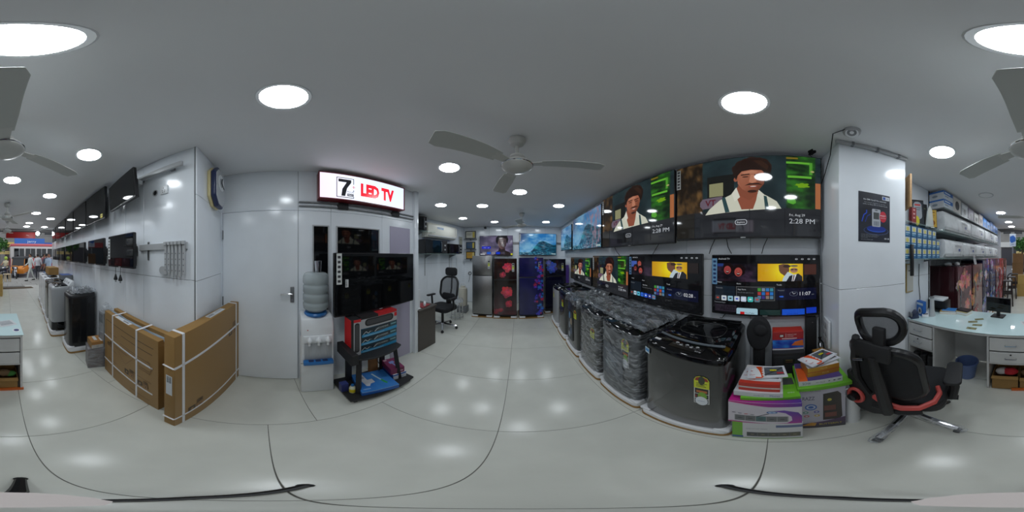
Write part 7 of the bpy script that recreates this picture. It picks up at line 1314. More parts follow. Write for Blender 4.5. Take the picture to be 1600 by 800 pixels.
for i, px in enumerate((703, 711)):
    p = WA.at(px, 0.05); q2 = WA.at(px + 3, 0.02); k = MB(); k.tube([(p.x + 0.10, p.y, 0.0), (q2.x, q2.y, 1.5)], 0.012, 8); tag(k.build('leaning_rod', M_white), ('white rod leaning on the alcove wall left of the jug', 'second white rod leaning near the rear corner')[i], 'rod')
# alcove shelves and goods
def wa(px, off): p = WA.at(px, off); return (p.x, p.y)
def alc_shelf(label, z, p0, p1, d=0.32):
    a, b = WA.at(p0), WA.at(p1); c = (a + b) / 2; L = (b - a).length; t = thing('glass_shelf', label, 'shelf', (c.x, c.y, z), WA.phi); k = MB(); k.box(-L / 2, L / 2, -d, 0, -0.014, 0); k.build('shelf_board', M_glass, t, bev=0.002, seg=1)
    for x in (-L * 0.3, L * 0.3): k = MB(); k.prism([(0, -0.016), (-d * 0.8, -0.016), (0, -0.12)], x - 0.008, x + 0.008, 'x'); k.build('bracket', M_grey, t, smooth=False); k = MB(); k.box(x - 0.012, x + 0.012, -0.012, 0, -0.55 if L > 0.8 else -0.12, -0.016); k.build('slotted_rail', M_lgrey, t, smooth=False)
    return t
alc_shelf('alcove glass shelf carrying two microwave ovens', zat(396.5, 4.2), 648, 712); alc_shelf('upper alcove glass shelf carrying the small black oven', zat(361, 3.7), 645, 667)
zs = zat(396.5, 4.2)
def microwave(label, p0, p1, off, z, h, d=0.30, group='microwave ovens in the alcove'):
    a, b = WA.at(p0, off), WA.at(p1, off); c = (a + b) / 2; w = (b - a).length; q0 = c - WA.n * d / 2; t = thing('microwave_oven', label, 'microwave', (q0.x, q0.y, z), WA.phi, group)
    k = MB(); k.box(-w / 2, w / 2, -d / 2, d / 2, 0.008, h); k.build('case', M_black, t, bev=0.006); k = MB(); k.box(-w / 2 + 0.01, w * 0.22, -d / 2 - 0.012, -d / 2, 0.02, h - 0.01); dr = k.build('door', M_blackg, t, bev=0.004, seg=1); k = MB(); k.tube([(w * 0.18, -d / 2 - 0.012, 0.05), (w * 0.18, -d / 2 - 0.035, 0.07), (w * 0.18, -d / 2 - 0.035, h - 0.06), (w * 0.18, -d / 2 - 0.012, h - 0.04)], 0.007, 6); k.build('handle', M_grey, dr)
    k = MB(); k.box(w * 0.24, w / 2 - 0.01, -d / 2 - 0.006, -d / 2, 0.02, h - 0.01); cp = k.build('control_panel', M_blackm, t, smooth=False)
    for z2 in (0.3, 0.62): k = MB(); k.lathe([(0.022, 0), (0.018, 0.015), (0.001, 0.016)], 12, M=Matrix.Translation((w * 0.37, -d / 2 - 0.006, h * z2)) @ Matrix.Rotation(R(90), 4, 'X')); k.build('knob', M_lgrey, cp)
    for sx in (-1, 1): k = MB(); k.box(sx * w * 0.4 - 0.02, sx * w * 0.4 + 0.02, -0.1, 0.1, 0, 0.008); k.build('foot', M_blackm, t, smooth=False)
    return t
microwave('larger black microwave oven on the alcove shelf', 664, 699, 0.31, zs + 0.001, 0.33); t = microwave('smaller flowered microwave oven beside the larger one', 701.5, 722, 0.31, zs + 0.001, 0.27)
microwave('small black oven on the upper alcove shelf', 649, 667, 0.31, zat(361, 3.7) + 0.001, 0.33)
a, b = WA.at(669, 0.235), WA.at(714, 0.235); c = (a + b) / 2 - WA.n * 0.115; w = (b - a).length; zb = zat(373, 4.3); hh = 0.36
t = thing('air_conditioner', 'cream wall air conditioner with blue logo in the alcove', 'air conditioner', (c.x, c.y, zb), WA.phi); k = MB(); k.prism([(-0.115, 0.10), (-0.06, 0.0), (0.113, 0.0), (0.113, hh), (-0.06, hh), (-0.115, hh - 0.05)], -w / 2, w / 2, 'x'); k.build('casing', mat('ac_cream', rgb(240, 238, 226), 0.3), t, bev=0.01)
k = MB(); k.box(-w * 0.47, w * 0.47, -0.10, -0.06, 0.03, 0.06, Matrix.Rotation(R(0), 4, 'X')); k.build('louvre', M_lgrey, t, smooth=False); q = Paint(0.26, 0.07); q.rect(0, 0, 1, 1, tri((216, 216, 208))).text('VOLTAS', 0.05, 0.8, 0.6, tri((50, 130, 200)), w=0.9, bold=0.03); q.build('logo', PRINT, t, (-w * 0.12, -0.1165, hh * 0.68)); k = MB(); k.box(w * 0.42, w * 0.428, -0.1165, -0.11, 0.1, hh - 0.05); k.build('seam', M_grey, t, smooth=False)
# certificates near the rear corner
def wbp(px): p = WB.at(px); return p
for i, (p0, p1, y0, y1, cols, lb) in enumerate(((728, 744, 361, 373, ((206, 204, 190), (200, 180, 70)), 'top framed certificate on the rear corner shelves'), (729, 743, 378, 389, ((60, 90, 120), (196, 176, 60)), 'middle blue and yellow frame on the rear corner shelves'), (729, 743, 393, 404.5, ((196, 150, 50), (206, 190, 120)), 'lowest golden frame on the rear corner shelves'))):
    a, b = WB.at(p0), WB.at(p1); c = (a + b) / 2; w = (b - a).length; z1, z0 = zat(y0, 5.3), zat(y1, 5.3); t = thing('certificate_frame', lb, 'frame', (c.x, c.y - 0.06, (z0 + z1) / 2), 0, 'frames near the rear corner')
    k = MB(); k.box(-w / 2, w / 2, -0.012, 0.012, -(z1 - z0) / 2, (z1 - z0) / 2); k.build('frame_body', M_black, t, bev=0.003, seg=1); q = Paint(w * 0.84, (z1 - z0) * 0.8); q.rect(0, 0, 1, 1, tri(cols[0])).rect(0.75, 0.05, 0.98, 0.95, tri(cols[1])).rect(0.12, 0.3, 0.65, 0.36, tri((110, 100, 90))).rect(0.12, 0.5, 0.6, 0.55, tri((110, 100, 90))); q.build('certificate', PRINT, t, (0, -0.0128, 0))
    t2 = thing('corner_shelf', ('top', 'middle', 'lowest')[i] + ' small shelf under a certificate by the rear corner', 'shelf', (c.x, c.y, z0 - 0.004), 0, 'small shelves near the rear corner'); k = MB(); k.box(-w / 2 - 0.03, w / 2 + 0.03, -0.16, 0, -0.012, 0); k.build('shelf_board', M_grey, t2, bev=0.002, seg=1); k = MB(); k.box(-0.008, 0.008, -0.12, 0, -0.05, -0.012); k.build('bracket', M_grey, t2, smooth=False)
a, b = WA.at(717, 0.02), WA.at(722, 0.02); c = (a + b) / 2; w = (b - a).length; t = thing('certificate_frame', 'narrow framed notice on the alcove wall beside the air conditioner', 'frame', (c.x, c.y, 1.95), WA.phi, 'frames near the rear corner'); k = MB(); k.box(-w / 2, w / 2, -0.012, 0.01, -0.22, 0.22); k.build('frame_body', M_lgrey, t, bev=0.003, seg=1); q = Paint(w * 0.84, 0.40); q.rect(0, 0, 1, 1, tri((176, 176, 160))).rect(0.2, 0.2, 0.8, 0.24, tri((110, 110, 100))); q.build('certificate', PRINT, t, (0, -0.0128, 0))
# security camera on the rear wall, electric box
p = WB.at(759); t = thing('bullet_camera', 'small black security camera high on the rear wall', 'security camera', (p.x, p.y, zat(356, 5.2)), 0); k = MB(); k.cyl((0, 0, 0.03), (0, -0.05, 0.02), 0.02); k.build('mount', M_grey, t); k = MB(); k.cyl((0, -0.05, 0.0), (0, -0.15, -0.01), 0.035); bo = k.build('camera_body', M_blackm, t); k = MB(); k.cyl((0, -0.15, -0.01), (0, -0.155, -0.011), 0.022); k.build('lens', M_blackg, bo)
p = WB.at(733); t = thing('wall_gauge', 'dark round gauge with a coiled lead beside the silver fridge', 'gauge', (p.x + 0.03, p.y - 0.001, 0.98), 0); k = MB(); k.tube([(0.05 * math.cos(a), -0.012, 0.05 * math.sin(a)) for a in np.linspace(0, 2 * math.pi, 18, endpoint=False)], 0.009, 6, closed=True); k.build('ring', M_black, t); k = MB(); k.tube([(0, -0.01, -0.05), (-0.02, -0.01, -0.2), (-0.05, -0.01, -0.3)], 0.005, 6); k.build('lead', M_black, t)
for px, lb in ((805, 'flat wall bracket between the two rear TVs'), (872, 'flat wall bracket right of the wave TV')):
    p = WB.at(px); t = thing('tv_bracket', lb, 'bracket', (p.x, p.y, zat(380, 5.2)), 0); k = MB(); k.box(-0.12, 0.12, -0.02, 0, -0.035, 0.035); k.build('plate', M_steel, t, bev=0.002, seg=1); k = MB(); k.box(-0.12, 0.12, -0.03, -0.02, 0.02, 0.03); k.build('lip', M_steel, t, smooth=False)
# ================================================================== STREET BEYOND THE SHOP FRONT
M_pave = mat('paving_concrete', rgb(150, 148, 142), 0.8, noise=0.12, nscale=6); M_asph = mat('asphalt', rgb(96, 96, 98), 0.9, noise=0.15, nscale=14)
k = MB(); k.box(-30, 22, -11.6, -8.3, -0.2, -0.06); pav = struct(k.build('floor_pavement', M_asph, smooth=False))
sm = MB(); sm.box(-0.395, 0.395, -0.395, 0.395, -0.06, -0.02); sl_me = sm.mesh('paving_slab', bev=0.006, seg=1)
for i in range(-8, 4):
    for j in range(4): link('paving_slab', sl_me, M_pave, pav, (i * 0.8 + 0.2 * (j % 2), -8.72 - 0.8 * j, random.uniform(-0.006, 0.0)))
k = MB(); k.box(-60, 40, -40, -11.6, -0.3, -0.15); struct(k.build('floor_road', M_asph, smooth=False))
x, y = FP(27, 450); k = MB(); k.box(-0.75, 0.75, -0.20, 0.20, 0.0, 0.012); tag(k.build('door_mat', mat('brown_mat', rgb(88, 74, 56), 0.95, bump=0.5, bscale=200), None, (x, y, 0), (0, 0, R(5)), bev=0.004), 'brown door mat on the tiles at the shop opening', 'mat')
# hanging red sign at the porch edge
a = Vector((-0.31, -8.25)); t = thing('hanging_sign', 'red signboard with a white emblem hanging over the entrance', 'sign', (-1.05, -8.22, 2.62), R(180)); k = MB(); k.box(-0.75, 0.75, -0.03, 0.03, -0.16, 0.15); k.build('board', mat('sign_red', rgb(170, 36, 36), 0.4), t, bev=0.004, seg=1)
q = Paint(1.46, 0.30); q.rect(0, 0, 1, 1, tri((176, 40, 38))).ell(0.16, 0.16, 0.085, 0.085, tri((206, 200, 190)), 24).ell(0.74, 0.52, 0.06, 0.022, tri((236, 230, 226)), 18, rot=0.2); q.build('sign_print', PRINT, t, (0, -0.0306, -0.005))
for x in (-0.6, 0.6): k = MB(); k.cyl((x, 0, 0.15), (x, 0, 0.17), 0.01); k.build('hanger', M_grey, t)
t = thing('upright_sign', 'narrow blue and white upright sign at the right of the opening', 'sign', (0.62, -9.0, 0), R(180)); k = MB(); k.cyl((0, 0, -0.02), (0, 0, 2.1), 0.03); k.build('pole', M_grey, t); k = MB(); k.box(-0.17, 0.17, -0.04, 0.04, 2.08, 2.78); k.build('board', M_white, t, bev=0.004, seg=1)
q = Paint(0.32, 0.66); q.rect(0, 0, 1, 1, tri((206, 220, 236))).poly([(0, 0.2), (0.6, 0.1), (1, 0.3), (1, 0.6), (0.3, 0.75), (0, 0.6)], tri((60, 110, 190))).text('LED', 0.25, 0.9, 0.1, tri((50, 70, 130))); q.build('sign_print', PRINT, t, (0, -0.0406, 2.43))
# far building with shop fronts
t = thing('shop_building', 'grey concrete shop building across the street', 'building', (-3, -26, -0.15), R(180)); k = MB(); k.box(-22, 22, 0, 4, 0, 11); k.build('facade', mat('facade_grey', rgb(128, 126, 122), 0.85, noise=0.1, nscale=1.2), t, smooth=False)
for i in range(9):
    x = -18 + 4.4 * i
    k = MB(); k.box(x - 1.8, x + 1.8, -0.05, 0.1, 0.2, 3.0); sh = k.build('shop_front', mat('shop_dark_%d' % (i % 3), (rgb(46, 44, 50), rgb(60, 48, 44), rgb(40, 50, 56))[i % 3], 0.5), t, smooth=False)
    k = MB(); k.box(x - 1.9, x + 1.9, -0.3, 0.05, 3.1, 3.9); k.build('fascia', mat('fascia_%d' % (i % 4), (rgb(200, 176, 96), rgb(40, 90, 170), rgb(150, 40, 40), rgb(190, 190, 186))[i % 4], 0.5), t, smooth=False)
    for z in (5.2, 8.2):
        for dx in (-0.9, 0.9): k = MB(); k.box(x + dx - 0.6, x + dx + 0.6, -0.04, 0.1, z, z + 1.5); wn = k.build('window', M_dglass, t, smooth=False); k = MB(); k.box(x + dx - 0.68, x + dx + 0.68, -0.1, 0.0, z - 0.08, z); k.build('sill', M_pave, wn, smooth=False)
t = thing('shop_sign', 'blue shop sign with white script across the street', 'sign', (-4.05, -22.0, 3.55), R(180)); k = MB(); k.box(-2.1, 2.1, -0.08, 0.08, -0.45, 0.42); k.build('board', mat('sign_blue', rgb(40, 92, 170), 0.4), t, bev=0.01, seg=1); q = Paint(4.1, 0.8); q.rect(0, 0, 1, 1, tri((44, 104, 184))).text('jerry', 0.42, 0.7, 0.42, tri((226, 232, 240)), w=0.3); q.build('sign_print', PRINT, t, (0, -0.081, 0))
for x in (-1.9, 1.9): k = MB(); k.cyl((x, 0.05, -3.7), (x, 0.05, -0.4), 0.06); k.build('post', M_grey, t)
t = thing('shop_sign', 'yellow shop sign board left of the bus', 'sign', (-0.25, -20.0, 1.95), R(180)); k = MB(); k.box(-1.2, 1.2, -0.06, 0.06, -0.18, 0.18); k.build('board', mat('sign_yellow', rgb(206, 184, 120), 0.5), t, bev=0.006, seg=1); q = Paint(2.3, 0.34); q.rect(0, 0, 1, 1, tri((206, 186, 120))).text('BAKERY STORE', 0.05, 0.75, 0.45, tri((110, 70, 40)), w=0.9); q.build('sign_print', PRINT, t, (0, -0.061, 0))
for x in (-1.1, 1.1): k = MB(); k.cyl((x, 0.04, -2.1), (x, 0.04, -0.17), 0.04); k.build('post', M_grey, t)
# tree
def tree(label, x, y, h, r, seed):
    t = thing('street_tree', label, 'tree', (x, y, -0.15)); k = MB(); k.tube([(0, 0, 0), (0.1, 0, h * 0.4), (0.0, 0.1, h * 0.75)], [0.16, 0.12, 0.06], 8); k.build('trunk', mat('bark', rgb(88, 70, 54), 0.9, noise=0.2), t); rs = random.Random(seed); k = MB()
    for i in range(900):
        u = rs.gauss(0, 1), rs.gauss(0, 1), rs.gauss(0, 0.7); l = math.sqrt(sum(a * a for a in u)) or 1; d = r * rs.random() ** 0.4; c = Vector((u[0] / l * d, u[1] / l * d, h * 0.8 + u[2] / l * d * 0.8)); a = Vector((rs.uniform(-1, 1), rs.uniform(-1, 1), rs.uniform(-0.6, 0.2))).normalized() * 0.22; b = a.orthogonal().normalized() * 0.07
        k.add([c, c + a * 0.5 + b, c + a, c + a * 0.5 - b], [(0, 1, 2, 3)])
    f = k.build('foliage', mat('leaf_green', rgb(64, 110, 48), 0.6, noise=0.3, nscale=2), t, smooth=False); f['kind'] = 'stuff'; return t
tree('leafy street tree behind the red sign', 0.1, -15.5, 3.5, 0.9, 3)
# ---- bus
t = thing('city_bus', 'red and white city bus passing on the street', 'bus', (-1.15, -17.2, -0.15), R(180)); L = 9.0
k = MB(); k.box(0, L, 0, 2.4, 0.35, 1.45); k.build('lower_body', mat('bus_red', rgb(170, 32, 44), 0.3), t, bev=0.05); k = MB(); k.box(0, L, 0.02, 2.38, 1.45, 2.75); k.build('upper_body', mat('bus_white', rgb(196, 190, 186), 0.3), t, bev=0.05); k = MB(); k.box(-0.02, L, -0.02, 2.42, 2.72, 3.02); k.build('roof', mat('bus_pink', rgb(196, 90, 96), 0.35), t, bev=0.08, seg=3)
for i in range(7): k = MB(); k.box(0.35 + 1.22 * i, 1.42 + 1.22 * i, -0.01, 0.05, 1.6, 2.5); wn = k.build('window', M_dglass, t, smooth=False); k = MB(); k.box(0.87 + 1.22 * i, 0.91 + 1.22 * i, -0.02, 0.0, 1.6, 2.5); k.build('window_bar', M_lgrey, wn, smooth=False)
k = MB(); k.box(-0.012, 0.3, -0.012, 0.05, 0.4, 2.7); k.build('corner_panel', mat('bus_white', rgb(196, 190, 186), 0.3), t, smooth=False)
for x in (1.6, 6.6): k = MB(); k.lathe([(0.001, -0.14), (0.46, -0.14), (0.48, 0), (0.46, 0.14), (0.001, 0.14)], 22, M=Matrix.Translation((x, 0.12, 0.48)) @ Matrix.Rotation(R(90), 4, 'X')); k.build('wheel', M_blackm, t)
# ---- auto rickshaw
p = FP(46, 428, -0.15); t = thing('auto_rickshaw', 'orange and black auto rickshaw at the kerb', 'rickshaw', (-1.75, -13.9, -0.15), R(160))
M_or = mat('rick_orange', rgb(214, 130, 40), 0.35)
k = MB(); k.prism([(-1.25, 0.3), (1.2, 0.3), (1.2, 0.85), (0.2, 0.9), (-0.35, 0.8), (-0.9, 0.95), (-1.2, 0.7)], -0.55, 0.55, 'x'); k.build('body', M_or, t, bev=0.05); k = MB(); k.prism([(-0.75, 1.5), (-0.6, 1.62), (0.9, 1.68), (1.22, 1.45), (1.22, 0.85), (1.16, 0.85), (1.1, 1.4), (-0.7, 1.46)], -0.58, 0.58, 'x'); k.build('canopy', M_blackm, t, bev=0.02)
k = MB(); k.prism([(-0.95, 0.92), (-0.92, 0.92), (-0.68, 1.5), (-0.71, 1.5)], -0.5, 0.5, 'x'); k.build('windscreen', M_dglass, t); k = MB(); k.box(-0.5, 0.5, 0.35, 0.75, 0.75, 1.05); k.build('bench', M_blackfab, t, bev=0.04)
for s in (-1, 1): k = MB(); k.tube([(s * 0.52, -0.93, 0.9), (s * 0.52, -0.68, 1.52)], 0.025, 6); k.build('pillar', M_or, t)
for (x, y) in ((0, -1.0), (-0.5, 0.85), (0.5, 0.85)): k = MB(); k.lathe([(0.001, -0.06), (0.21, -0.06), (0.23, 0), (0.21, 0.06), (0.001, 0.06)], 18, M=Matrix.Translation((x, y, 0.23)) @ Matrix.Rotation(R(90), 4, 'Y')); k.build('wheel', M_blackm, t)
k = MB(); k.cyl((0, -1.22, 0.75), (0, -1.28, 0.75), 0.09); k.build('headlamp', M_chrome, t)
# ---- motorcycles
def bike(label, x, y, phi, col):
    t = thing('motorcycle', label, 'motorcycle', (x, y, -0.15), phi, 'motorcycles on the street'); M_c = mat('bike_%d_%d' % (col[0], col[2]), rgb(*col), 0.3)
    for yy in (-0.62, 0.62): k = MB(); k.tube([(0, yy + 0.28 * math.cos(a), 0.30 + 0.28 * math.sin(a)) for a in np.linspace(0, 2 * math.pi, 18, endpoint=False)], 0.045, 8, closed=True); w = k.build('wheel', M_blackm, t); k = MB(); k.cyl((-0.04, yy, 0.3), (0.04, yy, 0.3), 0.10); k.build('hub', M_chrome, w)
    k = MB(); k.tube([(0, -0.3, 0.72), (0, 0.0, 0.80), (0, 0.2, 0.74)], [0.10, 0.14, 0.10], 10); k.build('fuel_tank', M_c, t); k = MB(); k.tube([(0, 0.15, 0.76), (0, 0.5, 0.78), (0, 0.72, 0.84)], [0.10, 0.11, 0.07], 8); k.build('saddle', M_blackfab, t); k = MB(); k.box(-0.12, 0.12, -0.2, 0.25, 0.3, 0.62); k.build('engine', M_grey, t, bev=0.03)
    k = MB(); k.tube([(0.06, -0.62, 0.3), (0.05, -0.4, 0.9)], 0.025, 6); k.tube([(-0.06, -0.62, 0.3), (-0.05, -0.4, 0.9)], 0.025, 6); k.build('fork', M_chrome, t); k = MB(); k.tube([(-0.33, -0.25, 0.98), (-0.12, -0.38, 0.95), (0.12, -0.38, 0.95), (0.33, -0.25, 0.98)], 0.018, 6); k.build('handlebar', M_black, t); k = MB(); k.ball((0, -0.52, 0.82), 0.09); k.build('headlamp', M_chrome, t)
    return t
bike('blue motorcycle with the helmeted rider', -0.40, -11.9, R(160), (50, 60, 130)); bike('dark motorcycle parked beside the rickshaw', -1.05, -11.9, R(185), (40, 44, 60))
bike('black motorcycle half hidden at the left picture edge', 0.25, -10.7, R(115), (40, 40, 44))
# ---- people
def person_mat(nm, shirt, pants, skin, hem=0.92, sleeve=0.0):
    m = bpy.data.materials.new(nm); m.use_nodes = True; nt = m.node_tree; b = nt.nodes['Principled BSDF']; b.inputs['Roughness'].default_value = 0.8
    tc = node(nt, 'ShaderNodeTexCoord'); sx = node(nt, 'ShaderNodeSeparateXYZ'); nt.links.new(tc.outputs['Object'], sx.inputs[0])
    cr = node(nt, 'ShaderNodeValToRGB'); cr.color_ramp.interpolation = 'CONSTANT'; mp = node(nt, 'ShaderNodeMapRange'); mp.inputs[1].default_value = 0; mp.inputs[2].default_value = 2.0; nt.links.new(sx.outputs['Z'], mp.inputs[0]); nt.links.new(mp.outputs[0], cr.inputs[0])
    e = cr.color_ramp.elements; e[0].position = 0; e[0].color = rgb(40, 34, 30); e[1].position = 0.035; e[1].color = rgb(*pants)
    for pos, c in ((hem / 2, shirt), (0.735, skin)): n_ = e.new(pos); n_.color = rgb(*c)
    ab = node(nt, 'ShaderNodeMath', operation='ABSOLUTE'); nt.links.new(sx.outputs['X'], ab.inputs[0]); g1 = node(nt, 'ShaderNodeMath', operation='GREATER_THAN'); g1.inputs[1].default_value = 0.195; nt.links.new(ab.outputs[0], g1.inputs[0])
    g2 = node(nt, 'ShaderNodeMath', operation='LESS_THAN'); g2.inputs[1].default_value = 1.12 if not sleeve else sleeve; nt.links.new(sx.outputs['Z'], g2.inputs[0]); mu = node(nt, 'ShaderNodeMath', operation='MULTIPLY'); nt.links.new(g1.outputs[0], mu.inputs[0]); nt.links.new(g2.outputs[0], mu.inputs[1])
    mx = node(nt, 'ShaderNodeMix', data_type='RGBA'); nt.links.new(mu.outputs[0], mx.inputs[0]); nt.links.new(cr.outputs[0], mx.inputs[6]); mx.inputs[7].default_value = rgb(*skin); nt.links.new(mx.outputs[2], b.inputs['Base Color']); return m
NP = [0]
def person(label, x, y, phi, shirt, pants, stride=0.0, arm=0.2, skin=(140, 96, 74), hair=(24, 20, 18), h=1.70, z=0.0, sit=False, hem=0.92, sleeve=0.0, helmet=None):
    NP[0] += 1; t = thing('person', label, 'person', (x, y, z), phi, 'people on the street'); t.scale = (h / 1.7,) * 3
    k = MB()
    def limb(pts, rs): k.tube(pts, rs, 10); [k.ball(p, r * 0.99, n=10, m=6) for p, r in zip(pts, rs)]
    hip = 0.92 if not sit else 0.60
    def rise(v): return v + hip - 0.92
    limb([(0, 0.0, rise(0.90)), (0, -0.005, rise(1.02)), (0, -0.01, rise(1.15)), (0, -0.01, rise(1.30)), (0, 0.0, rise(1.42))], [0.135, 0.125, 0.13, 0.14, 0.09]); k.v = [(a * 1.22, b * 0.82, c) for a, b, c in k.v]
    limb([(0, 0, rise(1.40)), (0, -0.01, rise(1.50))], [0.055, 0.052]); k.ball((0, -0.02, rise(1.60)), 0.078, 0.095, 0.112, 14, 10); k.ball((0, -0.112, rise(1.585)), 0.016, 0.02, 0.024, 8, 6)
    for s in (-1, 1): k.ball((s * 0.078, -0.01, rise(1.60)), 0.014, 0.022, 0.03, 8, 6)
    for s in (-1, 1):
        f = s * stride
        if not sit: limb([(s * 0.085, 0, 0.90), (s * 0.09, -0.28 * f - 0.01, 0.49), (s * 0.09, -0.42 * f + (0.05 if f < 0 else 0), 0.09)], [0.088, 0.058, 0.042]); fy = -0.42 * f + (0.05 if f < 0 else 0); limb([(s * 0.09, fy + 0.03, 0.045), (s * 0.095, fy - 0.15, 0.035)], [0.045, 0.035])
        else: limb([(s * 0.09, 0, 0.60), (s * 0.15, -0.40, 0.62), (s * 0.16, -0.32, 0.18)], [0.088, 0.062, 0.044]); limb([(s * 0.16, -0.30, 0.13), (s * 0.16, -0.46, 0.11)], [0.045, 0.035])
        g_ = -f * 0.7; hd = (s * 0.27, -0.12 - arm * g_, rise(0.86)) if not sit else (s * 0.24, -0.48, rise(1.12)); el_ = (s * 0.245, -0.15 * g_ * arm + 0.02, rise(1.12)) if not sit else (s * 0.26, -0.2, rise(1.14))
        limb([(s * 0.17, 0, rise(1.38)), el_, hd], [0.055, 0.042, 0.033]); d = (Vector(hd) - Vector(el_)).normalized(); H0 = Vector(hd)
        for i in range(4): limb([H0 + Vector((0, (i - 1.5) * 0.02, 0)) + d * 0.03, H0 + Vector((0, (i - 1.5) * 0.022, 0)) + d * (0.10 - 0.008 * abs(i - 1.2)) + Vector((-s * 0.012, 0, 0))], [0.013, 0.011])
        limb([H0, H0 + d * 0.05 + Vector((-s * 0.01, -0.045, 0))], [0.016, 0.012])
    m = person_mat('clothes_%d' % NP[0], shirt, pants, skin, hem if not sit else 0.62, sleeve)
    if sit: m.node_tree.nodes['Color Ramp'].color_ramp.elements[3].position = rise(1.47) / 2
    o = k.build('body', m, t); md = o.modifiers.new('fuse', 'REMESH'); md.mode = 'VOXEL'; md.voxel_size = 0.016; md.use_smooth_shade = True
    hb = MB(); rg = rise(1.60)
    if helmet: hb.ball((0, -0.005, rg + 0.02), 0.13, 0.145, 0.14, 16, 10); hb.build('helmet', mat('helmet_%d' % helmet[1], rgb(*helmet), 0.25), t)
    else:
        hb.lathe([(0.084, -0.03), (0.092, 0.02), (0.088, 0.07), (0.07, 0.105), (0.03, 0.122), (0.001, 0.124)], 16, (0, 0.008, rg), sy=1.14); hb.v = [(a, b + (0.02 if c < rg + 0.03 and b < -0.05 else 0), c + (0.05 if b < -0.055 and c < rg + 0.04 else 0)) for a, b, c in hb.v]; hb.build('hair', mat('hair_dark', rgb(*hair), 0.7), t)
    for s in (-1, 1): e_ = MB(); e_.ball((s * 0.032, -0.105, rg + 0.005), 0.012, 0.008, 0.008, 8, 6); e_.build('eye', M_black, t)
    e_ = MB(); e_.ball((0, -0.106, rg - 0.05), 0.026, 0.008, 0.008, 8, 6); e_.build('mouth', mat('lips', rgb(120, 64, 58), 0.6), t); return t
def at(px, r): th = az(px); return (r * math.sin(th), r * math.cos(th))
GZ = -0.02
x, y = at(47.5, 10.4); person('person in white shirt and pale trousers walking past the opening', x, y, face(0.9, 0.35), (206, 210, 206), (186, 190, 184), stride=0.7, arm=0.5, z=GZ, sleeve=0.95, hem=0.85)
x, y = at(59, 11.0); person('person in white shirt standing behind the walking one', x, y, face(-0.4, -1), (206, 208, 212), (60, 62, 70), stride=0.2, z=GZ, sleeve=1.0)
x, y = at(68.5, 10.6); person('person in a maroon shirt among the passers-by', x, y, face(-0.8, 0.4), (140, 54, 66), (50, 50, 60), stride=0.4, z=GZ)
x, y = at(72.5, 9.9); person('person in a dark grey shirt near the machines', x, y, face(0.2, -1), (70, 74, 84), (44, 44, 52), z=GZ)
x, y = at(76.5, 9.4); person('person in a pale blue shirt at the edge of the wall', x, y, face(0.6, 0.8), (160, 176, 196), (60, 64, 76), z=GZ)
x, y = at(64, 13.6); person('person in a checked dark shirt beyond the others', x, y, face(0, -1), (84, 70, 80), (56, 56, 66), z=-0.15)
x, y = at(54.5, 12.2); person('person in pink shirt between the rickshaw and passers-by', x, y, face(-1, 0), (196, 120, 130), (60, 60, 70), z=-0.15, stride=0.3)
person('rider in a yellow-green helmet sitting on the blue motorcycle', -0.40 - 0.04, -11.9 - 0.12, R(160), (190, 180, 150), (60, 64, 90), sit=True, z=-0.15 + 0.24, helmet=(150, 176, 60))
# small things near the opening
x, y = FP(11.5, 440, -0.02); t = thing('wooden_stool', 'pale wooden stool on the pavement', 'stool', (x, y, GZ), R(20)); k = MB(); k.box(-0.18, 0.18, -0.16, 0.16, 0.44, 0.48); k.build('seat', mat('pale_wood', rgb(196, 176, 140), 0.6), t, bev=0.005)
for sx in (-1, 1):
    for sy in (-1, 1): k = MB(); k.box(sx * 0.15 - 0.02, sx * 0.15 + 0.02, sy * 0.13 - 0.02, sy * 0.13 + 0.02, 0, 0.44); k.build('leg', mat('pale_wood', rgb(196, 176, 140), 0.6), t, smooth=False)
    k = MB(); k.box(sx * 0.15 - 0.012, sx * 0.15 + 0.012, -0.13, 0.13, 0.14, 0.18); k.build('stretcher', mat('pale_wood', rgb(196, 176, 140), 0.6), t, smooth=False)
p = WL.near(-4.55, 0.28); carton('brown_carton', 'long brown carton lying on the far washing machines', 'carton', (p.x, p.y), WL.phi, 0.70, 0.28, 0.20, z=1.03)
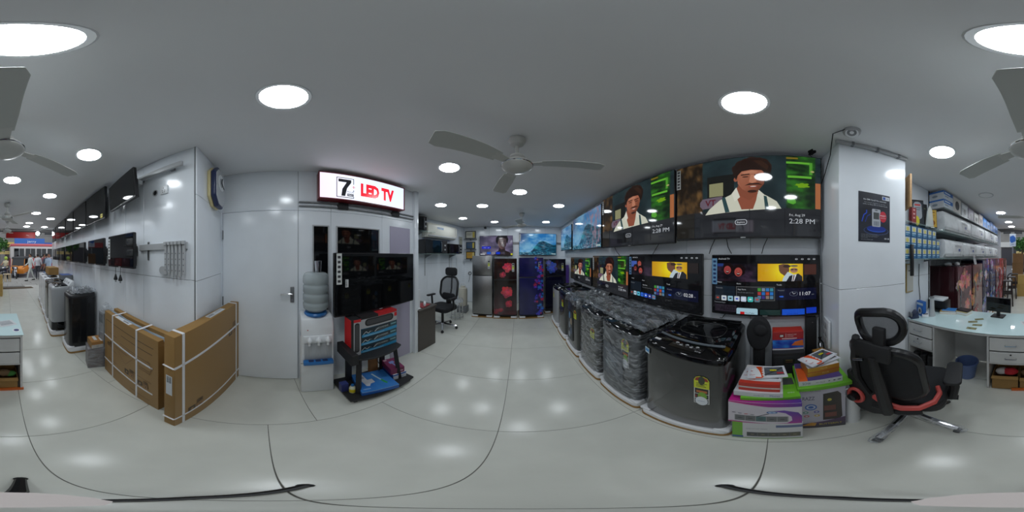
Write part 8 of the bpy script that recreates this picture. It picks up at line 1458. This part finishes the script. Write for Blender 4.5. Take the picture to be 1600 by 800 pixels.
for i, (px, r, lb) in enumerate(((1574.5, 5.0, 'nearest dark perforated plastic stool beside the fridges'), (1581, 5.9, 'second dark perforated plastic stool beside the fridges'), (1585.5, 6.9, 'farthest dark perforated plastic stool beside the fridges'))):
    x, y = at(px, r); t = thing('plastic_stool', lb, 'stool', (x, y, 0), R(4), 'dark plastic stools'); hs = 0.80; k = MB(); k.prism(rrect(0.30, 0.30, 0.04, 3), hs - 0.03, hs); st = k.build('seat', mat('stool_brown', rgb(50, 44, 42), 0.4), t, bev=0.006)
    for u in range(5):
        for v in range(5): k = MB(); k.box(-0.115 + 0.05 * u, -0.085 + 0.05 * u, -0.115 + 0.05 * v, -0.085 + 0.05 * v, hs - 0.001, hs + 0.001); k.build('perforation', M_lgrey, st, smooth=False)
    for sx in (-1, 1):
        for sy in (-1, 1): k = MB(); k.tube([(sx * 0.125, sy * 0.125, hs - 0.02), (sx * 0.155, sy * 0.155, 0)], 0.022, 4); k.build('leg', mat('stool_brown', rgb(50, 44, 42), 0.4), t)
    for sy in (-1, 1): k = MB(); k.box(-0.14, 0.14, sy * 0.14 - 0.01, sy * 0.14 + 0.01, 0.38, 0.44); k.build('stretcher', mat('stool_brown', rgb(50, 44, 42), 0.4), t, smooth=False)
for i, (px, r, w, h, z, col, lb) in enumerate(((1597, 6.3, 0.36, 0.46, 0.0, (176, 146, 84), 'lower yellow-brown carton near the right of the opening'), (1597.3, 6.32, 0.34, 0.36, 0.461, (186, 156, 90), 'middle yellow-brown carton near the right of the opening'), (1590, 8.0, 0.55, 0.62, 0.0, (132, 98, 62), 'lower large brown carton at the opening'), (1590, 8.0, 0.52, 0.60, 0.621, (140, 104, 66), 'middle large brown carton at the opening'), (1590.5, 8.0, 0.50, 0.45, 1.222, (146, 108, 70), 'top large brown carton at the opening'))):
    x, y = at(px, r); carton('brown_carton', lb, 'carton', (x, y), R(180 - 4 + 3 * i), w, 0.36, h, mat('carton_%d' % i, rgb(*col), 0.75, noise=0.06), z=z, top=(lambda c: (lambda q: q.rect(0, 0, 1, 1, tri(c)).rect(0, 0.46, 1, 0.54, tri(tuple(int(v * 0.8) for v in c)))))(col), group='cartons near the opening')
# ================================================================== CAMERA TRIPOD UNDER THE LENS
t = thing('tripod', 'black tripod feet with a slim pale pole under the camera', 'tripod', (0.0, -0.115, 0))
k = MB(); k.tube([(0, 0, 0.10), (0, 0.095, 1.28)], [0.016, 0.013], 12); k.build('pole', mat('pole_grey', rgb(178, 168, 164), 0.5), t); k = MB(); k.lathe([(0.001, 0.05), (0.032, 0.055), (0.034, 0.10), (0.026, 0.125), (0.001, 0.127)], 18); k.build('hub', M_black, t)
for (x, y) in ((-0.24, 0.19), (0.24, 0.18), (-0.04, -0.20)):
    k = MB(); k.tube([(0, 0, 0.09), (x * 0.5, y * 0.35, 0.065), (x, y, 0.016)], [0.015, 0.014, 0.012], 8); lg = k.build('leg', M_black, t); k = MB(); k.ball((x, y, 0.014), 0.016, 0.016, 0.014, 10, 6); k.build('rubber_foot', M_blackm, lg)
